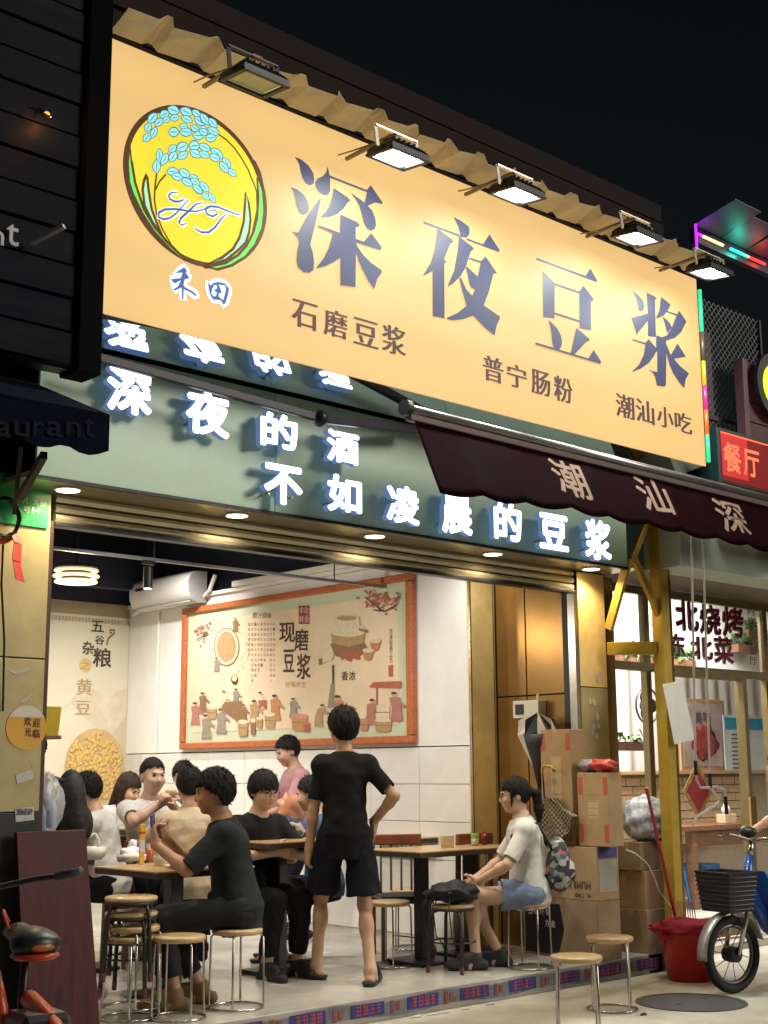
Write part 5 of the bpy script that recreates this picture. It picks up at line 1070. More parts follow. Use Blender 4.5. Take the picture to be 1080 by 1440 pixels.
    if shirt is not None:
        pts = np.array([p for s in J.values() for p in s]+[tp(0,0,-.2),tp(0,0,.55)]); S_ = Field(pts.min(0)-.26, pts.max(0)+.26, cr)
        ts = [hem]+[t for t in TS if hem+.02 < t < .52]+[.505]; ox = .020; xs_ = [np.interp(t,TS,txf)+ox+(.014 if t < .2 else 0) for t in ts]; ys_ = [np.interp(t,TS,TYY)+ox+(.016 if t < .2 else 0) for t in ts]
        xs_[-1] = .085*wx; ys_[-1] = .07
        S_.loft(pel, T, ts, xs_, ys_, .03, 0, .0032, seed)
        for sd in (-1,1):
            s, e, w = J[sd]; S_.ell(s-T[:,2]*.004, (.078,.074,.068), k=.05)
            if long_sleeve: S_.cone(s, e, .068, .056, .03); S_.cone(e, e+(w-e)*sleeve, .057, .044, .03, end=.002)
            else: S_.cone(s, s+(e-s)*sleeve, .070*wx, .066*wx, .03, end=.002)
        P0 = np.stack(np.meshgrid(*S_.ax, indexing='ij'), -1)
        S_.D += (.0016*np.sin(P0[...,0]*33+P0[...,2]*19+3.5*np.sin(P0[...,2]*9+P0[...,0]*5+seed)+P0[...,1]*21)).astype(np.float32)
        S_.cone(neck-T[:,2]*.01+T[:,1]*.022, neck+T[:,2]*.12+T[:,1]*.05, .058, .075, .01, 'sub')
        for sd in (-1,1):
            s, e, w = J[sd]
            if not long_sleeve: q_ = s+(e-s)*sleeve; S_.cone(q_-(e-s)*.10, e, .053*wx, .053*wx, .005, 'sub')
        P, Q = S_.mesh(); meshobj('shirt', P, Q, shirt, root)
    if pants is not None:
        pts = np.array([p for s in K.values() for p in s[:3]]+[pel,tp(0,0,.1)]); S_ = Field(pts.min(0)-.2, pts.max(0)+.2, cr)
        S_.loft(pel, T if lean < .2 else rot(turn), [-.12,-.04,.03,.09], [.125,.178*wx,.176*wx,.16*wx], [.10,.128,.125,.115], .03, 0, .002, seed)
        for sd in (-1,1):
            h_, kn, an, fd = K[sd]
            if pl <= 1: S_.cone(h_, h_+(kn-h_)*pl, .105*wx, (.078+.03*(1-pl)+.012+baggy), .05, end=.003)
            else: S_.cone(h_, kn, .103*wx, .075, .05); S_.cone(kn, kn+(an-kn)*(pl-1), .074, .062, .03, end=.003)
        P0 = np.stack(np.meshgrid(*S_.ax, indexing='ij'), -1)
        S_.D += (.003*np.sin(P0[...,2]*42+3*np.sin(P0[...,0]*23+seed)+P0[...,1]*28)).astype(np.float32)
        for sd in (-1,1):
            h_, kn, an, fd = K[sd]
            if pl <= 1: q_ = h_+(kn-h_)*pl; S_.cone(q_-(kn-h_)*.10, q_+(kn-h_)*.2, .076+baggy*.9, .074+baggy*.9, .005, 'sub')
        P, Q = S_.mesh(); meshobj('trousers' if pl > 1 else 'shorts', P, Q, pants, root)
    if shoes is not None:
        for sd in (-1,1):
            h_, kn, an, fd = K[sd]; b0 = an[2]-.085; hl = an-fd*.055; te = an+fd*.175; S_ = Field(np.minimum(hl,te)-.09, np.maximum(hl,te)+.1, .006)
            hl[2] = te[2] = b0+.035
            g_ = .010 if shoe == 'slipper' else 0; S_.cone(hl, te, .037+g_, .038+g_, .02); S_.cone(an+fd*.02, an+fd*.10, .042+g_, .034+g_, .03); 
            if shoe == 'shoe': S_.cone(an, an+np.array((0,0,.01)), .045, .045, .02)
            P0 = S_.reg(S_.lo, S_.lo+S_.n*S_.h)[1]; S_.D = np.maximum(S_.D, (b0-P0[...,2]).astype(np.float32))
            if shoe == 'slipper':
                t_ = (P0-an)@fd; up_ = P0[...,2]-b0; keep = np.minimum(up_-.026, np.maximum(np.abs(t_-.105)-.045, up_-.11)); S_.D = np.maximum(S_.D, keep.astype(np.float32))
            P, Q = S_.mesh(); meshobj(shoe, P, Q, shoes, root)
    return root, dict(J=J, K=K, hc=hc, H=H, T=T, pel=pel)
# ================================================================ the people in the photograph
BLK = cloth('black_cotton', (.0045,.005,.009)); NVY = cloth('navy_shorts', (.005,.006,.014)); WHT = cloth('white_cotton', (.62,.59,.55)); CHR = cloth('charcoal_cotton', (.012,.015,.019)); CRM = cloth('cream_cotton', (.52,.43,.30)); PNK = cloth('pink_shirt_cloth', (.46,.24,.25)); DNM = cloth('denim', (.17,.22,.34)); GRY = cloth('grey_trousers', (.075,.075,.085)); BLU = cloth('blue_denim', (.06,.10,.20))
SHB_ = mat('black_foam', (.012,.012,.012), .6, var=.2); SHW = mat('white_shoe', (.50,.50,.48), .5, var=.1); SHT = mat('tan_suede', (.20,.12,.05), .8, var=.2)
away = -YAW                                                       # rotation that turns a figure's back to the lens
left = math.pi/2-YAW                                              # facing the picture's left
def yawv(dx, dy): return math.atan2(-dx, dy)
# standing man, seen from behind
f1, f2 = pZ(455,1371,FL), pZ(516,1386,FL); c = (f1+f2)/2; c = V((6.13,.62,FL))
person('standing man in black tee and navy shorts seen from behind', c, away+.12, .92, 1.045, lean=.02, turn=.0, head=(.25,.1,0), LA=((-.235,.06,.74),(-.6,-1,0)), RA=((.195,.05,.98),(.8,-.9,.3)),
  LL=((-.165,.16,.085),(-.1,1,0),(-.45,1,0)), RL=((.145,-.17,.085),(.1,1,0),(.3,1,0)), skin=M_skin, hairs='full', shirt=BLK, sleeve=.78, hem=-.17, pants=NVY, pl=.84, baggy=.022, shoes=SHB_, shoe='slipper', res=.0068, curl=(.9,.3),
  hand_dir=(None,((.05,.35,-.9),(-1,.2,0))), seed=1.3, face=False, build=.79)
# girl on the stool, profile to the left
gx_, gd = person('seated girl with ponytail in white tee and denim shorts looking left', GIRL+V((.02,.0,0)), left, .53, 1.0, lean=.10, head=(.05,.12,0), LA=((-.10,.36,.60),(-1,-.3,-.4)), RA=((.06,.38,.60),(1,-.4,-.4)),
  LL=((-.11,.40,.085),(0,1,.3),(-.1,1,0)), RL=((.06,.22,.085),(0,1,.4),(.1,1,0)), skin=M_skinp, hairs='pony', shirt=WHT, sleeve=.85, hem=-.13, pants=DNM, pl=.5, shoes=mat('dark_sneaker',(.03,.03,.035),.6), female=True, glasses=True, res=.0068, seed=2.1, curl=(.8,.8))
# man with phone in front of the near table
p = pZ(340,1416,FL)
px3, d3 = person('man in charcoal tee holding a phone at the near left table', (p.x+.0,p.y+.05,FL), left+.10, .545, 1.04, lean=.20, head=(.1,.12,0), LA=((-.10,.47,.90),(-.5,.1,-1)), RA=((.05,.42,.93),(.7,-.1,-1)),
  LL=((-.13,.34,.085),(0,1,.4),(-.15,1,0)), RL=((.10,.20,.085),(0,1,.4),(.1,1,0)), skin=M_skind, hairs='full', shirt=CHR, sleeve=.95, hem=-.15, pants=mat('black_trousers',(.005,.006,.008),.85,var=.15,bump=.3,bscale=30), pl=1.75, shoes=SHT, res=.0068, seed=3.7, curl=(.9,.9), hand_dir=(((.3,.25,1),(.4,-1,.2)),((-.4,.4,.8),(-.5,-1,.2))))
def seated(label, x, y, D, yaw, sc=1., pz=.54, **kw):             # head centre pixel and distance
    q = pD(x,y,D); fz = q.z-(pz+.565+.085+.02)*sc; kw.setdefault('shoes',SHB_); kw.setdefault('LL',((-.12,.36,.085),(0,1,.4),(0,1,0))); kw.setdefault('RL',((.12,.36,.085),(0,1,.4),(0,1,0)))
    ln = kw.get('lean',0); off = math.sin(ln)*.60*sc; pos = V((q.x+math.sin(yaw)*off, q.y-math.cos(yaw)*off, fz+(1-math.cos(ln))*.6*sc))
    return person(label, pos, yaw, pz, sc, **kw)
toCam = lambda q: yawv(CAM.x-q[0], CAM.y-q[1])
q = pD(212,1086,10.0)
bn, bnd = seated('short haired man in white tee eating a bun and facing the street', 212,1088,10.0, toCam(q)+.45, 1.06, lean=.05, head=(0,.08,0), LA=((-.02,.33,1.0),(-1,0,-.8)), RA=((.02,.30,1.03),(1,0,-.6)), hairs='crop', shirt=WHT, sleeve=.7, hem=-.1, pants=BLK, pl=1.8, seed=4.4, curl=(.9,.9), hand_dir=(((.5,.3,.6),(0,-.4,-1)),((-.6,.3,.6),(0,-.4,-1))), skin=M_skinp)
seated('man in cream tee seen from behind beside the phone', 268,1102,9.3, away+.2, 1.0, lean=.1, head=(.2,.15,0), LA=((-.15,.35,.82),(-1,-.3,-.5)), RA=((.15,.35,.82),(1,-.3,-.5)), hairs='short', shirt=CRM, sleeve=.75, pants=BLK, pl=1.8, seed=5.1, face=False)
q = pD(368,1105,9.9)
seated('young man with glasses in black tee looking down at his table', 366,1108,9.5, toCam(q)+.6, 1.05, lean=.16, head=(0,.22,0), LA=((-.1,.36,.78),(-1,-.2,-.5)), RA=((.08,.38,.80),(1,-.2,-.5)), hairs='bowl', shirt=BLK, sleeve=.7, pants=BLK, pl=1.8, glasses=True, seed=6.2, skin=M_skinp, curl=(.8,.8))
q = pD(270,1068,11.0)
seated('diner mostly hidden between the bun eater and the man in cream', 258,1090,11.2, toCam(q), 1.0, head=(0,.2,0), hairs='short', shirt=GRY, pants=BLK, pl=1.8, seed=7, res=.012)
q = pD(420,1052,11.6); fz = q.z-.93-.67
person('person in rolled sleeve pink shirt bending over a table by the mural', (q.x,q.y-.05,FL), left+.35, .92, .98, lean=.14, head=(.1,.35,0), LA=((-.12,.36,1.02),(-1,-.3,-.3)), RA=((.1,.35,1.02),(1,-.4,-.3)), LL=((-.1,.02,.085),(0,1,0),(0,1,0)), RL=((.1,.0,.085),(0,1,0),(0,1,0)), hairs='short', shirt=PNK, sleeve=.35, long_sleeve=True, hem=-.06, pants=BLK, pl=1.9, shoes=SHB_, seed=8.3)
seated('man in white tee at the left bending over his food', 130,1108,9.6, left-.15, 1.0, lean=.25, head=(.0,.3,0), LA=((-.12,.40,.76),(-1,-.2,-.5)), RA=((.14,.38,.76),(1,-.2,-.5)), hairs='short', shirt=WHT, sleeve=.75, pants=BLK, pl=1.8, seed=9.9)
q = pD(178,1100,11.0)
seated('woman with brown hair bowing her head beside the bun eater', 174,1104,10.8, toCam(q)+.9, .94, lean=.3, head=(0,.45,0), LA=((-.12,.38,.74),(-1,-.2,-.5)), RA=((.12,.38,.74),(1,-.2,-.5)), hairs='long', hair=M_hairb, shirt=WHT, sleeve=.8, pants=BLK, pl=1.8, female=True, seed=10.4, skin=M_skinp)
q = pD(52,1040,8.6)
bp_, bpd = person('man with a black backpack standing behind the left pillar', (q.x+.02,q.y+.0,FL), left+.5, .92, .96, lean=.05, head=(.0,.2,0), LA=((-.2,.3,1.0),(-1,-.3,-.5)), RA=((.2,.3,1.0),(1,-.3,-.5)), LL=((-.1,.02,.085),(0,1,0),(0,1,0)), RL=((.1,0,.085),(0,1,0),(0,1,0)), hairs='short', shirt=cloth('beige_cotton',(.45,.40,.32)), sleeve=.8, pants=BLK, pl=1.9, shoes=SHB_, seed=11.5)
_m = (V(bnd['J'][-1][2])+V(bnd['J'][1][2]))/2+V((0,.03,.07)); BUN = V(bn.location)+Matrix.Rotation(bn.rotation_euler.z,3,'Z')@(_m*bn.scale.x)
# lap of a diner behind the maroon board, sitter hidden behind the standing man
q = pZ(232,1262,.62); 
seated('diner in grey trousers at the near table mostly behind the maroon board', 30,1118,8.1, yawv(.95,-.1), 1.0, lean=.15, head=(0,.2,0), LA=((-.12,.36,.78),(-1,-.2,-.5)), RA=((.14,.36,.78),(1,-.2,-.5)), hairs='short', shirt=cloth('red_cotton',(.30,.02,.03)), pants=GRY, pl=1.85, shoes=SHW, seed=12.2, LL=((-.12,.40,.085),(0,1,.4),(0,1,0)), RL=((.12,.42,.085),(0,1,.4),(0,1,0)))
q = pZ(462,1258,.62)
person('diner in dark shorts seated behind the standing man', (q.x+.05,q.y+.1,FL), left-.25, .545, 1.0, lean=.12, head=(0,.2,0), LA=((-.12,.30,.74),(-1,-.2,-.5)), RA=((.1,.28,.74),(1,-.2,-.5)), LL=((-.13,.30,.085),(0,1,.4),(-.2,1,0)), RL=((.12,.38,.085),(0,1,.4),(.1,1,0)), hairs='short', shirt=BLU, pants=BLK, pl=.95, shoes=SHB_, shoe='slipper', seed=13.1)
q = pY(1099,1130,-.05)
person('person in black tee and red apron at the right edge', (q.x+.06,q.y,.0), left-.3, .92, .97, head=(0,.1,0), LA=((-.14,.30,1.0),(-1,-.4,-.3)), RA=((.14,.3,1.0),(1,-.4,-.3)), hairs='short', shirt=BLK, sleeve=.6, hem=.02, pants=cloth('red_apron_cloth',(.32,.015,.025)), pl=1.9, shoes=SHB_, seed=14)
# ================================================================ left foreground: leaning board, shelf, tray, bottles
q0, q1 = pY(28,1300,.15).x, pY(124,1300,.15).x
bd = MB(); A_ = V((q0+.0,.06,FL)); B_ = V((q1+.03,.06,FL)); zt_ = pY(75,1168,.2).z
bd.prism([A_, B_, V((q1-.02,.20,zt_)), V((q0-.03,.20,zt_-.0))], (0,-.028,0))
tag(O('leaning_board', bd, M_maroon, None, bevel=.004), 'dark maroon wood grain board leaning against the left pillar', 'board')
shf = thing('wall_shelf', 'small dark wire shelf on the inner side of the left pillar', 'shelf', pY(76,1035,.32))
s0_ = pY(58,1034,.3); O('plank', MB().box(3.60,3.78,.27,.46,s0_.z-.02,s0_.z), M_brown, shf, bevel=.003)
O('bracket', MB().tube([(3.66,.32,s0_.z-.02),(3.66,.32,s0_.z-.14),(3.72,.32,s0_.z-.05)], .005, 6), M_dark, shf)
b = MB(); b.add([V((3.735,.37,s0_.z+.001))+V((sx*.055*k,sy*.07*k,z)) for k, z in ((.85,0),(1,.155),(.94,.155),(.80,.01)) for sx, sy in ((-1,-1),(1,-1),(1,1),(-1,1))], [(3,2,1,0)]+[(4*i+j,4*i+(j+1)%4,4*i+4+(j+1)%4,4*i+4+j) for i in range(3) for j in range(4)]+[(12,13,14,15)])
tag(O('yellow_tub', b, mat('yellow_plastic',(.62,.44,.02),.4,var=.05), None), 'yellow plastic tub on the shelf by the left pillar', 'tub')
M_film = mat('clear_film', (.75,.78,.84), .25, alpha=.45, var=.1, bump=.5, bscale=22)
def crumple(c, r, seed, n=22, m=14, amp=.16, q=9):
    rg = random.Random(seed); fr = [(rg.uniform(-q,q),rg.uniform(-q,q),rg.uniform(-q,q),rg.random()*6) for _ in range(7)]; b = MB().ball((0,0,0), 1, n, m); vs = []
    for v in b.v:
        s = 1+amp*sum(math.sin(f[0]*v[0]+f[1]*v[1]+f[2]*v[2]+f[3]) for f in fr)/3.2; vs.append((c[0]+v[0]*r[0]*s, c[1]+v[1]*r[1]*s, c[2]+v[2]*r[2]*s))
    b.v = vs; return b
bt = thing('bottle_bag', 'clear bag of water bottles with purple caps beside the left pillar', 'bag', pY(74,1165,.28))
c_ = pY(66,1130,.34); O('film', crumple(c_, (.085,.08,.16), 4), M_film, bt, smooth=True)
for i, (dx, dz) in enumerate(((-.03,-.07),(.03,-.05),(.0,.04))):
    o = O('bottle', MB().lathe([(.026,-.08),(.028,-.07),(.028,.03),(.012,.06),(.012,.075)], c_+V((dx,0,dz)), 14), mat('pet_plastic',(.45,.55,.75),.15,var=.1), bt, smooth=True)
    O('cap', MB().lathe([(.014,.0745),(.014,.095)], c_+V((dx,0,dz)), 12), mat('purple_cap',(.10,.02,.25),.4), o)
# ================================================================ table things
def tbl(x, y, z): q = pZ(x, y, z); return V((q.x,q.y,z+.001))
c_ = tbl(184,1214,TZ); pb = thing('plastic_bag', 'white plastic bag with blue print on the near left table', 'bag', c_)
O('bag_body', crumple(c_+V((0,0,.052)), (.10,.07,.05), 9, 26, 16, .22), mat('bag_white',(.70,.71,.72),.35,var=.05,bump=.5,bscale=25), pb, smooth=True)
O('bag_knot', crumple(c_+V((.01,0,.115)), (.03,.02,.035), 12, 12, 9, .3), mat('bag_white',(.7,.7,.7)), pb, smooth=True)
O('blue_print', crumple(c_+V((.06,-.045,.06)), (.03,.012,.025), 14, 10, 8, .2), mat('bag_blue',(.05,.14,.45),.4), pb, smooth=True)
c_ = tbl(199,1216,TZ); cs_ = thing('chopstick_sleeve', 'upright yellow chopstick sleeve standing on the near left table', 'chopstick sleeve', c_)
O('sleeve', MB().box(c_.x-.018,c_.x+.018,c_.y-.006,c_.y+.006,c_.z,c_.z+.25), mat('sleeve_yellow',(.65,.36,.02),.4), cs_, bevel=.004); O('stripe', MB().box(c_.x-.0185,c_.x+.0185,c_.y-.0068,c_.y+.0065,c_.z+.08,c_.z+.15), mat('sleeve_blue',(.45,.55,.62),.4), cs_); O('cap_print', MB().box(c_.x-.0187,c_.x+.0187,c_.y-.007,c_.y+.0065,c_.z+.19,c_.z+.205), M_red, cs_)
c_ = tbl(209,1212,TZ); sb_ = thing('sauce_bottle', 'orange chilli sauce bottle on the near left table', 'bottle', c_)
O('glass_body', MB().lathe([(.026,0),(.028,.01),(.028,.075),(.018,.09)], c_, 16), mat('chilli',(.42,.09,.015),.3,var=.2), sb_, smooth=True); O('cap', MB().lathe([(.019,.0905),(.019,.115)], c_, 14), mat('clear_cap',(.6,.55,.5),.3), sb_)
c_ = tbl(226,1218,TZ); pt = thing('plastic_pot', 'translucent plastic soup pot with lid on the near left table', 'pot', c_)
O('pot_body', MB().lathe([(.038,0),(.046,.085)], c_, 20), mat('milky',(.62,.58,.48),.3,var=.08), pt, smooth=True); O('lid', MB().lathe([(.049,.0855),(.049,.093),(.02,.096),(.012,.11)], c_, 20), mat('milky',(.6,.6,.5)), pt)
c_ = tbl(250,1220,TZ); pl_ = thing('plate', 'white plate of dumplings beside the phone arm', 'plate', c_)
O('dish', MB().lathe([(.04,0),(.09,.014),(.088,.017),(.04,.005)], c_, 24), mat('porcelain',(.7,.68,.62),.25,var=0), pl_, smooth=True)
for i in range(4): O('dumpling', crumple(c_+V((.03*math.cos(i*1.6),.03*math.sin(i*1.6),.024)), (.026,.02,.016), 20+i, 12, 8, .15), mat('dough',(.62,.5,.34),.5), pl_, smooth=True)
q = pD(133,1197,9.2); c_ = V((q.x,q.y,tb_.z+.001)); bw_ = thing('spoon_bowl', 'white square bowl with swan neck spoon on the small table', 'bowl', c_)
O('bowl_body', MB().lathe([(.05,0),(.075,.03),(.08,.085),(.076,.085),(.06,.02)], c_, 20), mat('porcelain',(.7,.7,.65)), bw_, smooth=True); O('neck', MB().tube([c_+V((.03,0,.05)), c_+V((.03,0,.12)), c_+V((.0,0,.17)), c_+V((-.025,0,.165)), c_+V((-.03,0,.145))], [.014,.011,.010,.009,.008], 10), mat('porcelain',(.7,.7,.65)), bw_, smooth=True)
# table between standing man and girl
for x, y, kind in ((629,1183,'cup'),(668,1181,'jar'),(681,1181,'bot')):
    q = pY(x,y,.88); c_ = V((q.x,q.y,ne.z+.001))
    if kind == 'cup': t = thing('paper_bowl', 'plain cream paper bowl on the long table', 'bowl', c_); O('cup_wall', MB().lathe([(.048,0),(.054,.085),(.056,.088),(.05,.086),(.045,.01)], c_, 24), mat('paper_cream',(.62,.56,.42),.6,var=.03), t, smooth=True)
    if kind == 'jar': t = thing('spice_jar', 'spice jar with a bright green lid on the long table', 'jar', c_); O('jar_body', MB().lathe([(.028,0),(.03,.01),(.03,.055)], c_, 18), mat('spice',(.40,.33,.24),.3,var=.3,scale=60), t, smooth=True); O('lid', MB().lathe([(.031,.0555),(.031,.085),(.02,.088)], c_, 18), mat('lid_green',(.16,.48,.06),.4,var=0), t)
    if kind == 'bot': t = thing('vinegar_bottle', 'short dark brown sauce bottle beside the green lidded jar', 'bottle', c_); O('bottle_body', MB().lathe([(.022,0),(.024,.01),(.024,.07),(.012,.085)], c_, 16), mat('soy',(.12,.03,.01),.15,var=0), t, smooth=True); O('cap', MB().lathe([(.013,.0855),(.013,.10)], c_, 12), M_red, t)
# phone in the man's hands, bun in the eater's hands
W3 = px3.location; 
def local(o, p): return V(o.location)+Matrix.Rotation(o.rotation_euler.z,3,'Z')@(V(p)*o.scale.x)
hL, hR = V(d3['J'][-1][2]), V(d3['J'][1][2]); mid = local(px3, (hL+hR)/2+V((0,.05,.085))); ph = thing('smartphone', 'dark smartphone with a purple case held by the man in charcoal', 'phone', mid)
dirn = V((-.55,.75,.0)).normalized(); O('case', MB().obox(mid, V((.7,.6,.3)), V((-.2,-.2,1)), V((.6,-.75,.1)), .075, .15, .011), mat('phone_purple',(.06,.05,.20),.3), ph, bevel=.004)
O('screen', MB().obox(mid+V((-.6,.75,-.1)).normalized()*.0062, V((.7,.6,.3)), V((-.2,-.2,1)), V((.6,-.75,.1)), .068, .14, .0015), glow('phone_screen',(.6,.75,1),.7), ph)
bun = tag(O('steamed_bun', crumple(BUN, (.042,.042,.034), 33, 16, 11, .1), mat('bun',(.60,.46,.30),.6,var=.1), None, smooth=True), 'bitten steamed bun held by the man in white', 'bun')
# ================================================================ bags
c_ = BAGST+V((0,0,.452)); bg = thing('drawstring_bag', 'black nylon drawstring bag lying on the black legged stool', 'bag', c_)
M_nyl = mat('black_nylon', (.012,.013,.016), .62, var=.2, bump=.8, bscale=22, spec=.3)
b = crumple(c_+V((0,0,.075)), (.20,.17,.075), 41, 30, 18, .16); b.v = [(v[0],v[1],max(v[2],c_.z+.002)) for v in b.v]; O('bag_body', b, M_nyl, bg, smooth=True)
rg = random.Random(4)
for i in range(4):
    a = 2.2+i*.55; p0 = c_+V((.17*math.cos(a),.15*math.sin(a),.05)); O('cord', MB().tube([p0, p0+V((.06*math.cos(a),.06*math.sin(a),-.06)), p0+V((.05*math.cos(a)+.02,.05*math.sin(a),-.25)), p0+V((.02,-.02,-.36+.03*i)), p0+V((.08,.03,-.40+.03*i))], .005, 6), M_black, bg, smooth=True)
O('white_tag', MB().obox(c_+V((-.11,-.10,.10)), (1,-.3,.3), (.3,1,.3), (0,-.3,1), .07, .04, .004), M_pap, bg)
def rounded(root_loc, yaw, fn, nm, m, parent, res=.01, lo=(-.25,-.4,.2), hi=(.25,.25,1.5)):
    Fd = Field(lo, hi, res); fn(Fd); P, Q = Fd.mesh(); return meshobj(nm, P, Q, m, parent)
M_pat = mat('floral_cloth', (.10,.09,.10), .8, var=0)
n_ = M_pat.node_tree.nodes; l_ = M_pat.node_tree.links; tc_n = n_.new('ShaderNodeTexCoord'); vr = n_.new('ShaderNodeTexVoronoi'); vr.inputs['Scale'].default_value = 26; l_.new(tc_n.outputs['Object'], vr.inputs['Vector'])
rp = n_.new('ShaderNodeValToRGB'); rp.color_ramp.interpolation = 'CONSTANT'; e_ = rp.color_ramp.elements; e_[0].color = (.03,.03,.04,1); e_[1].position = .42; e_[1].color = (.42,.38,.36,1); x_ = e_.new(.6); x_.color = (.07,.08,.10,1); x_ = e_.new(.78); x_.color = (.40,.10,.09,1); x_ = e_.new(.88); x_.color = (.2,.25,.2,1)
sp_c = n_.new('ShaderNodeSeparateColor'); l_.new(vr.outputs['Color'], sp_c.inputs[0]); l_.new(sp_c.outputs[0], rp.inputs[0]); l_.new(rp.outputs[0], n_['Principled BSDF'].inputs['Base Color'])
gb = thing('floral_backpack', 'small floral backpack worn by the seated girl', 'backpack', gx_.location, left); gb.scale = gx_.scale
def f_gb(Fd):
    Fd.ell((.0,-.20,.72), (.14,.085,.17), k=.02); Fd.ell((.0,-.19,.62), (.15,.10,.12), k=.05); Fd.ell((.0,-.28,.65), (.10,.05,.08), k=.015)
rounded(None, 0, f_gb, 'pack', M_pat, gb, .008)
for x in (-.09,.12): O('strap', MB().tube([(x,-.15,.80),(x*1.1,-.06,.985),(x*1.15,.06,1.0),(x*1.2,.135,.90),(x*1.3,.12,.76),(x*1.3,.0,.66),(x,-.13,.62)], .010, 6), M_black, gb, world=False, smooth=True)
bb = thing('black_backpack', 'large black backpack on the man behind the left pillar', 'backpack', bp_.location, bp_.rotation_euler.z); bb.scale = bp_.scale
def f_bb(Fd):
    Fd.ell((0,-.22,1.22), (.16,.10,.22), k=.03); Fd.ell((0,-.23,1.08), (.165,.12,.15), k=.06); Fd.ell((0,-.32,1.08), (.12,.05,.11), k=.02)
rounded(None, 0, f_bb, 'pack', M_nyl, bb, .009, (-.25,-.45,.8), (.25,.1,1.6))
for x in (-.12,.12): O('strap', MB().tube([(x,-.14,1.36),(x,-.02,1.40),(x,.10,1.33),(x*1.2,.12,1.15),(x*1.2,0,1.02),(x,-.13,1.0)], .016, 6), M_black, bb, world=False, smooth=True)
# ================================================================ boxes, umbrellas and meter by the right pillar
M_tapeo = mat('orange_print', (.48,.10,.04), .6, var=.1); M_dkc = mat('cardboard_dark', (.30,.20,.11), .85, var=.15, bump=.1, bscale=40)
def carton(x0, x1, y0, y1, z0, z1, label, m=M_card, orange=False, dark=False):
    t = thing('cardboard_box', label, 'box', ((x0+x1)/2,(y0+y1)/2,z0), 0, 'cardboard boxes stacked by the right pillar')
    O('carton', MB().box(x0,x1,y0,y1,z0+.001,z1), m, t, bevel=.004)
    O('tape', MB().box(x0-.001,x1+.001,(y0+y1)/2-.025,(y0+y1)/2+.025,z1-.05,z1+.0012), mat('parcel_tape',(.42,.31,.16),.25), t)
    if orange:
        for y in (y0+.03,y1-.03):
            O('orange_stripe', MB().box(x0-.0016,x0-.0004,y-.02,y+.02,z0+.03,z0+.16), M_tapeo, t); O('orange_stripe', MB().box(x0-.0016,x0-.0004,y-.02,y+.02,z1-.16,z1-.03), M_tapeo, t)
        O('print_grid', MB().box(x0-.0016,x0-.0004,(y0+y1)/2-.05,(y0+y1)/2+.05,z0+.2,z1-.2), mat('print_pale',(.50,.36,.20),.7), t)
        for k in range(4): O('print_line', MB().box(x0-.0022,x0-.0017,(y0+y1)/2-.05,(y0+y1)/2+.05,z0+.22+k*.05,z0+.225+k*.05), M_dkc, t)
    return t
X1_ = 8.02
bx = carton(X1_,8.28,-.0,.74,FL+.42,.94,'large upside down cardboard carton under the smaller boxes, printed in black', m=M_card)
M_pr = mat('box_ink', (.035,.03,.04), .7, var=0)
for i, ch in enumerate('IMIMUH'):
    pass
# lettering is upside down on the carton: glyphs turned half round on its left face
def face_text(s, y0, z0, hgt, adv, m, par, X, flip=True):
    for i, ch in enumerate(s):
        sp__ = spec(ch, RG) if spec(ch, RG) in GL else spec(ch, TH); yy = y0+i*adv*(-1 if not flip else 1)
        w = adv*(.35 if ch in 'I1-' else .8)
        if flip: O('character', glyph(MB(), sp__, V((X-.0025,yy,z0+hgt)), YH, -ZH, w, hgt*(.25 if ch == '-' else 1), V((-1,0,0)), 0, SHB), m, par)
        else: O('character', glyph(MB(), sp__, V((X-.0025,yy,z0)), -YH, ZH, w, hgt, V((-1,0,0)), 0, SHB), m, par)
face_text('HUMIME', .06, FL+.50, .055, .045, M_pr, bx, X1_)
face_text('H-T90', .06, FL+.44, .03, .03, M_pr, bx, X1_)
O('blue_label', MB().box(8.04,8.26,-.003,-.0005,.86,.935), mat('label_blue',(.05,.06,.20),.5), bx); O('white_label', MB().box(8.05,8.25,-.003,-.0005,.62,.85), mat('label_grey',(.40,.36,.30),.6,var=.1,scale=50), bx)
b2 = carton(X1_,8.28,.0,.72,FL,FL+.418,'lowest cardboard carton standing on the step', m=M_dkc)
O('black_patch', MB().prism([V((X1_-.0012,y,z)) for y, z in ((.38,.16),(.7,.16),(.7,.5),(.36,.52),(.32,.34))], (-.001,0,0)), M_black, b2)
M_wp = mat('white_print', (.5,.48,.42), .6, var=0)
face_text('50环保', .66, .43, .055, .055, M_wp, b2, X1_-.003, False); face_text('方盒', .50, .35, .05, .055, M_wp, b2, X1_-.003, False)
carton(8.04,8.20,-.12,.17,.945,1.475,'upright carton with orange stripes carrying the red bag', orange=True)
carton(8.04,8.20,.22,.52,.945,1.80,'tallest carton with orange stripes below the hanging umbrella', orange=True)
c_ = V((8.12,.0,1.478)); rbg = thing('red_bag', 'crumpled red and grey plastic bag on the striped carton', 'bag', c_)
b = crumple(c_+V((-.02,-.03,.05)), (.075,.11,.05), 51, 20, 12, .2); O('red_part', b, mat('red_bag_film',(.50,.06,.05),.3,var=.15,bump=.5,bscale=25), rbg, smooth=True)
O('grey_part', crumple(c_+V((.0,.12,.045)), (.07,.09,.05), 52, 18, 12, .2), mat('grey_bag_film',(.22,.20,.22),.3,var=.2,bump=.5,bscale=25), rbg, smooth=True)
mt = thing('meter_box', 'white electric meter box on the bronze recess wall', 'meter box', (8.28,.80,1.9))
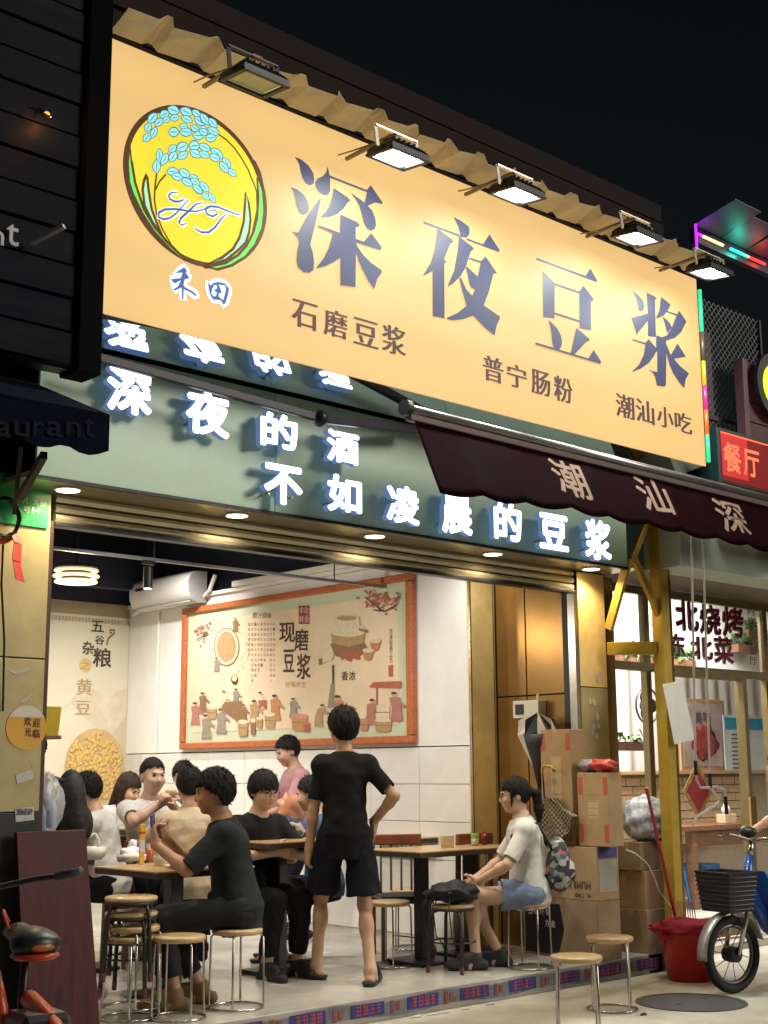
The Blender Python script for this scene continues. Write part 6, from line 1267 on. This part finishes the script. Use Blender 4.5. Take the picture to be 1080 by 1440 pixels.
z_ = pX(751,985,8.25).z; O('case', MB().box(8.18,8.288,.66,.92,z_-.14,z_), mat('meter_white',(.60,.55,.42),.5,var=.05), mt, bevel=.008); O('window', MB().box(8.176,8.18,.80,.89,z_-.11,z_-.03), M_black, mt)
um = thing('hanging_umbrella', 'folded umbrella with black and white panels hanging below the meter box', 'umbrella', pX(757,1050,8.2))
c_ = pX(757,1016,8.10)
for k in range(9):
    a = 2*math.pi*k/9; r = .19+.03*math.sin(k*2.3); O('fold', MB().add([c_+V((0,0,.08)), c_+V((r*math.cos(a)*.45,r*math.sin(a)*.9,.02)), c_+V((r*math.cos(a)*.5,r*math.sin(a)*.95,-.10)), c_+V((r*math.cos(a+.7)*.4,r*math.sin(a+.7)*.8,-.07)), c_+V((0,0,-.45))], [(0,1,2,3),(2,4,3)]), M_black if k % 3 == 1 else mat('umbrella_white',(.55,.50,.42),.6), um)
O('skirt', MB().lathe([(.12,-.09),(.10,-.17),(.06,-.30),(.012,-.52)], c_, 14), mat('umbrella_dark',(.03,.03,.035),.6), um, smooth=True)
O('handle', MB().tube([c_+V((0,0,-.1)), c_+V((0,0,.22))], .009, 8), mat('umbrella_white',(.5,.5,.4)), um)
u2 = thing('checked_umbrella', 'checked umbrella with a curved yellow cane handle beside the cartons', 'umbrella', pX(790,1180,7.97))
h0 = pX(764,1098,7.97); O('handle', MB().tube([h0, pX(762,1082,7.97), pX(766,1077,7.97), pX(776,1078,7.97), pX(779,1085,7.97)], .010, 8), mat('cane_yellow',(.48,.26,.03),.35), u2, smooth=True)
O('shaft', MB().tube([pX(766,1132,7.97), h0], .007, 8), M_black, u2)
M_chk = mat('check_cloth', (.2,.16,.1), .8, var=0); n_ = M_chk.node_tree.nodes; l_ = M_chk.node_tree.links; ck = n_.new('ShaderNodeTexChecker'); ck.inputs['Scale'].default_value = 55; ck.inputs['Color1'].default_value = (.30,.24,.15,1); ck.inputs['Color2'].default_value = (.05,.04,.03,1); tn = n_.new('ShaderNodeTexCoord'); l_.new(tn.outputs['Object'], ck.inputs['Vector']); l_.new(ck.outputs[0], n_['Principled BSDF'].inputs['Base Color'])
b = MB(); tip = pX(768,1120,7.96); pts = [pX(x,y,7.96) for x,y in ((760,1140),(758,1168),(775,1175),(790,1182),(800,1170),(808,1148),(790,1138),(778,1122))]; k = len(pts)
b.add([tip+V((-.02,0,0))]+[p+V((-.03*(i%2),0,0)) for i,p in enumerate(pts)]+[p+V((.05,0,0)) for p in pts], [(0,1+i,1+(i+1)%k) for i in range(k)]+[(1+i,1+k+i,1+k+(i+1)%k,1+(i+1)%k) for i in range(k)])
O('canopy', b, M_chk, u2)
# ================================================================ behind the yellow post: bundle, boxes, cable, broom, bucket
def at_(x, y, Y): return pY(x, y, Y)
def carton_px(x0, x1, y0, y1, Y, dep, lab, m=M_card):
    a = pY(x0,(y0+y1)/2,Y); c = pY(x1,(y0+y1)/2,Y); zt = pY((x0+x1)/2,y0,Y).z; zb = pY((x0+x1)/2,y1,Y).z
    return carton(a.x, c.x, Y, Y+dep, zb, zt, lab, m)
zs_ = [pY(915,y,.12).z for y in (1335,1275,1222,1190)]
xa, xb = pY(890,1250,.12).x, pY(942,1250,.12).x
carton(xa,xb,.0,.30,0.001,zs_[1]-.002,'bottom brown box of the pile behind the yellow post', M_dkc); carton(xa+.02,xb-.01,.02,.30,zs_[1],zs_[2]-.002,'middle brown box of the pile behind the yellow post'); carton(xa-.0,xb+.02,.04,.30,zs_[2],zs_[3]+.04,'top brown box of the pile under the plastic bundle', M_dkc)
c_ = V(((xa+xb)/2,.14,zs_[3]+.04)); pbn = thing('plastic_bundle', 'clear plastic bundle of white cups on the brown boxes', 'bundle', c_)
M_wrap = mat('plastic_wrap', (.50,.52,.58), .3, var=.45, scale=26, bump=.6, bscale=30, detail=6)
O('wrap', crumple(c_+V((-.02,0,.17)), (.21,.16,.18), 61, 70, 44, .06, 16), M_wrap, pbn, smooth=True); O('wrap', crumple(c_+V((.20,-.03,.10)), (.12,.12,.15), 62, 50, 30, .08, 14), M_wrap, pbn, smooth=True)
b = MB().tube([pY(x,y,-.16) for x,y in ((880,1195),(893,1200),(905,1210),(912,1217),(920,1235),(926,1252),(938,1268),(946,1278),(946,1290),(934,1300),(922,1306))], .0055, 6)
tag(O('white_cable', b, mat('cable_white',(.62,.60,.56),.5,var=0), None, smooth=True), 'loose white cable drooping over the brown boxes', 'cable')
br_ = thing('broom', 'broom with a long red handle leaning behind the yellow post', 'broom', pY(945,1290,-.14)); 
O('handle', MB().tube([pY(909,1108,-.19), pY(950,1292,-.22)], .012, 8), mat('red_handle',(.36,.02,.025),.35), br_)
O('bristles', MB().lathe([(.09,.0),(.05,.12),(.02,.16)], V((pY(950,1292,-.22).x+.02,-.22,.06)), 14), mat('bristle_red',(.25,.02,.03),.8,bump=1,bscale=120), br_)
bc = pZ(970,1378,0); bc = V((bc.x,bc.y,0)); bk = thing('red_bucket', 'red plastic bucket draped with a crimson cloth beside the post', 'bucket', bc)
O('bucket_wall', MB().lathe([(.155,0),(.205,.34),(.215,.35),(.20,.345),(.145,.01)], bc, 28), mat('bucket_red',(.48,.012,.015),.3,var=.06), bk, smooth=True)
b = crumple(bc+V((0,0,.36)), (.25,.24,.065), 71, 34, 12, .22); O('cloth', b, mat('crimson_cloth',(.36,.015,.05),.9,var=.2,bump=.5,bscale=40), bk, smooth=True)
O('rim_lip', MB().lathe([(.213,.345),(.223,.35),(.213,.356)], bc, 28), mat('bucket_red',(.5,.01,.01)), bk)
rk = thing('red_dustpan_brush', 'pale red bristle brush standing in the red bucket', 'brush', pY(960,1290,-.5)); h = bc+V((.02,.02,.40))
O('head', MB().obox(h, (1,-.9,0), (0,0,1), (.9,1,0), .17, .05, .03), mat('brush_red',(.45,.05,.05),.5), rk)
for i in range(9): O('tine', MB().tube([h+V((.73,-.66,0))*(-.075+i*.0185)+V((0,0,.02)), h+V((.73,-.66,0))*(-.06+i*.014)+V((0,0,.15))], .004, 5), mat('tine_pale',(.5,.22,.2),.6), rk)
# red paper diamond hanging in the doorway
dm = thing('red_diamond_charm', 'red diamond shaped paper charm hanging in the neighbour doorway', 'charm', pY(990,1170,.45)); c_ = pY(981,1112,.45)
def dia(s, y): return [c_+V((s,y,0)), c_+V((0,y,s*1.15)), c_+V((-s,y,0)), c_+V((0,y,-s*1.15))]
O('gold_border', MB().prism(dia(.215,0), (0,-.006,0)), mat('charm_gold',(.40,.24,.06),.5,var=.5,scale=25), dm); O('red_field', MB().prism(dia(.16,-.0068), (0,-.002,0)), mat('charm_red',(.34,.015,.02),.5,var=.15), dm)
# ================================================================ neighbour's room: table, stools, posters, fan, ferns
q = pY(985,1255,2.1); tt = thing('neighbour_table', 'brown wooden table in the neighbouring restaurant', 'table', (q.x,q.y,.06))
tz = pY(1000,1160,q.y).z; wx0 = q.x-.35
O('tabletop', MB().box(wx0,wx0+2.2,q.y-.05,q.y+.7,tz-.05,tz), M_brown, tt, bevel=.004)
for x in (wx0+.25,wx0+1.9): O('leg', MB().box(x,x+.09,q.y,q.y+.09,.06,tz-.051), M_brown, tt, bevel=.004)
O('apron', MB().box(wx0+.345,wx0+1.89,q.y+.02,q.y+.05,tz-.22,tz-.051), M_brown, tt)
tbx = thing('tissue_box', 'small tan tissue box on the neighbour table', 'tissue box', pY(1020,1158,q.y+.1)); c_ = pY(1022,1157,q.y+.15); c_.z = tz
O('carton', MB().box(c_.x-.11,c_.x+.11,c_.y-.06,c_.y+.06,tz+.001,tz+.10), mat('tissue_tan',(.52,.40,.26),.6), tbx, bevel=.006); O('tissue', crumple(c_+V((0,0,.14)), (.06,.04,.05), 81, 12, 8, .3), mat('tissue_white',(.7,.68,.64),.8), tbx, smooth=True)
M_blue = mat('blue_plastic', (.015,.12,.34), .4, var=.08)
for i, (dx, dy, lab) in enumerate(((-.28,.25,'blue plastic stool left of the wooden table leg'),(.42,.30,'blue plastic stool under the neighbour table'))):
    c_ = V((wx0+.35+dx,q.y+dy,.06)); t = thing('plastic_stool', lab, 'stool', c_, 0, 'blue plastic stools'); O('seat', MB().box(c_.x-.17,c_.x+.17,c_.y-.17,c_.y+.17,.46,.49), M_blue, t, bevel=.01)
    for sx in (-1,1):
        for sy in (-1,1): O('leg', MB().beam((c_.x+sx*.145,c_.y+sy*.145,.465),(c_.x+sx*.19,c_.y+sy*.19,.06), .07, .02, (sx,sy,0)), M_blue, t)
    O('apron', MB().box(c_.x-.168,c_.x+.168,c_.y-.168,c_.y-.15,.30,.458).box(c_.x-.168,c_.x-.15,c_.y-.149,c_.y+.16,.30,.458), M_blue, t)
po = thing('framed_food_poster', 'framed food poster standing on the neighbour ledge', 'poster', pY(985,1083,3.0)); a, c = pY(957,1083,3.02), pY(1016,985,3.02)
O('frame', MB().box(a.x,c.x,3.0,3.03,1.482,c.z), mat('poster_wood',(.42,.25,.10),.5), po, bevel=.006); O('print', MB().box(a.x+.05,c.x-.05,2.996,2.999,1.53,c.z-.05), mat('poster_print',(.40,.33,.30),.5,var=.25,scale=4), po)
O('dish', crumple(V(((a.x+c.x)/2,2.995,1.80)), (.26,.004,.20), 91, 20, 12, .2), mat('poster_food',(.30,.05,.05),.5,var=.5,scale=18), po, smooth=True)
for i, ch in enumerate('美味'): o, w, h = pxbox(976+i*13,987+i*13,1000,1018,2.99,.1); O('character', glyph(MB(), spec('美',TH) if ch=='美' else spec('味',TH), o, XH, ZH, w, h, V((0,-1,0)), 0, SHB), M_ink, po)
nt_ = thing('blue_notice', 'white notice with a light blue heading on the neighbour ledge', 'notice', pY(1050,1090,2.98)); a, c = pY(1020,1088,2.98), pY(1082,1008,2.98)
O('sheet', MB().box(a.x,c.x,2.97,2.98,1.482,c.z), mat('notice_white',(.60,.66,.66),.5), nt_); O('heading', MB().box(a.x+.03,c.x-.02,2.966,2.969,c.z-.17,c.z-.03), mat('notice_blue',(.04,.30,.50),.5), nt_)
for k in range(9): O('text_line', MB().box(a.x+.15,a.x+.42-.05*(k%3),2.966,2.969,c.z-.24-k*.05,c.z-.225-k*.05), M_ink, nt_)
fn = thing('wall_fan', 'black fan hanging behind the neighbour window', 'fan', pY(905,990,2.6)); c_ = pY(910,992,2.6)
O('ring', MB().tube([c_+V((.2*math.cos(t),0,.2*math.sin(t))) for t in [2*math.pi*i/28 for i in range(28)]], .012, 6, closed=True), M_black, fn); O('hub', MB().lathe([(.06,-.05),(.06,.06)], c_, 16, 'y'), M_black, fn)
for k in range(3): O('blade', MB().ball(c_+V((.1*math.cos(k*2.09),0,.1*math.sin(k*2.09))), (.075,.008,.075), 12, 8), M_dark, fn, smooth=True)
M_leaf = mat('fern_green', (.06,.16,.03), .5, var=.4, scale=20); rg = random.Random(8)
def fern(x, y, Y, lab, n=46, s=.16):
    c = pY(x,y,Y); t = thing('fern', lab, 'plant', c, 0, 'ferns in the neighbour window'); O('planter', MB().box(c.x-.22,c.x+.22,Y-.05,Y+.06,c.z-.10,c.z-.02), M_brown, t)
    b = MB()
    for k in range(n):
        a = rg.random()*6.28; el = rg.uniform(-.5,1.1); L_ = s*rg.uniform(.5,1.2); d = V((math.cos(a)*math.cos(el),math.sin(a)*math.cos(el)*.6,math.sin(el))); p0 = c+V((rg.uniform(-.22,.22),rg.uniform(-.04,.04),0)); sd = d.cross(ZH).normalized()*L_*.2; m_ = p0+d*L_*.5+ZH*.02; e_ = p0+d*L_-ZH*.03
        b.add([p0, m_+sd, e_, m_-sd], [(0,1,2,3)])
    O('fronds', b, M_leaf, t)['kind'] = 'stuff'
for i, (x, y) in enumerate(((885,918),(912,922),(955,925),(1048,905),(1062,885))): fern(x, y, 1.6, ['leftmost fern behind the neighbour window','second fern from the left in the neighbour window','fern below the red window characters','bushy fern at the right of the window characters','upper right fern behind the small dark lettering'][i])
fern(884,1040,1.2,'potted fern low behind the neighbour window frame',30,.14)
# ================================================================ manhole cover and litter
c_ = pZ(972,1410,0); mh = thing('manhole_cover', 'round grey manhole cover in the street beside the stools', 'manhole cover', (c_.x,c_.y,0))
O('ring', MB().lathe([(.36,.001),(.36,.006),(.325,.007),(.325,.001)], c_, 40, cap=False), mat('iron_ring',(.10,.095,.09),.6,.4), mh); O('lid', MB().lathe([(.322,.001),(.322,.005),(.0,.006)], c_, 40, cap=False), mat('iron_lid',(.10,.10,.11),.5,.3,var=.2,scale=20,bump=.5,bscale=60), mh)
for k in range(2): O('lift_slot', MB().box(c_.x-.15+k*.3,c_.x-.12+k*.3,c_.y-.01,c_.y+.01,.0062,.0075), M_black, mh)
for i, (x, y, w, lab) in enumerate(((585,1431,.05,'white paper scrap at the foot of the step, left'),(618,1426,.11,'long pale paper strip at the foot of the step'),(655,1420,.04,'small white scrap at the foot of the step, right'),(690,1413,.05,'torn white paper in front of the taped step'),(905,1428,.03,'tiny dark scrap on the street near the stools'))):
    q = pZ(x,y,0); tag(O('litter', MB().prism([q+V((-w,0,.003)), q+V((w*.6,-.015,.003)), q+V((w,.012,.012)), q+V((-w*.3,.02,.006))], (0,0,.003)), M_pap if i < 4 else M_dark), lab, 'litter', 'litter along the step')
q = pZ(476,1346,FL); tag(O('chopstick', MB().tube([q+V((-.09,.07,.004)), q+V((.10,-.08,.004))], .003, 6), mat('chop_white',(.7,.62,.5),.6,var=0)), 'dropped pale chopstick on the shop floor behind the standing man', 'chopstick')
q = pZ(185,1402,FL); tag(O('blue_wrapper', crumple(q+V((0,0,.012)), (.06,.04,.012), 95, 12, 8, .3), mat('wrapper_blue',(.05,.40,.50),.3), None, smooth=True), 'small crumpled turquoise wrapper under the stool stack', 'litter')
# ================================================================ electric bicycle at the right edge
wb = pZ(1032,1397,0); eb = thing('electric_bicycle', 'blue electric bicycle with black front basket and silver fender', 'bicycle', (wb.x,wb.y,0), left+.55)
R_ = .255
def EB(name, mb, m, sm=True): return O(name, mb, m, eb, sm, world=False)
ringp = lambda c, r, n=40: [V((0,c[0]+r*math.cos(2*math.pi*i/n),c[1]+r*math.sin(2*math.pi*i/n))) for i in range(n)]
w_ = EB('wheel', MB().tube(ringp((0,R_),R_-.03), .03, 10, closed=True), mat('tyre',(.014,.014,.015),.8,var=.2))
O('rim', MB().tube(ringp((0,R_),R_-.068), .014, 8, closed=True), mat('rim_grey',(.10,.10,.105),.4,.6), w_, world=False); O('hub', MB().lathe([(.05,-.05),(.055,0),(.05,.05)], (0,0,R_), 18, 'x'), M_dark, w_, world=False)
for k in range(10): a = 2*math.pi*k/10; O('spoke', MB().tube([(.01,.05*math.cos(a),R_+.05*math.sin(a)),(0,(R_-.07)*math.cos(a+.2),R_+(R_-.07)*math.sin(a+.2))], .003, 5), M_dark, w_, world=False)
arc = [(0,(R_+.028)*math.cos(math.radians(a)),R_+(R_+.028)*math.sin(math.radians(a))) for a in range(-5,166,8)]
b = MB(); n = len(arc); b.add([(x,p[1]*(1 if x == 0 else .985),R_+(p[2]-R_)*(1.02 if x == 0 else .985)) for p in arc for x in (-.045,0,.045)], [(3*i+j,3*i+3+j,3*i+4+j,3*i+1+j) for i in range(n-1) for j in (0,1)])
EB('fender', b, mat('fender_silver',(.42,.42,.44),.35,.5)).modifiers.new('t','SOLIDIFY').thickness = .004
for sx in (-1,1): EB('fork', MB().tube([(sx*.065,0,R_),(sx*.065,-.10,.52),(sx*.04,-.16,.66)], .016, 8), M_steel)
M_eb = mat('bike_blue',(.015,.10,.42),.3,var=.05,coat=.5)
EB('head_tube', MB().tube([(0,-.16,.62),(0,-.22,.90)], .03, 10), M_eb); EB('stem', MB().tube([(0,-.22,.88),(0,-.245,1.0)], .022, 10), M_steel)
EB('handlebar', MB().tube([(-.28,-.33,1.03),(-.2,-.26,1.03),(0,-.24,1.0),(.2,-.26,1.03),(.28,-.33,1.03)], .013, 8), M_steel)
for sx in (-1,1):
    EB('grip', MB().tube([(sx*.27,-.32,1.03),(sx*.34,-.42,1.02)], .018, 8), M_black); EB('brake_lever', MB().tube([(sx*.22,-.26,1.03),(sx*.28,-.20,1.02),(sx*.31,-.28,1.0)], .007, 6), M_steel)
EB('display', MB().ball((0,-.22,1.06), (.07,.05,.04)), M_black)
b = MB(); vs = []
for k, z in ((.82,.54),(1,.80)):
    for sx, sy in ((-1,-1),(1,-1),(1,1),(-1,1)): vs.append((sx*.16*k, .02+sy*.13*k, z))
bk_ = EB('basket', MB().add(vs, [(3,2,1,0),(0,1,5,4),(1,2,6,5),(2,3,7,6),(3,0,4,7)]), mat('basket_black',(.014,.014,.016),.6,bump=.9,bscale=150), False); bk_.modifiers.new('t','SOLIDIFY').thickness = .008
b = MB().tube([(-.16,-.11,.80),(.16,-.11,.80),(.16,.15,.80),(-.16,.15,.80)], .009, 6, closed=True); O('basket_rim', b, M_black, bk_, world=False)
for r in range(8):
    z = .56+r*.03; k = .82+.18*(z-.54)/.26; O('weave_band', MB().tube([(-.164*k,.02-.134*k,z),(.164*k,.02-.134*k,z),(.164*k,.02+.134*k,z),(-.164*k,.02+.134*k,z)], .006, 5, closed=True), M_black, bk_, world=False)
EB('down_tube', MB().tube([(0,-.18,.68),(0,-.35,.42),(0,-.55,.30),(0,-.9,.30)], .05, 12), M_eb)
EB('leg_shield', MB().prism([(-.13,-.22,.80),(.13,-.22,.80),(.17,-.42,.42),(-.17,-.42,.42)], (0,-.03,-.02)), M_eb, False)
EB('foot_frame', MB().tube([(-.14,-.30,.50),(-.14,-.78,.50),(-.14,-.82,.44),(-.14,-.82,.22),(-.14,-.76,.17),(-.14,-.40,.17),(-.14,-.33,.22),(-.14,-.28,.44)], .022, 8, closed=True), mat('frame_lilac',(.55,.54,.62),.4))
EB('side_bag', MB().box(-.135,-.11,-.78,-.32,.19,.49), M_black, False)
EB('bottle', MB().lathe([(.03,.22),(.032,.34),(.014,.40),(.014,.42)], (-.175,-.52,0), 14), mat('bottle_green',(.05,.22,.08),.3))
EB('seat_body', MB().box(-.1,.1,-1.3,-.85,.3,.68), M_eb, False); EB('saddle', MB().ball((0,-1.1,.74), (.13,.26,.06)), M_black)
w2 = EB('wheel', MB().tube(ringp((-1.25,R_),R_-.03), .03, 10, closed=True), mat('tyre',(.01,.01,.01))); O('hub', MB().lathe([(.09,-.05),(.09,.05)], (0,-1.25,R_), 18, 'x'), M_steel, w2, world=False)
# ================================================================ shared bicycle at the lower left
sc_ = pD(34,1318,4.9); sbk = thing('orange_bicycle', 'orange and black bicycle with a dark saddle at the lower left corner', 'bicycle', (sc_.x,sc_.y,0), -YAW+.62)
def SB_(name, mb, m, sm=True): return O(name, mb, m, sbk, sm, world=False)
hz = sc_.z
def f_sad(Fd):
    Fd.ell((0,-.10,hz), (.085,.075,.035), k=.03); Fd.ell((0,0,hz+.01), (.055,.11,.030), k=.05); Fd.cone((0,.05,hz+.012), (0,.16,hz+.005), .028, .020, .04); Fd.ell((0,-.12,hz-.02), (.09,.06,.035), k=.03)
Fd = Field((-.15,-.25,hz-.12), (.15,.25,hz+.12), .006); f_sad(Fd); P, Q = Fd.mesh(); sd_ = meshobj('saddle', P, Q, mat('saddle_black',(.018,.018,.02),.38,var=.1), sbk)
O('orange_base', MB().lathe([(.07,-.012),(.088,0),(.08,.010)], (0,-.11,hz-.052), 24), mat('bike_orange',(.50,.06,.012),.35), sd_, True, world=False)
O('reflector', MB().ball((0.0,-.178,hz-.02), (.045,.010,.014)), mat('amber',(.40,.13,.02),.3), sd_, True, world=False)
O('carry_loop', MB().tube([(-.05,.02,hz+.03),(-.06,.05,hz+.075),(-.03,.14,hz+.085),(.0,.16,hz+.04)], .006, 6), mat('bike_orange',(.5,.06,.01)), sd_, True, world=False)
SB_('seat_post', MB().tube([(0,-.03,hz-.03),(0,.03,.42)], .016, 10), M_dark)
SB_('frame_tube', MB().tube([(-.10,.02,.80),(-.085,-.03,.68),(-.06,-.08,.40)], .024, 10), mat('bike_orange',(.50,.06,.012),.35))
SB_('rear_fender', MB().tube([(.02,-.02,.70),(.02,-.2,.66),(.02,-.42,.56),(.02,-.58,.44)], .034, 10), mat('bike_orange',(.50,.06,.012),.35))
M_or = mat('bike_orange',(.50,.06,.012)); SB_('seat_tube', MB().tube([(0,.0,.62),(0,.06,.28)], .026, 10), M_or); SB_('down_tube', MB().tube([(0,.05,.34),(0,.35,.36),(0,.62,.62)], .032, 10), M_or); SB_('chain_stay', MB().tube([(-.05,.06,.28),(-.06,-.34,.30)], .018, 8), M_or); SB_('seat_stay', MB().tube([(-.04,.02,.60),(-.06,-.34,.32)], .016, 8), M_or)
RW = .30
w3 = SB_('wheel', MB().tube(ringp((-.34,RW),RW-.025), .025, 10, closed=True), mat('tyre',(.01,.01,.01))); O('rim', MB().tube(ringp((-.34,RW),RW-.055), .012, 8, closed=True), M_or, w3, world=False)
w4 = SB_('wheel', MB().tube(ringp((.72,RW),RW-.025), .025, 10, closed=True), mat('tyre',(.01,.01,.01))); O('rim', MB().tube(ringp((.72,RW),RW-.055), .012, 8, closed=True), M_or, w4, world=False)
lk = SB_('lock_box', MB().box(-.09,.09,-.26,-.06,.54,.68), mat('lock_black',(.02,.02,.026),.35), False); lk.modifiers.new('e','BEVEL').width = .02
O('white_mark', MB().box(-.03,.01,-.2625,-.2605,.60,.64), M_pap, lk, world=False); O('lamp', MB().ball((.04,-.265,.565), (.05,.03,.035)), mat('lamp_grey',(.45,.45,.45),.2), lk, True, world=False)
SB_('lever', MB().tube([(-.06,-.10,.55),(-.09,-.16,.57),(-.09,-.2,.61)], .006, 6), M_steel); SB_('cyan_clip', MB().tube([(-.03,-.01,.66),(-.06,-.03,.63),(-.06,-.04,.58),(-.03,-.02,.56)], .009, 6), mat('clip_cyan',(.10,.42,.42),.4))
SB_('head_tube', MB().tube([(0,.60,.58),(0,.52,.98)], .024, 10), M_or)
SB_('handlebar', MB().tube([(-.30,.34,1.10),(-.22,.46,1.08),(0,.52,1.04),(.22,.46,1.08),(.30,.34,1.1)], .012, 8), M_dark)
for sx in (-1,1): SB_('grip', MB().tube([(sx*.27,.38,1.09),(sx*.33,.28,1.115)], .019, 10), mat('grip_grey',(.06,.06,.065),.6))

# soft bags between the diners
c_ = pD(409,1168,9.7); tag(O('patterned_bag', crumple(c_, (.10,.08,.085), 101, 26, 18, .16), M_pat, None, smooth=True), 'grey patterned bag on a lap beside the standing man', 'bag')
c_ = pD(408,1136,10.9); tag(O('orange_bag', crumple(c_, (.13,.07,.12), 102, 26, 18, .2), mat('orange_film',(.60,.26,.14),.35,var=.15,bump=.6,bscale=20), None, smooth=True), 'pale orange plastic bag in front of the pink shirt', 'bag')
